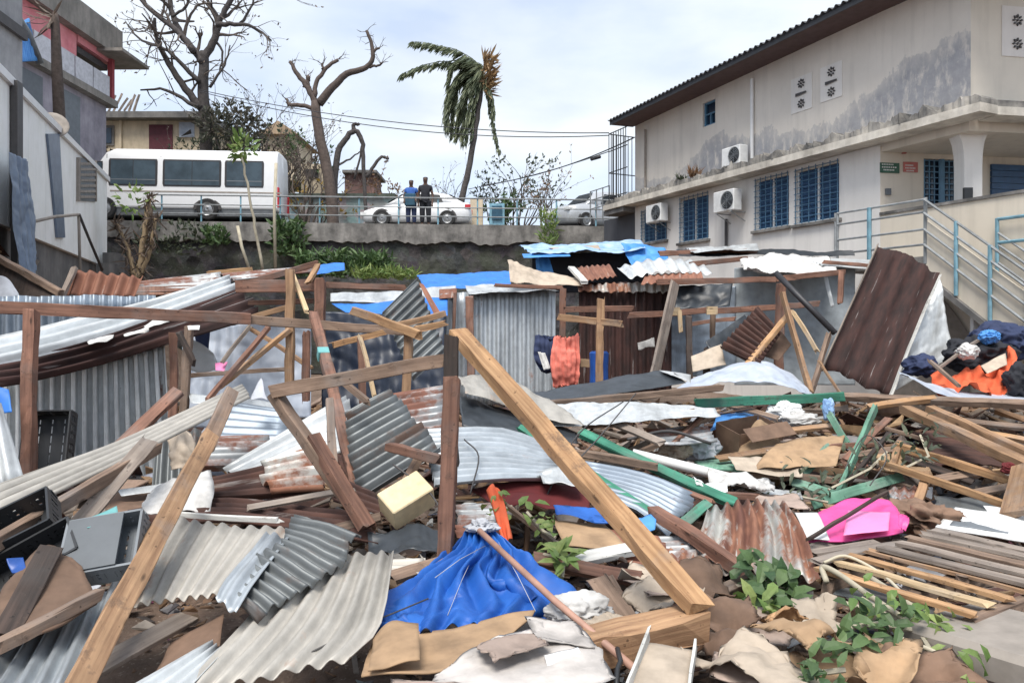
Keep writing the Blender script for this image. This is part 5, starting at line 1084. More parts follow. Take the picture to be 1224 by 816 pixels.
# crates
plain('dark_grey', (.10, .115, .13), .5, dark=.8)
def crate(label, c, rx, ry, rz, size, mat, name='plastic_crate'):
    M = Matrix.Translation(P(c)) @ Matrix.Rotation(R(rz), 4, 'Z') @ Matrix.Rotation(R(ry), 4, 'Y') @ Matrix.Rotation(R(rx), 4, 'X'); e = empty(name, (0, 0, 0), label, 'crate', M=M); a, b, h = [s / 2 for s in size]
    def bars(nm, o, ux, uy, w_, h_, n, m_, t=.012):
        q = MB(); N = ux.cross(uy); Mx = Matrix((ux, uy, N)).transposed().to_4x4(); Mx.translation = o; Mx = M @ Mx
        q.box((0, h_ / 2 - .018, 0), (w_, .036, t), Mx); q.box((0, -h_ / 2 + .018, 0), (w_, .036, t), Mx)
        for i in range(n + 1): x = -w_ / 2 + .012 + (w_ - .024) * i / n; q.box((x, 0, .001), (.022 if i % 3 else .045, h_ - .07, t * .9), Mx)
        for j in range(1, m_): q.box((0, -h_ / 2 + h_ * j / m_, -.001), (w_ - .03, .022, t * .8), Mx)
        kind(q.obj(nm, M_(mat), e, M), 'stuff')
    X, Y, Zv = Vector((1, 0, 0)), Vector((0, 1, 0)), Vector((0, 0, 1))
    bars('base', Vector((0, 0, -h)), X, Y, size[0], size[1], 10, 6)
    bars('side', Vector((0, -b, 0)), X, Zv, size[0], size[2], 9, 4); bars('side', Vector((0, b, 0)), X, Zv, size[0], size[2], 9, 4)
    bars('side', Vector((-a, 0, 0)), Y, Zv, size[1], size[2], 6, 4); bars('side', Vector((a, 0, 0)), Y, Zv, size[1], size[2], 6, 4)
    return e
crate('black slatted crate leaning behind the left post', (58, 528, 6.7), 72, 0, 14, (.36, .52, .22), 'black_plastic')
S('light grey ribbed board sloping up from the left edge to the tan plank', [[(-20, 585, 4.45), (140, 527, 5.35), (288, 460, 6.45)], [(-20, 632, 4.15), (150, 548, 5.15), (298, 474, 6.25)]], 'zinc_beige', 'ribbed_board', 'board', pitch=.06, amp=.006, along='u', crumple=.008, thick=.03)
T('red brown broken plank end rising behind the ribbed board', (128, 550, 6.0), (212, 468, 6.6), .11, .06, 'wood_red', 30, name='plank')
T('long brown timber leaning from the left edge over the black crate', (-14, 655, 3.55), (187, 535, 5.1), .06, .075, 'wood_brown')
T('grey brown plank crossing under the long leaning timber', (78, 645, 4.1), (179, 526, 4.95), .10, .04, 'wood_grey', 35, name='plank')
crate('black crate lying at the left edge under the leaning timber', (20, 632, 3.75), 30, -26, 20, (.36, .26, .13), 'black_plastic')
crate('low dark crate half buried below the first black crate', (42, 672, 3.6), 34, -28, 25, (.40, .22, .12), 'black_plastic')
e = crate('grey plastic crate lying bottom up beside the tan plank', (125, 655, 3.65), 42, -8, 10, (.34, .30, .12), 'grey_plastic')
m = MB(); Mx = MW[e.name]; m.box((-.035, 0, .064), (.25, .29, .012), Mx); m.obj('bottom_panel', M_('dark_grey'), e, Mx)
S('teal plastic scrap on top of the grey crate', [[(100, 622, 3.75), (140, 608, 3.9)], [(105, 634, 3.65), (143, 622, 3.75)]], 'teal_plastic', 'plastic_scrap', 'scrap', crumple=.03)
S('dark brown sheet board propped at the lower left', [[(6, 700, 3.35), (55, 655, 3.6), (98, 680, 3.5)], [(-20, 778, 2.95), (60, 752, 3.05), (116, 722, 3.3)]], 'cardboard_dark', 'wood_board', 'board', crumple=.02, thick=.012)
T('dark plank lying on the dark brown sheet board', (4, 762, 3.0), (60, 655, 3.5), .10, .03, 'wood_dark', 20, name='plank')
T('thin brown edge batten along the bottom of the dark brown board', (-6, 775, 2.9), (116, 712, 3.26), .05, .05, 'wood_brown', name='batten')
S('small crumpled blue plastic piece by the dark brown board', [[(8, 665, 3.45), (28, 660, 3.5)], [(10, 680, 3.4), (30, 678, 3.4)]], 'blue_plastic', 'plastic_scrap', 'scrap', crumple=.04)
T('long worn tan plank leaning down to the bottom edge', (84, 840, 2.7), (252, 520, 4.95), .10, .04, 'wood_mid', 38, name='plank')
T('dark upper length of timber at the head of the long tan plank', (246, 535, 5.0), (276, 470, 5.6), .10, .06, 'wood_brown', 38)
S('faded silver corrugated sheet at the bottom left corner', [[(10, 765, 3.2), (152, 690, 3.75)], [(-70, 860, 2.6), (105, 830, 2.85)]], 'zinc', pitch=.076, amp=.012, crumple=.02)
S('beige corrugated sheet with a torn lower edge right of the tan plank', [[(206, 618, 4.45), (352, 628, 4.15)], [(180, 668, 4.0), (315, 672, 3.85)], [(156, 726, 3.55), (278, 708, 3.55)]], 'zinc_beige', pitch=.078, amp=.0085, crumple=.02, torn=.05)
T('white batten along the top edge of the torn beige sheet', (203, 613, 4.55), (334, 622, 4.3), .03, .03, 'wood_white', name='batten')
S('crumpled dark grey corrugated sheet folded over the beige sheets', [[(352, 616, 4.05), (398, 622, 4.0), (444, 640, 3.9)], [(318, 655, 3.75), (355, 672, 3.65), (395, 695, 3.6)], [(262, 704, 3.45), (285, 722, 3.35), (312, 746, 3.3)]], 'zinc_dark', pitch=.06, amp=.011, along='u', crumple=.05, cfreq=3, torn=.06, tornside=1)
S('silver folded edge of the crumpled dark sheet', [[(318, 634, 3.9), (345, 640, 3.82)], [(270, 690, 3.45), (300, 705, 3.40)], [(258, 712, 3.33), (282, 735, 3.25)]], 'zinc', pitch=.08, amp=.009, crumple=.04, cfreq=3)
S('large beige corrugated sheet in the left foreground', [[(358, 668, 3.9), (472, 660, 3.85)], [(290, 745, 3.35), (456, 748, 3.35)], [(200, 842, 2.85), (420, 790, 3.05)]], 'zinc_beige', pitch=.080, amp=.009, crumple=.018, torn=.05)
S('narrow white corrugated strip under the large beige sheet', [[(250, 766, 3.3), (268, 782, 3.2)], [(110, 845, 2.75), (190, 865, 2.65)]], 'zinc_white', pitch=.06, amp=.01)
S('brown cardboard flap in the dark gap under the torn beige sheet', [[(205, 762, 3.45), (268, 735, 3.6)], [(180, 800, 3.2), (262, 768, 3.3)]], 'cardboard_dark', 'cardboard_sheet', 'cardboard', crumple=.03)
T('grey plank slanting across the dark gap in the left foreground', (112, 800, 3.05), (224, 738, 3.6), .09, .025, 'wood_grey', 20, name='plank')
S('dark brown ribbed sheet across the debris right of the tan plank', [[(242, 574, 5.6), (388, 538, 5.95)], [(250, 596, 5.2), (384, 586, 5.3)]], 'rust', pitch=.10, amp=.02, along='u', crumple=.03)
S('long rusted sheet lying over the beige corrugated sheets', [[(150, 612, 4.9), (290, 596, 5.1), (432, 612, 4.85)], [(170, 628, 4.7), (300, 622, 4.7), (452, 650, 4.4)]], 'rust', pitch=.10, amp=.018, along='u', crumple=.035)
S('brown soiled board under the white sack at the left', [[(120, 590, 5.3), (290, 575, 5.5)], [(130, 620, 4.85), (245, 615, 4.9)]], 'cardboard_dark', 'wood_board', 'board', crumple=.04)
S('white plastic sack lying under the long tan plank', [[(180, 586, 5.0), (215, 566, 5.15), (252, 560, 5.25)], [(170, 604, 4.85), (212, 584, 4.95), (256, 588, 4.98)], [(176, 616, 4.75), (214, 610, 4.8), (250, 616, 4.8)]], 'white_cloth', 'sack', crumple=.022, cfreq=5, folds=5, fold_amp=.008)
S('white ruffled metal sheet sloping to the leaning frame', [[(262, 562, 5.95), (340, 514, 6.4), (422, 468, 6.9)], [(275, 568, 5.8), (350, 532, 6.15), (428, 500, 6.5)], [(300, 572, 5.6), (360, 552, 5.8), (430, 535, 6.0)]], 'zinc_white', pitch=.14, amp=.016, along='u', crumple=.04, torn=.05)
S('torn brown and white sheet ends left of the leaning frame', [[(305, 552, 5.55), (392, 530, 5.7)], [(320, 592, 5.2), (392, 585, 5.2)]], 'zinc_mix', pitch=.10, amp=.02, along='u', crumple=.04, torn=.06)
S('grey roof sheet with a white top behind the long tan plank', [[(268, 478, 7.7), (345, 490, 7.7)], [(250, 528, 7.0), (342, 528, 7.1)]], 'zinc_blue', pitch=.13, amp=.01, along='u')
S('white sheet edge above the grey roof sheet', [[(225, 470, 8.0), (335, 482, 8.0)], [(228, 482, 7.8), (340, 492, 7.8)]], 'zinc_white', crumple=.02)
S('brown striped corrugated sheet below the grey roof sheet', [[(240, 522, 6.9), (322, 520, 6.9)], [(232, 562, 6.3), (320, 560, 6.3)]], 'zinc_half', pitch=.115, amp=.025, along='u')
S('dirty white sack slumped between the posts at the left', [[(204, 516, 6.9), (216, 508, 7.0), (228, 520, 6.9)], [(203, 540, 6.6), (216, 532, 6.55), (232, 546, 6.6)], [(206, 562, 6.5), (216, 560, 6.45), (228, 562, 6.5)]], 'cream_board', 'sack', crumple=.03, cfreq=4)
S('dark grey corrugated wall continuing behind the dirty white sack', [[(186, 520, 7.4), (240, 512, 7.5)], [(180, 600, 7.0), (240, 590, 7.1)]], 'zinc_dark', 'wall_sheet', pitch=.1, amp=.02)
S('white scrap sheet sticking out under the ribbed board', [[(140, 585, 5.2), (225, 572, 5.4)], [(145, 592, 5.1), (226, 580, 5.3)]], 'zinc_white')
# white sheeting and posts of the left shack
S('pale blue plastic sheeting hung across the left shack', [[(218, 394, 10.2), (285, 388, 10.3), (372, 384, 10.4)], [(222, 450, 10.1), (285, 450, 10.2), (372, 450, 10.2)], [(222, 512, 9.8), (285, 508, 9.8), (372, 500, 9.9)]], 'tarp_pale', 'plastic_sheeting', crumple=.05, folds=7, fold_amp=.03)
S('white cloth scrap hanging left of the pale plastic sheeting', [[(226, 404, 9.4), (240, 410, 9.4), (255, 420, 9.4)], [(224, 440, 9.3), (240, 446, 9.3), (262, 440, 9.3)]], 'white_plastic', 'cloth', crumple=.04)
S('dark cloth hanging under the roof edge by the pale sheeting', [[(232, 392, 9.6), (252, 390, 9.6)], [(236, 418, 9.5), (250, 420, 9.5)]], 'navy_cloth', 'cloth', crumple=.03)
S('small bright pink rag caught on the pale sheeting', [[(257, 434, 9), (272, 432, 9)], [(258, 443, 8.9), (268, 444, 8.9)]], 'pink_pale', 'rag', crumple=.03)
S('white saucer shaped scrap hooked under the long beam', [[(224, 389, 8.0), (239, 389, 8.0)], [(225, 394, 7.9), (238, 394, 7.9)]], 'white_plastic', 'plastic_scrap', 'scrap', crumple=.01)
T('brown post left of the white cloth scrap', (208, 400, 8.4), (206, 530, 8.2), .085, .085, 'wood_red', name='post')
T('grey brown post beside the pale sheeting', (226, 392, 8.1), (219, 500, 7.9), .08, .08, 'wood_brown', name='post')
T('short dark strut between the two left posts', (214, 398, 7.95), (232, 434, 7.9), .05, .05, 'wood_dark', name='strut')
T('orange brown post in front of the pale sheeting', (347, 322, 8.5), (346, 470, 8.3), .09, .09, 'wood_mid', name='post')
T('thick reddish cross beam under the green mound', (280, 343, 9.1), (386, 341, 9.2), .08, .15, 'wood_red')
T('thin reddish beam continuing right under the green mound', (388, 341, 9.3), (486, 344, 9.5), .06, .08, 'wood_red')
T('stout red post at the end of the thick cross beam', (383, 334, 8.95), (382, 405, 8.9), .12, .10, 'wood_red', name='post')
T('narrow red post below the stout red post', (366, 398, 8.7), (366, 480, 8.6), .08, .08, 'wood_red', name='post')
T('long sloping rafter above the thick cross beam', (292, 340, 9.6), (378, 315, 10), .06, .08, 'wood_red')
S('grey roofing strip along the long sloping rafter', [[(262, 327, 10.2), (372, 318, 10.6)], [(282, 335, 9.8), (376, 325, 10.2)]], 'zinc_half', pitch=.1, along='u')
T('short raking board against the cross beam', (368, 338, 9.0), (380, 318, 9.2), .07, .04, 'wood_mid', name='board')
T('pale slat hanging from the cross beam', (349, 326, 8.7), (367, 372, 8.4), .05, .03, 'wood_pale', name='slat')
T('brown stub of slat below the cross beam', (300, 380, 8.8), (347, 366, 8.8), .05, .06, 'wood_mid', name='slat')
T('thin brown rail behind the long beam under the cross beam', (300, 362, 9.3), (375, 360, 9.3), .05, .06, 'wood_red', name='rail')
T('pale yellow brace rising to the orange brown post', (262, 462, 7.6), (346, 394, 8.35), .06, .05, 'wood_tan', name='brace')
T('brown brace parallel to the pale yellow brace', (248, 478, 7.3), (322, 390, 8.2), .05, .05, 'wood_red', name='brace')
T('weathered green grey brace high on the pale sheeting', (266, 432, 8.9), (298, 390, 9.1), .05, .04, 'wood_grey', name='brace')
T('crossing brown brace behind the pale yellow brace', (298, 392, 9.2), (372, 440, 9.0), .07, .04, 'wood_mid', name='brace')
T('thin brown rail across the pale sheeting', (228, 449, 8.7), (346, 441, 8.6), .05, .05, 'wood_brown', name='rail')
S('grey pointed scrap by the head of the leaning frame', [[(300, 474, 7.2), (312, 452, 7.4), (316, 470, 7.2)], [(300, 478, 7.1), (312, 476, 7.1), (320, 478, 7.1)]], 'grey_cloth', 'scrap', crumple=.01)
# leaning frame in the centre left
T('reddish leaning post with a teal band through the frame', (375, 376, 7.4), (434, 622, 5.0), .085, .085, 'wood_red', name='post')
m = MB(); rbox(m, frame(P((434, 622, 5.0)) - P((375, 376, 7.4)), o=P((375, 376, 7.4)).lerp(P((434, 622, 5.0)), .26)), (.10, .10, .10), .005); tag(m.obj('teal_band', M_('teal_plastic'), None, Matrix.Translation(P((391, 430, 6.7)))), 'teal plastic band around the reddish leaning post', 'band')
T('dark brown upper beam of the leaning frame', (325, 469, 4.85), (530, 430, 4.62), .05, .085, 'wood_brown')
T('brown strut falling from the left end of the frame beam', (330, 473, 4.9), (428, 612, 4.55), .08, .075, 'wood_brown', name='strut')
T('second brown strut doubled on the lower falling strut', (374, 524, 4.75), (438, 628, 4.45), .085, .07, 'wood_red', name='strut')
T('upright brown stud behind the falling strut', (394, 478, 5.6), (399, 560, 5.3), .06, .06, 'wood_brown', name='stud')
T('thin pale slat hanging through the frame', (430, 400, 7.0), (448, 474, 6.8), .035, .025, 'wood_pale', name='slat')
T('brown stud between the slat and the tan stud', (431, 404, 7.3), (434, 488, 7.1), .06, .07, 'wood_red', name='stud')
T('tan stud under the crossed battens', (488, 398, 7.0), (485, 474, 6.9), .08, .07, 'wood_mid', name='stud')
T('pale sawn batten sloping down to the tan stud', (422, 371, 7.25), (501, 400, 6.85), .06, .08, 'wood_tan', name='batten')
T('upper tan batten running right to the corrugated wall', (478, 388, 7.35), (530, 375, 7.5), .05, .06, 'wood_mid', name='batten')
T('lower pale batten running right to the corrugated wall', (494, 394, 7.2), (532, 386, 7.3), .05, .06, 'wood_tan', name='batten')
T('tan batten ending left at the red posts', (396, 413, 7.5), (460, 397, 7.6), .05, .06, 'wood_tan', name='batten')
T('short brown rail pointing at the yellow foam block', (463, 534, 4.9), (526, 549, 4.55), .05, .055, 'wood_red', name='rail')
T('brown stick leaning on the dark corrugated sheet', (470, 602, 4.75), (502, 546, 4.85), .06, .04, 'wood_brown', name='stick')
T('thin dark brace below the frame beam', (405, 452, 5.6), (440, 480, 5.5), .04, .04, 'wood_brown', name='brace')
# central post, diagonal timber
cp = empty('central_post', (0, 0, 0), 'tall doubled post standing in the middle foreground', 'post', M=Matrix.Translation(W(532, 668, 4.3)))
beam('lower_post', None, None, (541, 452, 4.36), (531, 675, 4.27), .135, .09, 'wood_red', 90, parent=cp); beam('upper_post', None, None, (539, 404, 4.47), (540, 560, 4.45), .10, .08, 'wood_dark', 90, parent=cp)
T('long fresh sawn timber slanting from the central post to the lower right', (549, 400, 4.75), (838, 728, 3.42), .115, .075, 'wood_tan', 8)
T('thick short beam lying at the foot of the long sawn timber', (682, 780, 3.3), (836, 742, 3.48), .15, .14, 'wood_mid', 6)
T('reddish square beam right of the long sawn timber', (782, 612, 5.25), (890, 684, 4.5), .085, .08, 'wood_red')
T('short brown plank standing against the beam in the foreground', (712, 690, 4.0), (752, 746, 3.65), .10, .03, 'wood_brown', 20, name='plank')
T('thin brown lath beside the short standing plank', (728, 688, 4.05), (757, 738, 3.75), .03, .03, 'wood_brown', name='lath')
# dark sheet, foam
S('dark corrugated sheet tilted behind the leaning frame', [[(410, 494, 5.85), (467, 465, 6.05)], [(425, 604, 5.0), (532, 536, 5.3)]], 'zinc_dark', pitch=.092, amp=.021, along='u', crumple=.02, torn=.03)
S('light corrugated sheet behind the dark tilted sheet', [[(468, 470, 6.75), (530, 460, 6.85)], [(490, 525, 6.2), (530, 520, 6.2)]], 'zinc_half', pitch=.09, amp=.016, along='u')
m = MB(); fm = frame(W(521, 590, 4.6) - W(470, 622, 4.45), up=(0.25, -.55, 1), o=W(486, 597, 4.62)); rbox(m, fm, (.29, .19, .17), .007); o = m.obj('foam_block', M_('foam_yellow'), None, fm); tag(o, 'pale yellow foam block perched on the debris by the central post', 'foam block')
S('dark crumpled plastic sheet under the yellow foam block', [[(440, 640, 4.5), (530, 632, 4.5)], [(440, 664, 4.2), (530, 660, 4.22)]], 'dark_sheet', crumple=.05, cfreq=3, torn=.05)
# ---- centre back
S('pale board roof edge above the blue sheet in the centre', [[(395, 351, 12.6), (545, 343, 12.9)], [(395, 362, 12), (545, 359, 12.2)]], 'zinc_white', crumple=.02)
S('blue tarpaulin under the pale board roof', [[(396, 362, 12), (535, 357, 12.2)], [(442, 390, 11.2), (535, 376, 11.2)]], 'tarp_mid', 'tarpaulin', crumple=.03)
S('bright blue tarpaulin roof before the stone wall', [[(498, 329, 15.5), (555, 327, 15.5), (614, 324, 15.5)], [(508, 345, 13.6), (555, 345, 13.6), (610, 341, 13.6)]], 'tarp_mid', 'tarpaulin', crumple=.04)
S('small blue tarpaulin corner left of the green mound', [[(382, 319, 15), (412, 316, 15)], [(372, 328, 14.3), (412, 323, 14.3)]], 'tarp_mid', 'tarpaulin', crumple=.04)
S('dark navy plastic wall inside the centre shack', [[(385, 372, 11), (532, 378, 11)], [(385, 490, 10.6), (532, 490, 10.6)]], 'navy_sheet', 'plastic_sheeting', crumple=.04, folds=6)
S('tilted dark corrugated sheet with its corner pointing up', [[(457, 373, 9.1), (498, 333, 9.5)], [(494, 455, 8.9), (533, 420, 9.2)]], 'zinc_dark', pitch=.095, amp=.014, along='u', crumple=.02)
S('narrow brown board beside the upright tilted sheet', [[(500, 338, 9.6), (506, 340, 9.6)], [(520, 378, 9.3), (528, 376, 9.3)]], 'rust_red', 'board')
S('grey corrugated wall with straight ribs behind the long sawn timber', [[(557, 349, 12.7), (664, 344, 12.9)], [(557, 485, 12.4), (664, 478, 12.6)]], 'zinc', 'wall_sheet', pitch=.145, amp=.012, prof='trap', crumple=.012)
S('narrow corrugated panel left of the grey wall', [[(527, 351, 12.1), (558, 349, 12.3)], [(527, 480, 12), (558, 480, 12.2)]], 'zinc', 'wall_sheet', pitch=.145, amp=.012, prof='trap')
S('rusty cap sheet on the narrow corrugated panel', [[(525, 346, 12.3), (546, 345, 12.3)], [(525, 357, 12), (546, 356, 12)]], 'rust_red')
T('dark red post between the corrugated panels', (561, 355, 11.9), (563, 452, 11.8), .12, .10, 'wood_red', name='post')
T('thin brown stud on the narrow corrugated panel', (544, 352, 11.9), (542, 400, 11.9), .05, .05, 'wood_red', name='stud')
S('white roof sheet on top of the grey corrugated wall', [[(556, 340, 13.6), (610, 341, 13.6)], [(560, 352, 12.4), (668, 346, 12.6)]], 'zinc_white', crumple=.03, torn=.05)
S('cream torn board curling over the grey corrugated wall', [[(606, 310, 13.2), (640, 324, 13.2), (692, 332, 13.4)], [(610, 338, 12.6), (640, 341, 12.6), (698, 344, 12.8)]], 'cream_board', 'board', crumple=.05, torn=.08)
T('rusty brown batten under the cream torn board', (592, 341, 12.5), (672, 344, 12.5), .07, .06, 'wood_red', name='batten')
# faded blue roof by the far wall
S('faded blue and yellow tarpaulin roof before the far wall', [[(620, 293, 17.4), (690, 291, 17.6), (765, 286, 18)], [(636, 303, 16), (700, 302, 16), (772, 297, 16.2)]], 'tarp_faded', 'tarpaulin', crumple=.05)
S('yellowish patch on the faded tarpaulin roof', [[(655, 296, 16.9), (715, 293, 17)], [(672, 301, 16.2), (718, 299, 16.3)]], 'cream_board', 'cloth', crumple=.03)
S('thin blue eave strip below the faded tarpaulin', [[(624, 303, 16.2), (680, 302, 16.2)], [(626, 308, 15.8), (682, 306, 15.8)]], 'tarp_sky', 'tarpaulin')
S('blue tarpaulin hanging at the right end of the faded roof', [[(742, 291, 16.6), (795, 296, 16.6)], [(758, 320, 15.6), (802, 314, 16)]], 'tarp_sky', 'tarpaulin', crumple=.06)
S('blue curtain under the left end of the faded roof', [[(640, 306, 16.4), (656, 306, 16.4)], [(642, 336, 16.2), (664, 334, 16.2)]], 'tarp_sky', 'tarpaulin', folds=3)
S('black sheet added for the shade inside the stall below the faded roof', [[(636, 303, 16.9), (775, 300, 16.9)], [(636, 350, 16.9), (775, 350, 16.9)]], 'black_cloth', 'plastic_sheeting', crumple=.03)  # black sheet stands in for the unlit inside of the stall
S('small rusty roof sheet with a white edge behind the brown wall', [[(690, 319, 13.7), (729, 316, 13.8)], [(700, 336, 12.7), (738, 331, 12.9)]], 'rust_red', pitch=.1, torn=.04)
T('white edge board of the small rusty roof sheet', (683, 320, 13.5), (699, 337, 12.6), .12, .05, 'wood_white', name='board')
S('white arched roof sheet in the middle distance', [[(737, 319, 13.8), (790, 309, 13.9), (838, 313, 14)], [(752, 332, 12.6), (800, 324, 12.7), (852, 330, 12.9)]], 'zinc_white', pitch=.2, amp=.015, crumple=.03, torn=.05)
S('rust red sheet under the white arched roof sheet', [[(772, 328, 12.8), (838, 325, 12.9)], [(766, 340, 12.2), (842, 338, 12.3)]], 'rust_red', pitch=.13, torn=.05)
S('brown rusted wall sheet behind the timber frame', [[(692, 338, 13), (745, 337, 13), (803, 336, 13)], [(692, 470, 12.8), (745, 470, 12.8), (803, 470, 12.8)]], 'rust_purple', 'wall_sheet', pitch=.13, amp=.015, crumple=.02)
S('whitish strip along the top of the brown rusted wall', [[(690, 340, 12.9), (800, 333, 12.9)], [(692, 350, 12.8), (800, 352, 12.8)]], 'zinc_mix', pitch=.13, amp=.015, torn=.06)
S('torn white paper scraps stuck on the brown rusted wall', [[(762, 409, 12.6), (772, 406, 12.6), (782, 402, 12.6)], [(763, 418, 12.6), (773, 416, 12.6), (783, 416, 12.6)]], 'white_cloth', 'paper', torn=.06, crumple=.02)
for lab, p, q, w_, h_, mt, nm in (('left post of the timber frame beside the grey wall', (673, 345, 12), (670, 470, 12), .10, .10, 'wood_red', 'post'), ('middle post of the timber frame in front of the brown wall', (718, 356, 11.3), (716, 465, 11.2), .11, .09, 'wood_mid', 'post'),
    ('upper left rail of the timber frame', (674, 370, 11.7), (756, 369, 11.6), .06, .09, 'wood_red', 'rail'), ('lower left rail of the timber frame ending past the middle post', (668, 379, 11.6), (744, 387, 11.1), .06, .10, 'wood_mid', 'rail'),
    ('rail of the timber frame between middle post and grey plank', (752, 377, 11.4), (846, 371, 11.4), .06, .09, 'wood_red', 'rail'), ('far right rail of the timber frame with pale patches', (846, 372, 11.4), (978, 363, 11.6), .06, .09, 'wood_red', 'rail'),
    ('upper purlin across the right shack', (786, 337, 12.2), (928, 334, 12.1), .06, .09, 'wood_red', 'purlin'), ('rising end of the upper purlin at the right', (926, 334, 12.1), (1010, 325, 12.4), .06, .09, 'wood_red', 'purlin'),
    ('topmost reddish roof batten right of the white arched sheet', (788, 303, 14.4), (905, 300, 14.8), .05, .10, 'wood_red', 'batten'), ('second reddish roof batten below the topmost one', (826, 316, 13.6), (892, 309, 13.9), .05, .09, 'wood_red', 'batten'),
    ('red post under the rising purlin', (934, 340, 11.2), (931, 440, 11.1), .12, .10, 'wood_red', 'post'), ('short red post at the right end of the purlin', (1006, 325, 12.3), (1004, 362, 12.2), .08, .08, 'wood_red', 'post'),
    ('small inner rail below the far right rail', (822, 388, 11.9), (878, 381, 11.9), .05, .06, 'wood_red', 'rail'), ('short inner stud under the far right rail', (852, 368, 11.6), (852, 405, 11.6), .08, .06, 'wood_brown', 'stud'),
    ('dark post below the pale patched rail', (823, 378, 10.9), (825, 460, 10.7), .08, .08, 'wood_dark', 'post'), ('second dark post right of the first dark post', (846, 415, 10.6), (844, 462, 10.5), .09, .08, 'wood_dark', 'post'),  # two posts in the darkest wood tone
    ('tan brace propped against the red post', (892, 438, 9.9), (946, 372, 10.6), .08, .06, 'wood_tan', 'brace'), ('orange brown plank leaning right of the red post', (935, 350, 10.5), (969, 470, 9.6), .10, .05, 'wood_mid', 'plank'), ('grey brown plank crossing the leaning orange plank', (990, 400, 10.2), (966, 480, 9.6), .09, .05, 'wood_brown', 'plank'),
    ('pale broken brace right of the leaning orange plank', (948, 372, 10.5), (977, 420, 10.3), .06, .05, 'wood_pale', 'brace'), ('red tipped thin stick by the green beam', (980, 432, 9.6), (1004, 470, 9.3), .03, .03, 'wood_mid', 'stick'),
    ('wide pale grey plank standing slanted before the brown wall', (807, 338, 11), (782, 450, 10.6), .19, .04, 'wood_grey', 'plank'), ('pale yellow scrap of wood hanging below the rail', (812, 372, 11.1), (814, 396, 11.1), .06, .03, 'wood_pale', 'offcut')):
    T(lab, p, q, w_, h_, mt, 0 if nm != 'plank' else 90, name=nm)
for x, y, lab in ((806, 372, 'pale patch nailed on the rail at the grey plank'), (851, 371, 'pale patch nailed in the middle of the right rail')):
    m = MB(); m.box(W(x, y, 11.25), (.16, .05, .12)); tag(m.obj('wood_block', M_('wood_pale'), None, Matrix.Translation(W(x, y, 11.25))), lab, 'block')
rod('black_pole', 'straight black pole slanting across the right shack', 'pole', [(927, 326, 11), (998, 398, 10.4)], .045, 'black_metal')
S('blackish roofing edge running along the right shack top', [[(808, 299, 15.2), (1020, 300, 15.4)], [(812, 305, 14.2), (1022, 305, 14.4)]], 'dark_sheet', crumple=.03)
S('white roof sheet end lying on the blackish roofing', [[(818, 298, 15.1), (905, 291, 15.6)], [(830, 302, 14.1), (908, 299, 14.3)]], 'zinc_white', crumple=.03)
S('crumpled white plastic spread over the right shack roof', [[(884, 312, 13.2), (930, 303, 13.6), (992, 309, 13.8)], [(888, 318, 12.6), (930, 320, 12.6), (1000, 322, 12.7)], [(895, 321, 12.2), (935, 329, 12.2), (990, 326, 12.3)]], 'white_cloth', 'plastic_sheeting', crumple=.05, cfreq=2.5, torn=.15)
S('pale corrugated roof sheet below the walkway railing', [[(950, 307, 14.2), (1064, 312, 14.2)], [(985, 318, 13), (1066, 324, 13)]], 'zinc_white', pitch=.14, along='u')
T('rust brown lath on the pale roof sheet below the railing', (984, 313, 13), (1046, 318, 12.9), .05, .06, 'wood_red', name='lath')
S('large grey panel wall inside the right shack', [[(878, 320, 13.2), (945, 318, 13.3), (1022, 316, 13.4)], [(878, 460, 13), (945, 460, 13), (1022, 460, 13)]], 'panel_grey', 'wall_sheet', crumple=.03)
S('grey wall panel behind the dark posts', [[(800, 345, 13.1), (880, 342, 13.1)], [(800, 450, 13), (880, 450, 13)]], 'zinc_blue', 'wall_sheet', crumple=.03)
S('black tarpaulin strip between purlin and rail', [[(811, 341, 12.5), (876, 338, 12.5)], [(806, 370, 12.2), (872, 366, 12.2)]], 'dark_sheet', 'tarpaulin', crumple=.03, folds=3)
S('pale narrow board leaning on the grey panel wall', [[(984, 330, 12.8), (989, 330, 12.8)], [(993, 368, 12.6), (997, 366, 12.6)]], 'zinc_white', 'board')
S('dark ribbed rusty sheet tilted in the right shack', [[(906, 366, 10.7), (934, 398, 10.4)], [(860, 416, 10.2), (906, 438, 9.9)]], 'rust', pitch=.095, amp=.028, along='u', crumple=.01)
S('dark sheet corner right of the tilted ribbed sheet', [[(934, 396, 10.7), (946, 412, 10.6)], [(910, 425, 10.4), (930, 432, 10.3)]], 'cardboard_dark', 'wood_board', 'board')
S('black tarpaulin folded beside the tilted ribbed sheet', [[(890, 376, 11), (895, 384, 11)], [(842, 410, 10.6), (850, 424, 10.5)]], 'dark_sheet', 'tarpaulin', crumple=.04)
S('pale cardboard piece between the dark posts', [[(826, 425, 10.4), (862, 412, 10.5)], [(828, 445, 10.2), (868, 436, 10.2)]], 'cream_board', 'cardboard_sheet', 'cardboard', crumple=.03)
S('coral red garment hanging on the frame by the grey wall', [[(664, 399, 11.7), (676, 402, 11.6), (688, 399, 11.7)], [(659, 428, 11.5), (676, 430, 11.45), (693, 428, 11.5)], [(662, 465, 11.5), (676, 464, 11.45), (689, 462, 11.5)]], 'coral_cloth', 'garment', folds=6, fold_amp=.05, crumple=.06, cfreq=4, torn=.08)
S('navy blue garment hanging left of the coral one', [[(640, 400, 11.8), (652, 398, 11.8), (664, 400, 11.8)], [(638, 426, 11.7), (650, 430, 11.7), (662, 430, 11.7)], [(648, 446, 11.7), (654, 448, 11.7), (661, 446, 11.7)]], 'navy_cloth', 'garment', folds=4, fold_amp=.04, crumple=.06, cfreq=4, torn=.08)
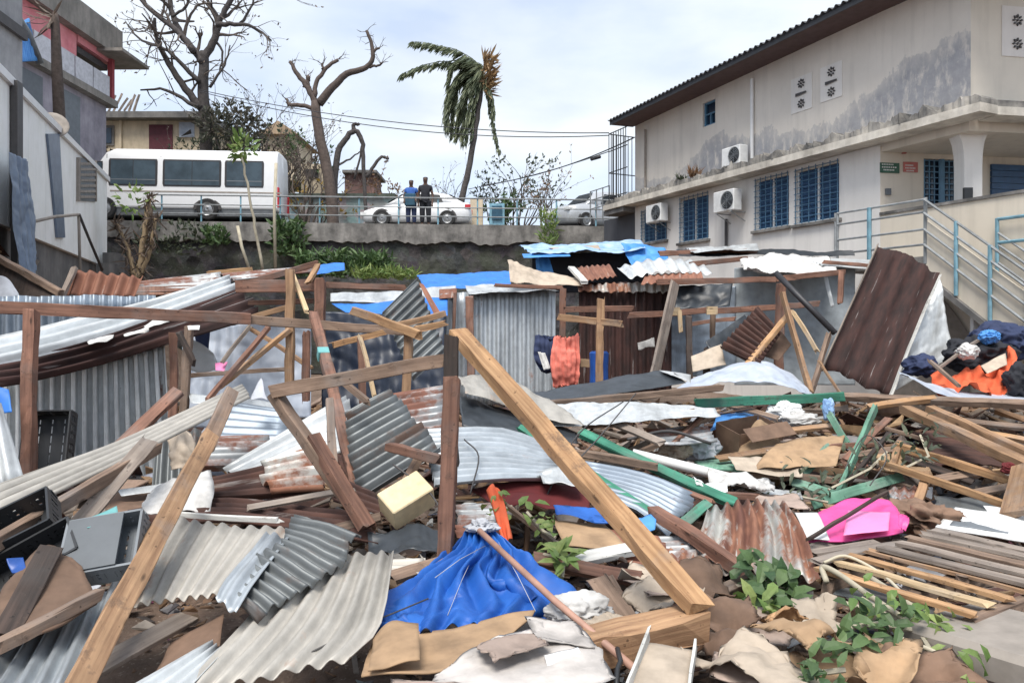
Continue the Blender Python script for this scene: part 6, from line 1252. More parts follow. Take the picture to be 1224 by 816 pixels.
S('white rag hanging below the navy garment', [[(643, 420, 11.5), (652, 422, 11.5)], [(650, 442, 11.4), (658, 440, 11.4)]], 'white_cloth', 'rag', folds=2)
m = MB(); c = W(716, 443, 11.6); m.tube([c + Vector((0, 0, -.3)), c + Vector((0, 0, -.27)), c, c + Vector((0, 0, .27)), c + Vector((0, 0, .3))], [.13, .15, .14, .15, .12], 16); tag(m.obj('plastic_drum', M_('blue_plastic'), None, Matrix.Translation(c), smooth=False), 'blue plastic drum standing behind the middle frame post', 'drum')
S('small tan box front on a ledge right of the coral garment', [[(694, 428, 11.8), (712, 430, 11.8)], [(694, 438, 11.7), (712, 440, 11.7)]], 'cardboard', 'cardboard_sheet', 'cardboard')
# tall rusty sheet and things under the stairs
S('tall dark rusty sheet leaning before the stairs', [[(1050, 292, 11.7), (1088, 306, 11.6), (1123, 326, 11.5)], [(984, 440, 10.8), (1022, 458, 10.7), (1065, 476, 10.6)]], 'rust_purple', pitch=.27, amp=.011, prof='trap', crumple=.02, torn=.06)
T('pale turned edge along the left of the tall rusty sheet', (1049, 294, 11.6), (982, 442, 10.75), .10, .02, 'wood_grey', 60, name='metal_strip')
T('white turned edge along the right of the tall rusty sheet', (1123, 330, 11.45), (1064, 474, 10.55), .06, .02, 'wood_white', 30, name='metal_strip')
S('whitish sheet standing behind the tall rusty sheet', [[(1104, 345, 11.9), (1123, 332, 11.9)], [(1062, 472, 11.0), (1140, 425, 11.5)]], 'zinc_white', crumple=.03)
def heap(name, label, cat, c, r, mat, squash=.6, seed=1, lump=.35):
    """a crumpled bundle of cloth, plastic or stone"""
    bm = bmesh.new(); bmesh.ops.create_icosphere(bm, subdivisions=5, radius=1.0); c = P(c); v = []
    for q in bm.verts:
        p = q.co.copy(); k = 1 + lump * nz3(p, 1.6, seed) + lump * 1.3 * (.2 - abs(nz3(p, 2.6, seed + 3))) + lump * .35 * (.2 - abs(nz3(p, 6.2, seed + 8))) + lump * .06 * nz3(p, 13, seed + 5)
        p = p * k; v.append(c + Vector((p.x * r[0], p.y * r[1], p.z * r[2])))
    bm.verts.index_update(); f = [tuple(x.index for x in fc.verts) for fc in bm.faces]; bm.free()
    return tag(mk(name, v, f, M_(mat), None, Matrix.Translation(c), True), label, cat)
S('vivid orange cloth spilled under the stairs', [[(1112, 448, 10.2), (1150, 444, 10.3), (1182, 440, 10.4), (1206, 414, 10.6)], [(1116, 462, 9.9), (1155, 458, 9.95), (1192, 452, 10), (1216, 424, 10.2)], [(1125, 472, 9.7), (1160, 466, 9.75), (1198, 472, 9.8), (1216, 446, 9.9)]], 'orange_cloth', 'cloth', crumple=.09, cfreq=2.2, folds=5, fold_amp=.04)
heap('clothes_bundle', 'black clothes bundle under the stairs above the orange cloth', 'clothes', (1168, 425, 10.7), (.45, .35, .26), 'black_cloth', seed=2)
heap('clothes_bundle', 'navy clothes bundle in front of the stair foot', 'clothes', (1200, 408, 10.9), (.45, .35, .26), 'navy_cloth', seed=4)
heap('clothes_bundle', 'dark blue bundle beside the tall rusty sheet', 'clothes', (1100, 437, 10.6), (.22, .2, .16), 'navy_cloth', seed=6)
heap('clothes_bundle', 'small white and grey bundle on the black clothes', 'clothes', (1156, 420, 10.2), (.14, .12, .10), 'white_cloth', seed=7)
heap('clothes_bundle', 'grey bundle at the right edge beside the orange cloth', 'clothes', (1222, 455, 9.8), (.22, .2, .22), 'black_cloth', seed=8)
heap('plastic_bag', 'bright blue bag on the dark clothes under the stairs', 'bag', (1182, 402, 10.4), (.13, .12, .10), 'tarp_sky', seed=9)
S('long white sheet curving below the orange cloth', [[(1074, 444, 9.8), (1140, 464, 9.85), (1235, 470, 9.9)], [(1088, 454, 9.3), (1150, 478, 9.25), (1240, 487, 9.2)]], 'tarp_pale', 'plastic_sheeting', crumple=.03)
S('cream paper sheets above the orange cloth', [[(1172, 438, 10.1), (1202, 422, 10.2)], [(1180, 448, 9.95), (1204, 436, 10.0)]], 'cream_board', 'paper', crumple=.03)
T('grey lath leaning among the clothes under the stairs', (1122, 440, 10), (1180, 400, 10.5), .04, .03, 'wood_grey', name='lath')
T('red brown lath crossing the orange cloth', (1110, 430, 10), (1145, 460, 9.6), .05, .04, 'wood_brown', name='lath')
# ================================================================ the field of debris
# ---- centre
plain('dirty_white', (.58, .54, .505), .85, dark=.5, sc_=4, bmp=.3)
S('grey white curved roof sheet right of the central post', [[(545, 450, 7.6), (600, 452, 7.8), (655, 476, 7.8)], [(556, 470, 6.9), (612, 488, 7.0), (700, 512, 6.9)]], 'zinc_beige', crumple=.04, torn=.06)
S('dark sheet added for the shade under the curved grey white roof', [[(548, 472, 7.2), (605, 490, 7.2), (690, 515, 7.1)], [(552, 510, 6.6), (610, 522, 6.6), (690, 530, 6.6)]], 'dark_sheet', crumple=.03)  # dark material paints the shade beneath the curved roof sheet
S('long white roof sheet across the middle of the debris', [[(636, 488, 7.7), (740, 478, 7.95), (852, 486, 8.1)], [(655, 512, 6.95), (735, 506, 7.1), (862, 495, 7.6)]], 'zinc_white', crumple=.03, torn=.05)
S('black curved sheet lying behind the brown plank', [[(618, 472, 8.6), (720, 456, 8.9), (800, 442, 9.1)], [(640, 481, 8.2), (720, 473, 8.35), (820, 456, 8.6)]], 'dark_sheet', crumple=.03)
S('white torn corner at the end of the black sheet', [[(788, 441, 9.0), (826, 446, 9.0)], [(806, 448, 8.7), (826, 456, 8.6)]], 'zinc_white', crumple=.02)
T('brown plank lying on the long white roof sheet', (650, 483, 8.0), (862, 463, 8.4), .10, .07, 'wood_brown', name='plank')
wtm = S('white tarpaulin mound with a faint blue print', [[(805, 466, 9.7), (850, 446, 9.9), (895, 430, 10), (930, 440, 10), (970, 464, 9.9)], [(812, 472, 9.3), (855, 462, 9.3), (895, 455, 9.3), (935, 460, 9.3), (975, 474, 9.3)]], 'tarp_pale', 'tarpaulin', crumple=.05)
surf('print', None, None, [[(888, 441, 9.75), (912, 442, 9.75)], [(888, 452, 9.45), (912, 453, 9.45)]], 'tarp_faded', parent=wtm)
S('silver corrugated sheet lying right of the central post', [[(500, 512, 6.0), (600, 512, 6.3), (665, 532, 6.4)], [(520, 582, 5.2), (600, 575, 5.4), (672, 572, 5.6)]], 'zinc', pitch=.088, amp=.014, along='u', crumple=.03)
S('blue grey corrugated sheet under the green beams', [[(690, 548, 6.2), (770, 565, 6.2), (838, 592, 6.1)], [(700, 592, 5.55), (760, 612, 5.45), (800, 645, 5.2)]], 'zinc_blue', pitch=.08, amp=.013, along='u', crumple=.03, torn=.05)
S('dark bent corrugated sheet edge below the blue grey sheet', [[(765, 640, 5.15), (822, 640, 5.1)], [(780, 672, 4.8), (835, 668, 4.8)]], 'zinc_half', pitch=.076, amp=.015, along='u', crumple=.04)
S('white crumpled flap by the silver corrugated sheet', [[(640, 565, 5.6), (690, 560, 5.7)], [(650, 582, 5.4), (695, 585, 5.3)]], 'zinc_white', crumple=.06)
T('long bright green beam across the middle debris', (697, 518, 6.7), (882, 603, 5.95), .09, .05, 'wood_green', 30, name='green_beam', cat='beam')
T('thinner green beam behind the long sawn timber', (622, 512, 6.6), (780, 615, 5.5), .06, .05, 'wood_green', 20, name='green_beam', cat='beam')
T('brown timber resting on the long green beam', (682, 540, 6.4), (785, 558, 6.2), .07, .06, 'wood_brown')
T('dark green beam lying level before the white mound', (832, 482, 8.5), (1008, 474, 8.7), .07, .10, 'wood_green', name='green_beam', cat='beam')
T('pale green plank standing slanted behind the pink sheet', (1046, 488, 8.0), (1001, 594, 6.9), .10, .04, 'wood_green_pale', 90, name='green_plank', cat='plank')
T('pale green plank lying above the pink sheet', (972, 602, 6.5), (1076, 570, 7.1), .09, .04, 'wood_green_pale', 60, name='green_plank', cat='plank')
T('short green plank joining the low pale green plank from the left', (948, 577, 7.1), (1002, 592, 6.85), .10, .03, 'wood_green_pale', 30, name='green_plank', cat='plank')
T('green strip leaning down from the dark green beam', (984, 484, 8.4), (1014, 532, 7.8), .07, .03, 'wood_green_pale', 60, name='green_plank', cat='plank')
T('short bright green board in the rubble right of the cartons', (958, 566, 7.2), (992, 534, 7.6), .09, .03, 'wood_green_pale', 60, name='green_plank', cat='plank')
S('broken pale green door panel lying in the rubble', [[(830, 550, 7.6), (890, 548, 7.8), (942, 556, 7.8)], [(838, 560, 7.2), (890, 562, 7.2), (944, 566, 7.3)]], 'wood_green_pale', 'broken_door', 'door', thick=.03, crumple=.015)
T('small green offcut beside the reddish square beam', (812, 628, 5.4), (846, 602, 5.75), .08, .03, 'wood_green', 30, name='offcut')
rod('white_pipe', 'white plastic pipe sloping beside the long green beam', 'pipe', [(756, 542, 6.75), (830, 560, 6.7), (905, 580, 6.5)], .045, 'pipe_white', 10)
S('shredded white plastic at the end of the white pipe', [[(845, 560, 6.6), (885, 565, 6.65), (925, 578, 6.6)], [(855, 578, 6.3), (890, 585, 6.3), (925, 590, 6.3)]], 'white_cloth', 'plastic_sheeting', crumple=.08, cfreq=3, torn=.12)
S('white torn packaging below the white pipe', [[(825, 570, 6.3), (868, 572, 6.4)], [(832, 582, 6.1), (870, 588, 6.1)]], 'white_plastic', 'packaging', crumple=.06, cfreq=3)
T('red brown plank below the shredded white plastic', (842, 590, 6.15), (905, 594, 6.1), .07, .05, 'wood_red', name='plank')
T('brown plank lying above the pale green plank', (895, 566, 7.2), (1002, 574, 7.1), .09, .06, 'wood_brown', name='plank')
# cartons, blue cover and bags in the middle
S('blue tarpaulin scrap draped over the brown carton', [[(858, 492, 8.6), (890, 488, 8.7), (922, 492, 8.7)], [(848, 513, 8.2), (885, 500, 8.3), (921, 508, 8.3)]], 'tarp_sky', 'tarpaulin', crumple=.05)
def box(label, c, d, rz, rx, ry, mat, name='carton', cat='carton', flaps=True):
    M = Matrix.Translation(P(c)) @ Matrix.Rotation(R(rz), 4, 'Z') @ Matrix.Rotation(R(ry), 4, 'Y') @ Matrix.Rotation(R(rx), 4, 'X'); e = empty(name, (0, 0, 0), label, cat, M=M); a, b, h = [x / 2 for x in d]; t = .006
    for nm, cc, s in (('base', (0, 0, -h), (d[0], d[1], t)), ('side', (-a, 0, 0), (t, d[1], d[2])), ('side', (a, 0, 0), (t, d[1], d[2])), ('side', (0, -b, 0), (d[0] - .02, t, d[2])), ('side', (0, b, 0), (d[0] - .02, t, d[2]))):
        m = MB(); m.box(cc, s, M); m.obj(nm, M_(mat), e, M)
    if flaps:
        for s in (-1, 1): m = MB(); m.box((0, 0, 0), (d[0], b * .9, t), M @ Matrix.Translation((0, s * (b + .12 * 1), h + .03)) @ Matrix.Rotation(R(-s * 28), 4, 'X')); m.obj('flap', M_(mat), e, M)
    return e
box('open brown carton under the blue tarpaulin scrap', (895, 525, 8.0), (.55, .40, .34), 20, 12, -6, 'cardboard_dark')
S('tan cardboard sheet leaning over the brown carton', [[(888, 528, 7.8), (905, 503, 8.0), (918, 506, 8.0)], [(882, 542, 7.6), (910, 540, 7.6), (942, 540, 7.7)]], 'cardboard', 'cardboard_sheet', 'cardboard', crumple=.02)
T('pale board lying in front of the brown carton', (858, 548, 7.4), (945, 535, 7.6), .09, .03, 'wood_mid', 20, name='board')
heap('plastic_bag', 'white plastic bag below the dark green beam', 'bag', (938, 490, 8.6), (.19, .14, .10), 'white_plastic', seed=11)
heap('plastic_bag', 'crumpled white and grey bag right of the white bag', 'bag', (956, 502, 8.4), (.20, .14, .09), 'white_cloth', seed=12)
heap('plastic_bag', 'pale turquoise bag hanging by the green strip', 'bag', (990, 490, 8.3), (.06, .06, .13), 'tarp_faded', seed=13)
heap('cloth_bundle', 'grey cloth bundle in the hollow left of the carton', 'cloth', (835, 535, 7.8), (.20, .16, .15), 'grey_cloth', seed=14)
heap('cloth_bundle', 'dull brown cloth bundle beside the grey one', 'cloth', (808, 538, 7.6), (.16, .14, .10), 'cream_board', seed=15)
S('brown cardboard flat on the ground right of the cartons', [[(930, 530, 7.7), (1010, 522, 7.9)], [(900, 560, 7.1), (1000, 555, 7.2)]], 'cardboard', 'cardboard_sheet', 'cardboard', crumple=.05)
S('faded pink brown card under the green plank', [[(870, 545, 7.3), (960, 540, 7.4)], [(880, 562, 7.0), (960, 566, 7.0)]], 'cream_board', 'cardboard_sheet', 'cardboard', crumple=.05)
T('thin brown pole in the dark hollow left of the carton', (765, 540, 7.2), (860, 492, 8.2), .05, .05, 'wood_brown', name='pole')
T('red lath in the dark hollow beside the thin pole', (805, 530, 7.3), (838, 498, 7.9), .04, .04, 'wood_red', name='lath')
S('dark red cloth under the silver corrugated sheet', [[(560, 580, 5.5), (640, 576, 5.6), (705, 584, 5.6)], [(600, 612, 5.2), (650, 606, 5.2), (705, 608, 5.2)]], 'red_cloth', 'cloth', crumple=.06)
S('orange cloth strip hanging above the blue tarpaulin', [[(582, 584, 4.95), (590, 579, 5.0), (598, 588, 4.95)], [(590, 612, 4.8), (598, 612, 4.78), (606, 614, 4.8)], [(600, 645, 4.6), (606, 650, 4.6), (613, 644, 4.6)]], 'orange_cloth', 'cloth', folds=2, fold_amp=.02, crumple=.01)
S('flat cardboard piece behind the long sawn timber', [[(660, 622, 5.0), (722, 626, 5.05)], [(675, 652, 4.6), (755, 658, 4.6)]], 'cardboard', 'cardboard_sheet', 'cardboard', crumple=.02)
S('frayed blue plastic edge above the flat cardboard', [[(660, 608, 5.1), (740, 612, 5.15)], [(665, 622, 4.95), (750, 634, 4.9)]], 'tarp_blue', 'plastic_sheeting', crumple=.05, torn=.12)
S('torn blue scrap at the end of the blue grey sheet', [[(764, 615, 5.2), (785, 612, 5.25)], [(762, 630, 5.0), (784, 630, 5.05)]], 'tarp_sky', 'plastic_scrap', 'scrap', crumple=.05, torn=.06)
T('white painted board lying left of the long sawn timber', (681, 670, 4.45), (764, 655, 4.6), .09, .04, 'wood_white', 20, name='board')
T('red brown plank under the white painted board', (640, 668, 4.5), (766, 692, 4.2), .09, .04, 'wood_red', 30, name='plank')
T('brown stick with a white tip behind the blue tarpaulin', (596, 598, 5.0), (668, 652, 4.65), .03, .03, 'wood_brown', name='stick')
T('grey brown stick continuing toward the white board', (662, 648, 4.7), (722, 668, 4.5), .035, .03, 'wood_grey', name='stick')
T('dark stick under the flat cardboard piece', (640, 622, 5.0), (745, 668, 4.5), .02, .02, 'wood_dark', name='stick')
# ---- further sheets and boards packed between the larger pieces
for lab, net, mt, kw in (
    ('grey corrugated sheet half buried right of the foam block', [[(545, 600, 5.3), (610, 596, 5.4)], [(540, 640, 4.9), (600, 648, 4.8)]], 'zinc_half', dict(pitch=.08, along='u')),
    ('rust brown sheet lying under the reddish square beam', [[(700, 630, 5.0), (790, 640, 5.0)], [(735, 672, 4.55), (820, 690, 4.45)]], 'rust_red', dict(pitch=.085, along='u')),
    ('pale grey sheet sunk behind the green door panel', [[(770, 512, 7.7), (845, 505, 8.0)], [(790, 532, 7.2), (860, 528, 7.4)]], 'zinc_half', dict(pitch=.09, along='u')),
    ('rusted sheet lying flat behind the broken frame at right', [[(1095, 515, 8.0), (1200, 520, 7.8)], [(1110, 545, 7.2), (1225, 560, 6.9)]], 'rust', dict(pitch=.1, along='u')),
    ('grey sheet under the broken frame at right', [[(1110, 590, 6.6), (1200, 600, 6.3)], [(1120, 612, 6.2), (1205, 618, 6.0)]], 'zinc_dark', dict(crumple=.03)),
    ('silver sheet scrap left of the central post base', [[(452, 668, 4.2), (520, 664, 4.2)], [(455, 690, 4.0), (522, 690, 4.0)]], 'zinc_beige', dict(pitch=.07, along='u')),
    ('rusty sheet strip left of the rust and white curved sheet', [[(790, 660, 4.9), (835, 640, 5.1)], [(800, 690, 4.5), (830, 690, 4.5)]], 'zinc_mix', dict(pitch=.08)),
    ('grey ridged sheet beyond the pink sheet', [[(1060, 580, 6.9), (1110, 578, 6.9)], [(1065, 600, 6.5), (1105, 600, 6.5)]], 'zinc_half', dict(pitch=.08)),
    ('white sheet sliver beside the brown plank in the centre', [[(905, 580, 6.8), (960, 585, 6.7)], [(910, 592, 6.6), (965, 598, 6.4)]], 'zinc_white', dict(crumple=.02)),
    ('brown rusty sheet under the dark tilted corrugated sheet', [[(392, 560, 5.3), (450, 590, 5.0)], [(390, 600, 4.95), (470, 622, 4.7)]], 'rust', dict(pitch=.09, along='u'))):
    S(lab, net, mt, **dict(dict(crumple=.03, torn=.06, tornside=1), **kw))
for lab, p, q, w_, h_, mt in (('grey brown plank left of the tan pallet pointing at the pink sheet', (940, 668, 4.9), (1000, 650, 5.2), .09, .03, 'wood_grey'), ('brown plank between the curved rusty sheet and the leafy plant', (845, 712, 4.2), (905, 690, 4.4), .07, .03, 'wood_brown'),
    ('dark plank under the upper sawn rail', (1080, 548, 7.2), (1160, 575, 6.8), .09, .03, 'wood_dark'), ('brown plank high behind the thick tan beams', (1100, 498, 8.6), (1236, 512, 8.0), .09, .04, 'wood_brown'), ('pale plank end between the two thick tan beams', (1150, 512, 7.9), (1236, 528, 7.4), .07, .04, 'wood_tan'),
    ('red brown plank beside the slanted pale green plank', (1010, 550, 7.3), (1062, 500, 8.0), .07, .03, 'wood_red'), ('brown plank sloping below the white mound', (850, 478, 8.9), (930, 500, 8.4), .08, .03, 'wood_brown'), ('tan plank lying by the open brown carton', (935, 515, 8.1), (1000, 508, 8.3), .08, .03, 'wood_mid'),
    ('dark brown plank left of the blue tarpaulin', (470, 690, 3.95), (540, 668, 4.2), .08, .03, 'wood_brown'), ('grey plank in the rubble left of the white pipe', (720, 500, 7.4), (790, 528, 6.9), .08, .03, 'wood_grey'), ('brown plank across the hollow behind the long green beam', (700, 508, 7.3), (830, 492, 7.9), .08, .04, 'wood_brown'), ('reddish lath by the white packaging', (790, 575, 6.3), (850, 600, 5.9), .05, .03, 'wood_red'),
    ('thin tan lath below the pale green plank', (985, 612, 6.0), (1050, 606, 6.1), .05, .03, 'wood_tan'), ('brown plank stub near the crimson rag', (1165, 590, 6.4), (1225, 578, 6.5), .08, .03, 'wood_brown'), ('greyish lath over the rusted sheets at left', (300, 606, 4.8), (420, 586, 5.0), .05, .02, 'wood_grey'), ('brown splintered plank below the leaning frame strut', (380, 640, 4.5), (452, 620, 4.6), .08, .03, 'wood_brown')):
    T(lab, p, q, w_, h_, mt, 25, name='lath' if 'lath' in lab else 'plank')
# blue tarpaulin tied to the pipe
random.seed(5)
tp = S('vivid blue tarpaulin gathered at a knot in the foreground', [[(562, 640, 4.40), (575, 632, 4.42), (592, 638, 4.38)], [(530, 668, 4.18), (575, 655, 4.2), (622, 660, 4.28)], [(488, 700, 3.92), (512, 688, 3.96), (535, 694, 3.84), (572, 682, 4.0), (600, 694, 3.92), (652, 682, 4.15)], [(432, 738, 3.60), (470, 722, 3.66), (505, 736, 3.54), (545, 722, 3.70), (585, 728, 3.66), (625, 712, 3.90), (650, 722, 3.85), (697, 714, 4.02)], [(448, 762, 3.42), (475, 752, 3.5), (505, 762, 3.38), (545, 748, 3.52), (585, 752, 3.46), (632, 738, 3.68), (664, 740, 3.82)]], 'tarp_blue', 'tarpaulin', crumple=.022, cfreq=3, folds=8, fold_amp=.045, nu=120, nv=100)
heap('knot', 'whitish knotted cloth at the peak of the vivid blue tarpaulin', 'knot', (576, 629, 4.36), (.08, .06, .035), 'grey_cloth', seed=21, lump=.6)
rod('pipe', 'long copper pink pipe slanting across the vivid blue tarpaulin', 'pipe', [(573, 634, 4.28), (660, 715, 3.62), (760, 800, 3.08)], .017, 'pipe_copper', 10)
rod('cable', 'thin grey cord stretched from the tarpaulin to the beige sheet', 'cord', [(512, 715, 3.6), (440, 745, 3.4), (360, 785, 3.1)], .004, 'rod_dark', 5)
rod('cable', 'black cable tied on the copper pink pipe', 'cable', [(738, 775, 3.2), (742, 790, 3.1), (738, 800, 3.05), (736, 830, 2.9)], .012, 'black_plastic', 6)
for i, (a, b) in enumerate((((596, 648), (640, 730)), ((570, 655), (535, 735)), ((580, 652), (520, 690)))):
    rod('cord', ('fine pale cord over the right side of the blue tarpaulin', 'fine pale cord down the middle of the blue tarpaulin', 'fine pale cord over the left side of the blue tarpaulin')[i], 'cord', [(a[0], a[1], 4.2), ((a[0] + b[0]) / 2, (a[1] + b[1]) / 2 - 3, 3.85), (b[0], b[1], 3.6)], .0018, 'grey_cloth', 4)
fcb = S('large flattened cardboard box in front of the blue tarpaulin', [[(450, 758, 3.38), (520, 748, 3.42), (640, 727, 3.62)], [(438, 784, 3.15), (525, 775, 3.2), (632, 742, 3.5)], [(432, 812, 2.92), (540, 796, 3.0), (600, 768, 3.25)]], 'cardboard', 'cardboard_sheet', 'cardboard', crumple=.02, thick=.008)
surf('flap', None, None, [[(448, 766, 3.25), (470, 748, 3.32), (500, 752, 3.3)], [(440, 806, 2.9), (475, 800, 2.95), (502, 795, 2.98)]], 'cardboard', crumple=.03, thick=.006, parent=fcb)
S('dirty white sheet heap at the bottom centre', [[(515, 806, 2.95), (590, 760, 3.25), (690, 735, 3.5)], [(505, 830, 2.72), (610, 800, 2.95), (715, 765, 3.22)], [(500, 870, 2.5), (630, 850, 2.55), (745, 815, 2.85)]], 'dirty_white', 'sheet', crumple=.014, cfreq=3, torn=.12, tornside=1)
S('white crumpled plastic fragment on the dirty white sheet', [[(650, 775, 3.05), (690, 765, 3.12)], [(655, 790, 2.95), (700, 782, 3.0)]], 'white_plastic', 'plastic_scrap', 'scrap', crumple=.04, torn=.04)
heap('cushion', 'white torn cushion beside the copper pipe', 'cushion', (690, 730, 3.70), (.16, .13, .075), 'white_cloth', seed=24)
heap('cushion', 'cream stuffing lump behind the dirty white sheet', 'cushion', (725, 748, 3.60), (.12, .12, .05), 'cream_board', seed=25)
fp = empty('metal_tray', W(790, 800, 2.95), 'white metal channel tray standing at the bottom edge', 'tray')
surf('panel', None, None, [[(770, 768, 3.2), (828, 778, 3.15)], [(742, 850, 2.72), (818, 850, 2.72)]], 'cream_board', crumple=.01, parent=fp, thick=.008); beam('rim', None, None, (776, 756, 3.22), (742, 846, 2.7), .012, .05, 'wood_white', parent=fp); beam('rim', None, None, (830, 772, 3.15), (820, 846, 2.7), .012, .05, 'wood_white', parent=fp)
surf('loose_corner', None, None, [[(440, 728, 3.68), (475, 718, 3.72), (520, 715, 3.75)], [(430, 742, 3.55), (470, 748, 3.46), (515, 738, 3.55)], [(446, 752, 3.46), (478, 760, 3.38), (508, 752, 3.42)]], 'tarp_blue', crumple=.03, cfreq=4, parent=tp)
plain('pinkish_card', (.40, .31, .26), .9, dark=.6, var=.15)
for lab, net, mt, nm in (('torn pinkish paper sheet over the dirty white heap', [[(560, 775, 3.1), (640, 748, 3.32)], [(585, 800, 2.85), (665, 772, 3.08)]], 'pinkish_card', 'paper'),
    ('grey torn sheet at the bottom edge under the white heap', [[(460, 806, 2.88), (560, 812, 2.8)], [(450, 850, 2.6), (560, 860, 2.5)]], 'pinkish_card', 'paper'),
    ('off white torn sheet between cardboard box and copper pipe', [[(620, 735, 3.45), (690, 742, 3.4)], [(640, 768, 3.15), (720, 776, 3.08)]], 'dirty_white', 'sheet'),
    ('broad tan card beyond the short thick beam', [[(745, 690, 4.1), (815, 686, 4.15)], [(770, 718, 3.75), (850, 715, 3.8)]], 'pinkish_card', 'cardboard_sheet'),
    ('pinkish brown board flat in the rubble left of the slanted green plank', [[(900, 528, 7.9), (985, 520, 8.1)], [(925, 552, 7.2), (1000, 545, 7.4)]], 'pinkish_card', 'board'),
    ('faded brown board flat before the low pale green plank', [[(880, 585, 6.5), (955, 590, 6.4)], [(900, 604, 6.1), (975, 612, 5.95)]], 'pinkish_card', 'board'),
    ('dusty card flat right of the slanted green plank', [[(1040, 540, 7.5), (1110, 545, 7.3)], [(1050, 562, 7.0), (1120, 570, 6.8)]], 'cardboard', 'cardboard_sheet'),
    ('wide brown card under the leafy plant', [[(860, 725, 3.95), (960, 730, 3.9)], [(840, 765, 3.5), (950, 775, 3.45)]], 'pinkish_card', 'cardboard_sheet'),
    ('pinkish torn card right of the metal tray', [[(850, 775, 3.4), (930, 782, 3.35)], [(840, 812, 3.0), (935, 822, 2.95)]], 'pinkish_card', 'cardboard_sheet')):
    S(lab, net, mt, nm, 'cardboard' if 'card' in nm else nm, crumple=.022, cfreq=3.5, torn=.08, tornside=1, thick=.006)
# rusty curved sheet, pink sheet
S('rust and white corrugated sheet curved over the rubble at right', [[(846, 606, 5.6), (895, 598, 5.75), (936, 600, 5.7)], [(836, 640, 5.05), (905, 628, 5.2), (962, 642, 5.1)], [(822, 692, 4.5), (900, 686, 4.55), (980, 700, 4.45)]], 'zinc_mix', pitch=.10, amp=.016, crumple=.02, torn=.05)
pinks = S('bright pink plastic sheet lying in the right debris', [[(975, 614, 5.7), (1020, 596, 5.9), (1062, 598, 5.9)], [(970, 630, 5.45), (1024, 618, 5.6), (1076, 616, 5.6)], [(962, 647, 5.15), (1020, 644, 5.15), (1080, 634, 5.3)]], 'pink_cloth', 'plastic_sheet', 'plastic sheet', crumple=.018, cfreq=2, thick=.01)
surf('paler_panel', None, None, [[(1014, 610, 5.55), (1064, 612, 5.55)], [(1008, 640, 5.08), (1062, 633, 5.15)]], 'pink_pale', crumple=.01, parent=pinks)
S('white border piece at the left of the bright pink sheet', [[(950, 612, 5.6), (977, 612, 5.65)], [(964, 643, 5.1), (992, 645, 5.08)]], 'white_plastic', 'plastic_sheet', 'plastic sheet', crumple=.01)
S('small pink rag at the right corner of the pink sheet', [[(1072, 614, 5.3), (1086, 618, 5.3)], [(1074, 634, 5.15), (1082, 636, 5.15)]], 'pink_cloth', 'rag', crumple=.03, cfreq=6, torn=.03)
T('dark grey bar leaning across the bright pink sheet', (968, 643, 5.0), (1060, 588, 5.7), .022, .022, 'wood_dark', name='bar')
heap('dead_foliage', 'brown withered foliage clump right of the pink sheet', 'dead foliage', (1105, 620, 5.7), (.24, .2, .11), 'cardboard_dark', seed=31, lump=.7)
# right hand timbers
for lab, p, q, w_, h_, mt, nm in (('long brown board crossing below the stairs', (1000, 474, 9.4), (1240, 484, 8.4), .10, .08, 'wood_brown', 'board'), ('splintered pale board end by the tall rusty sheet', (1040, 486, 8.9), (1120, 476, 8.9), .09, .05, 'wood_tan', 'board'),
    ('thick tan beam running to the right picture edge', (1082, 489, 8.0), (1240, 562, 6.2), .13, .09, 'wood_mid', 'beam'), ('second thick tan beam above the first at right', (1112, 488, 8.2), (1236, 545, 6.8), .10, .08, 'wood_mid', 'beam'),
    ('upper sawn rail of the broken frame at right', (1070, 532, 7.4), (1218, 578, 6.5), .06, .07, 'wood_tan', 'rail'), ('lower sawn rail of the broken frame at right', (1052, 553, 7.0), (1208, 606, 6.0), .055, .06, 'wood_tan', 'rail'),
    ('left stile of the broken frame at right', (1076, 530, 7.45), (1064, 562, 7.05), .06, .06, 'wood_mid', 'stile'), ('middle stile of the broken frame at right', (1107, 568, 6.75), (1093, 612, 6.3), .07, .06, 'wood_mid', 'stile'), ('broad orange board ending the broken frame at the right edge', (1226, 556, 6.1), (1212, 616, 5.7), .20, .05, 'wood_mid', 'board'),
    ('thin grey stick above the broken frame at right', (1035, 505, 8.0), (1120, 530, 7.6), .05, .04, 'wood_brown', 'stick'), ('brown board low behind the broken frame', (1110, 575, 6.8), (1165, 566, 6.9), .09, .04, 'wood_brown', 'board'), ('dark stake sloping behind the slanted pale green plank', (1015, 575, 7.0), (1062, 518, 7.7), .04, .04, 'wood_dark', 'stake'), ('red brown lath level behind the slanted green plank', (985, 535, 7.6), (1055, 530, 7.6), .05, .05, 'wood_red', 'lath'), ('dusty brown board right of the cartons', (1000, 548, 7.4), (1070, 538, 7.5), .08, .05, 'wood_brown', 'board'), ('grey board below the second thick tan beam', (1140, 530, 7.6), (1236, 556, 7.0), .08, .04, 'wood_grey', 'board')):
    T(lab, p, q, w_, h_, mt, 25 if nm == 'board' else 0, name=nm, cat=nm)
heap('rag', 'crimson rag on the end of the broken frame', 'rag', (1206, 560, 6.3), (.06, .05, .05), 'red_cloth', seed=33)
pbd = S('white and grey printed board lying behind the pallet', [[(1142, 606, 5.9), (1235, 618, 5.8)], [(1118, 630, 5.4), (1228, 648, 5.2)]], 'white_plastic', 'printed_board', 'board', crumple=.01, thick=.012)
surf('grey_centre', None, None, [[(1150, 611, 5.82), (1212, 621, 5.75)], [(1135, 627, 5.45), (1205, 638, 5.35)]], 'grey_plastic', crumple=.005, parent=pbd)
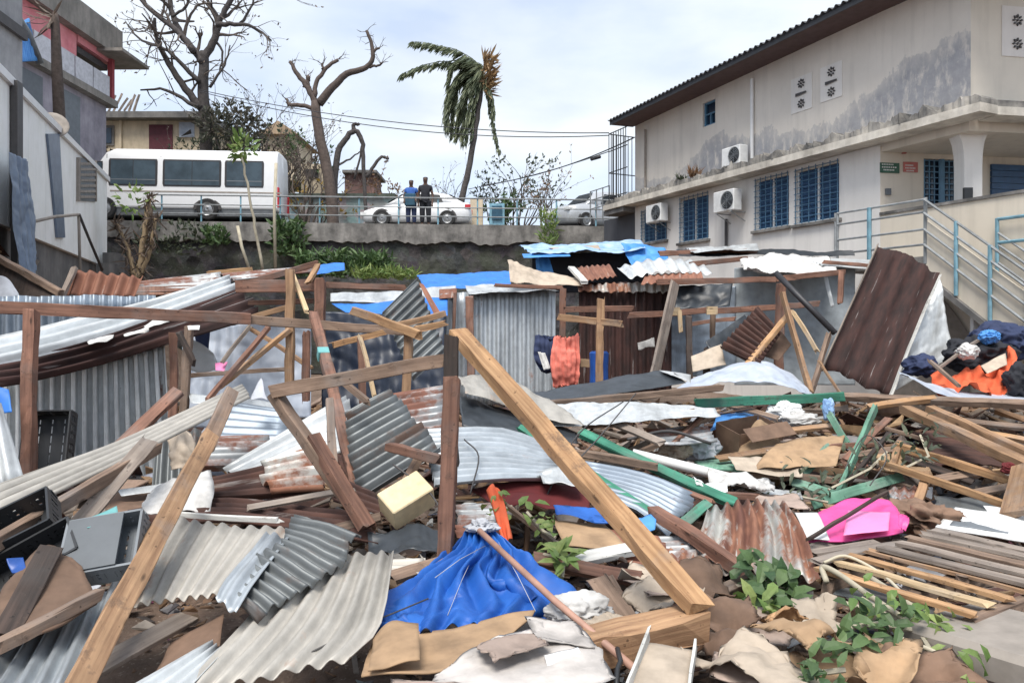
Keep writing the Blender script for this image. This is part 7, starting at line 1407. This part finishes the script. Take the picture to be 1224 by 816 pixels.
S('white carton sheet behind the printed board at the right edge', [[(1175, 604, 6.0), (1235, 612, 5.9)], [(1185, 616, 5.85), (1236, 628, 5.7)]], 'white_plastic', 'carton_sheet', 'cardboard', crumple=.02)
# pallets: slats are parts
def pallet(label, slats, w_, th, h, mats, runners, name='pallet'):
    e = empty(name, G(slats[0][0], slats[0][1], h), label, 'pallet')
    for i, (x0, y0, x1, y1) in enumerate(slats): beam('slat', None, None, G(x0, y0, h), G(x1, y1, h), w_, th, mats[i % len(mats)], parent=e, warp=.006)
    for x0, y0, x1, y1 in runners: beam('runner', None, None, G(x0, y0, h) - Vector((0, 0, .07)), G(x1, y1, h) - Vector((0, 0, .07)), .06, .09, 'wood_brown', parent=e)
pallet('broken pallet of fresh tan slats at the lower right', [(982, 680, 1160, 734), (1000, 671, 1186, 724), (1018, 664, 1204, 715), (1038, 658, 1228, 706)], .062, .022, .30, ['wood_tan', 'wood_pale', 'wood_tan', 'wood_mid'], [(990, 685, 1046, 659), (1080, 706, 1140, 682), (1160, 732, 1232, 705)])
pallet('pallet of weathered grey brown slats behind the tan one', [(1056, 655, 1240, 700), (1072, 648, 1240, 688), (1088, 643, 1240, 678), (1102, 638, 1240, 669), (1116, 634, 1240, 661)], .085, .022, .33, ['wood_grey', 'wood_grey', 'wood_brown'], [(1062, 660, 1122, 633), (1150, 682, 1200, 650)])
T('thin grey board lying left of the pallets', (972, 672, 4.6), (1075, 650, 4.95), .09, .02, 'wood_grey', name='board')
T('second thin grey board left of the pallets', (975, 660, 4.9), (1050, 648, 5.0), .09, .02, 'wood_grey', name='board')
m = MB(); sm = Matrix.Translation(G(1215, 775, .2)) @ Matrix.Rotation(R(28), 4, 'Z') @ Matrix.Rotation(R(-4), 4, 'X'); rbox(m, sm, (.62, .70, .16), .03); tag(m.obj('concrete_slab', M_('slab'), None, sm), 'grey brown concrete slab at the lower right edge', 'slab')
S('grey sheet on the ground under the tan pallet', [[(985, 690, 4.3), (1080, 700, 4.2)], [(990, 715, 4.0), (1180, 770, 3.4)]], 'zinc_dark', crumple=.04)
# green plants
def leafy(label, stems, n, L_, wd, mat, name='uprooted_plant', sp=.16):
    pts0 = [P(p) for p in stems[0]]; e = empty(name, pts0[0], label, 'plant'); st = MB(); lf = MB()
    for s in stems:
        q = [P(p) for p in s]; st.tube(q, [.012] * len(q), 5)
        for _ in range(n // len(stems)):
            i = random.randrange(len(q) - 1); p = q[i].lerp(q[i + 1], rnd(0, 1)) + rv() * sp * .5 + Vector((0, 0, rnd(0, sp * .5))); leafv(lf, p, rv() + Vector((0, -.3, .25)), Vector((rnd(-.4, .4), -.5, 1)), L_ * rnd(.6, 1.2), wd * rnd(.7, 1.2), droop=.3)
    st.obj('stems', M_('stick_pale'), e); kind(lf.obj('leaves', M_(mat), e), 'stuff')
leafy('dark green leafy plant lying below the rusty corrugated sheet', [[(880, 700, 4.3), (915, 695, 4.2), (950, 705, 4.1)], [(925, 690, 4.3), (930, 720, 4.0), (940, 745, 3.85)]], 70, .14, .075, 'leaf', sp=.14)
leafy('light green young leaves left of the dark green plant', [[(885, 722, 4.0), (915, 730, 3.9)], [(905, 745, 3.85), (925, 725, 3.9)]], 26, .13, .06, 'leaf_light', sp=.1)
leafy('uprooted vine with light green leaves at the lower right', [[(1010, 720, 3.7), (1060, 735, 3.6), (1110, 760, 3.45), (1160, 790, 3.25)], [(1030, 715, 3.7), (1080, 745, 3.5), (1140, 762, 3.4)], [(1090, 740, 3.5), (1120, 790, 3.2), (1175, 815, 3.0)]], 62, .085, .042, 'leaf_light', sp=.14)
leafy('dark green leaf clump on the brown litter at lower right', [[(1000, 770, 3.3), (1030, 765, 3.3), (1060, 765, 3.3)], [(1010, 750, 3.4), (1050, 745, 3.45), (1090, 752, 3.4)]], 56, .10, .05, 'leaf', sp=.13)
leafy('green leaves beside the brown stick behind the blue tarpaulin', [[(630, 612, 4.85), (650, 635, 4.7), (664, 642, 4.65)], [(590, 610, 4.9), (612, 605, 4.95)]], 34, .085, .055, 'leaf_light', sp=.14)
leafy('pale green sprig at the right flank of the blue tarpaulin', [[(650, 662, 4.5), (675, 668, 4.42), (672, 690, 4.3)]], 26, .13, .05, 'leaf_light', sp=.1)
leafy('green weeds growing among the green planks', [[(990, 585, 6.8), (1040, 560, 7.0), (1060, 540, 7.2)], [(1080, 560, 6.8), (1110, 545, 6.9), (1100, 520, 7.2)], [(940, 590, 6.6), (990, 600, 6.4)]], 110, .12, .035, 'leaf_dull', sp=.3)
leafy('small green sprigs at the bottom right edge of the litter', [[(970, 805, 3.0), (1010, 800, 3.0)], [(955, 812, 2.95), (990, 816, 2.9)]], 30, .09, .045, 'leaf', sp=.12)
for lab, pts, r in (('thick pale vine stem curving across the lower right', [(988, 695, 3.95), (983, 678, 4.05), (1000, 684, 3.95), (1040, 712, 3.7), (1085, 742, 3.45)], .016), ('long pale vine stem running to the bottom right corner', [(1040, 690, 3.95), (1085, 720, 3.65), (1130, 755, 3.4), (1180, 785, 3.2), (1236, 820, 2.95)], .016), ('thin looping vine over the tan pallet', [(985, 672, 4.15), (1010, 664, 4.2), (1045, 680, 4.05), (1070, 700, 3.85), (1100, 735, 3.55)], .009), ('pale vine shoot among the leaves at the bottom', [(1070, 760, 3.35), (1120, 780, 3.2), (1150, 800, 3.1), (1165, 835, 2.9)], .011)):
    q = [P(p) for p in pts]; s = []
    for i in range(len(q) - 1):
        a = q[i - 1] if i else q[0] * 2 - q[1]; d = q[i + 2] if i + 2 < len(q) else q[-1] * 2 - q[-2]; s += [cr(a, q[i], q[i + 1], d, j / 5) for j in range(5)]
    rod('vine', lab, 'vine', s + [q[-1]], r, 'stick_pale', 6)
# crumpled brown leaves and card in the lower right
big = ((880, 775, 'crumpled brown cardboard directly right of the thick short beam', 'cardboard_dark', .26), (845, 700, 'dark brown crumpled sheet under the rusty corrugated sheet', 'cardboard_dark', .22), (955, 770, 'tan crumpled card below the dark green plant', 'cardboard', .24), (1000, 800, 'brown folded card among the litter at the bottom', 'cardboard', .26), (910, 810, 'large wrinkled brown paper at the bottom edge', 'cream_board', .3), (1060, 790, 'curled brown board under the green leaf clump', 'cardboard', .22), (1110, 812, 'dark curled bark piece at the bottom right', 'cardboard_dark', .22), (975, 735, 'greyish brown crumpled card beside the pale vine', 'cream_board', .2), (790, 720, 'brown crumpled paper behind the end of the sawn timber', 'cream_board', .24), (935, 745, 'orange tan curled card near the leaves', 'wood_tan', .15), (870, 735, 'dusty brown paper heap beyond the thick short beam', 'cardboard_dark', .24), (780, 690, 'pale brown paper sheet left of the sawn timber end', 'cream_board', .22), (1150, 745, 'brown card sheet by the tan pallet end', 'cardboard', .2))
for i, (x, y, lab, mt, r) in enumerate(big):
    c = G(x, y, .16 + .03 * (i % 3)); a = rnd(0, 6.28); ux = Vector((math.cos(a), math.sin(a), rnd(-.25, .25))) * r * .8; uy = Vector((-math.sin(a), math.cos(a), rnd(-.2, .3))) * r * .62
    net = [[c + ux * (i_ - 1) + uy * (j_ - 1) + Vector((0, 0, rnd(-.05, .09))) for i_ in range(3)] for j_ in range(3)]
    S(lab, net, mt, 'cardboard_sheet', 'cardboard', crumple=.05, cfreq=4, torn=.07, tornside=1, thick=.005)
# ---------------------------------------------------------------- loose litter on the ground, nobody could count it
LFT = lambda x, y: 0 if (x + 1.5) ** 2 + (y - 3.5) ** 2 < .3 else .25 if (x < -.35 and y < 4.6) else 1.0
def scraps(name, mat, n, smin, smax, area, label, dens=None, thickf=.04, lift=.03, asp=.6):
    b = MB(); k = 0; tries = 0
    while k < n and tries < n * 30:
        tries += 1; y = area[0] + (area[1] - area[0]) * rnd(0, 1) ** 1.5; x = rnd(-1, 1) * (.72 * y + .3)
        if rnd(0, 1) > (dens or LFT)(x, y): continue
        sk = max(.22, min(1.0, (y - 1.2) / 6.5)); s = rnd(smin, smax) * sk; z = gz(x, y) + rnd(0, lift) * sk + s * .10; q = Vector((rnd(-1, 1) * .55, rnd(-1, 1) * .55, 1)).normalized(); ux = q.orthogonal().normalized(); ux = Quaternion(q, rnd(0, 6.28)) @ ux; uy = q.cross(ux); w_ = s * asp * rnd(.5, 1.3); t = q * max(.004, s * thickf); c = Vector((x, y, z)); bend = q * s * rnd(-.25, .25)
        v = [c - ux * s / 2 - uy * w_ / 2 + bend, c + ux * s * rnd(.3, .5) - uy * w_ / 2, c + ux * s / 2 + uy * w_ * rnd(.2, .5) + bend, c - ux * s * rnd(.2, .5) + uy * w_ / 2]
        b.add(v + [p + t for p in v], [(3, 2, 1, 0), (4, 5, 6, 7), (0, 1, 5, 4), (1, 2, 6, 5), (2, 3, 7, 6), (3, 0, 4, 7)]); k += 1
    o = kind(b.obj(name, M_(mat)), 'stuff'); tag(o, label, 'debris'); return o
scraps('wood_debris', 'scrap_wood', 2600, .10, .55, (2.2, 15), 'splintered bits of wood strewn all over the ground', asp=.14, thickf=.06, lift=.14, dens=LFT)
scraps('leaf_litter', 'scrap_brown', 5200, .05, .20, (2.2, 13), 'brown dead leaves and card scraps covering the ground', lift=.08, dens=LFT)
scraps('plastic_litter', 'scrap_bright', 620, .04, .20, (2.2, 14), 'small white plastic and paper bits scattered in the debris', lift=.10)
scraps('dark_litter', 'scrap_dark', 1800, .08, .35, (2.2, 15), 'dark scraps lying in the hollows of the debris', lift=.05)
scraps('leaf_litter', 'leaf_dry', 2600, .05, .14, (2.2, 7), 'dry curled leaves on the near ground at the lower right', dens=lambda x, y: 1.0 if x > .4 else .15, lift=.10, thickf=.02)
scraps('wood_debris', 'scrap_wood', 280, .35, 1.0, (2.6, 14), 'broken brown laths lying criss cross low in the debris', asp=.07, thickf=.03, lift=.16)
scraps('wood_debris', 'wood_grey', 130, .3, .9, (2.6, 14), 'weathered grey laths lying criss cross low in the debris', asp=.08, thickf=.03, lift=.14)
scraps('sheet_debris', 'rust', 240, .25, .8, (2.8, 14), 'rusty sheet fragments lying low among the larger debris', asp=.6, thickf=.012, lift=.10)
scraps('card_debris', 'scrap_mixed', 700, .2, .6, (2.4, 12), 'card and board fragments of mixed browns lying low in the debris', asp=.6, thickf=.02, lift=.08)
scraps('cloth_debris', 'grey_cloth', 150, .15, .5, (3, 13), 'grey cloth scraps lying low in the debris', asp=.6, thickf=.02, lift=.08)
scraps('colour_litter', 'scrap_colour', 420, .05, .22, (2.4, 13), 'small coloured plastic and cloth bits scattered through the debris', lift=.12)
for lab, pts in (('thin bent wire over the dark hollow in the middle', [(650, 600, 5.4), (690, 520, 6.0), (745, 480, 7.0)]), ('second thin wire beside the bent wire in the middle', [(640, 590, 5.5), (700, 540, 6.0), (760, 470, 7.2)]), ('wire loop rising behind the silver corrugated sheet', [(555, 525, 5.8), (572, 545, 5.5), (562, 590, 5.2)]), ('wire curling out of the rubble by the pink sheet', [(1010, 560, 6.8), (1035, 520, 7.2), (1060, 545, 7.0), (1040, 580, 6.6)]), ('black hose lying over the dark hollow', [(750, 525, 7.0), (800, 515, 7.3), (850, 530, 7.3)]), ('thin wire hanging across the leaning frame', [(470, 555, 4.7), (510, 585, 4.6), (528, 610, 4.4)])):
    q = [P(p) for p in pts]; z = []
    for i in range(len(q) - 1):
        a = q[i - 1] if i else q[0] * 2 - q[1]; d = q[i + 2] if i + 2 < len(q) else q[-1] * 2 - q[-2]; z += [cr(a, q[i], q[i + 1], d, j / 5) for j in range(5)]
    rod('wire' if 'wire' in lab else 'hose', lab, 'wire' if 'wire' in lab else 'hose', z + [q[-1]], .006 if 'wire' in lab else .016, 'rod_dark', 5)
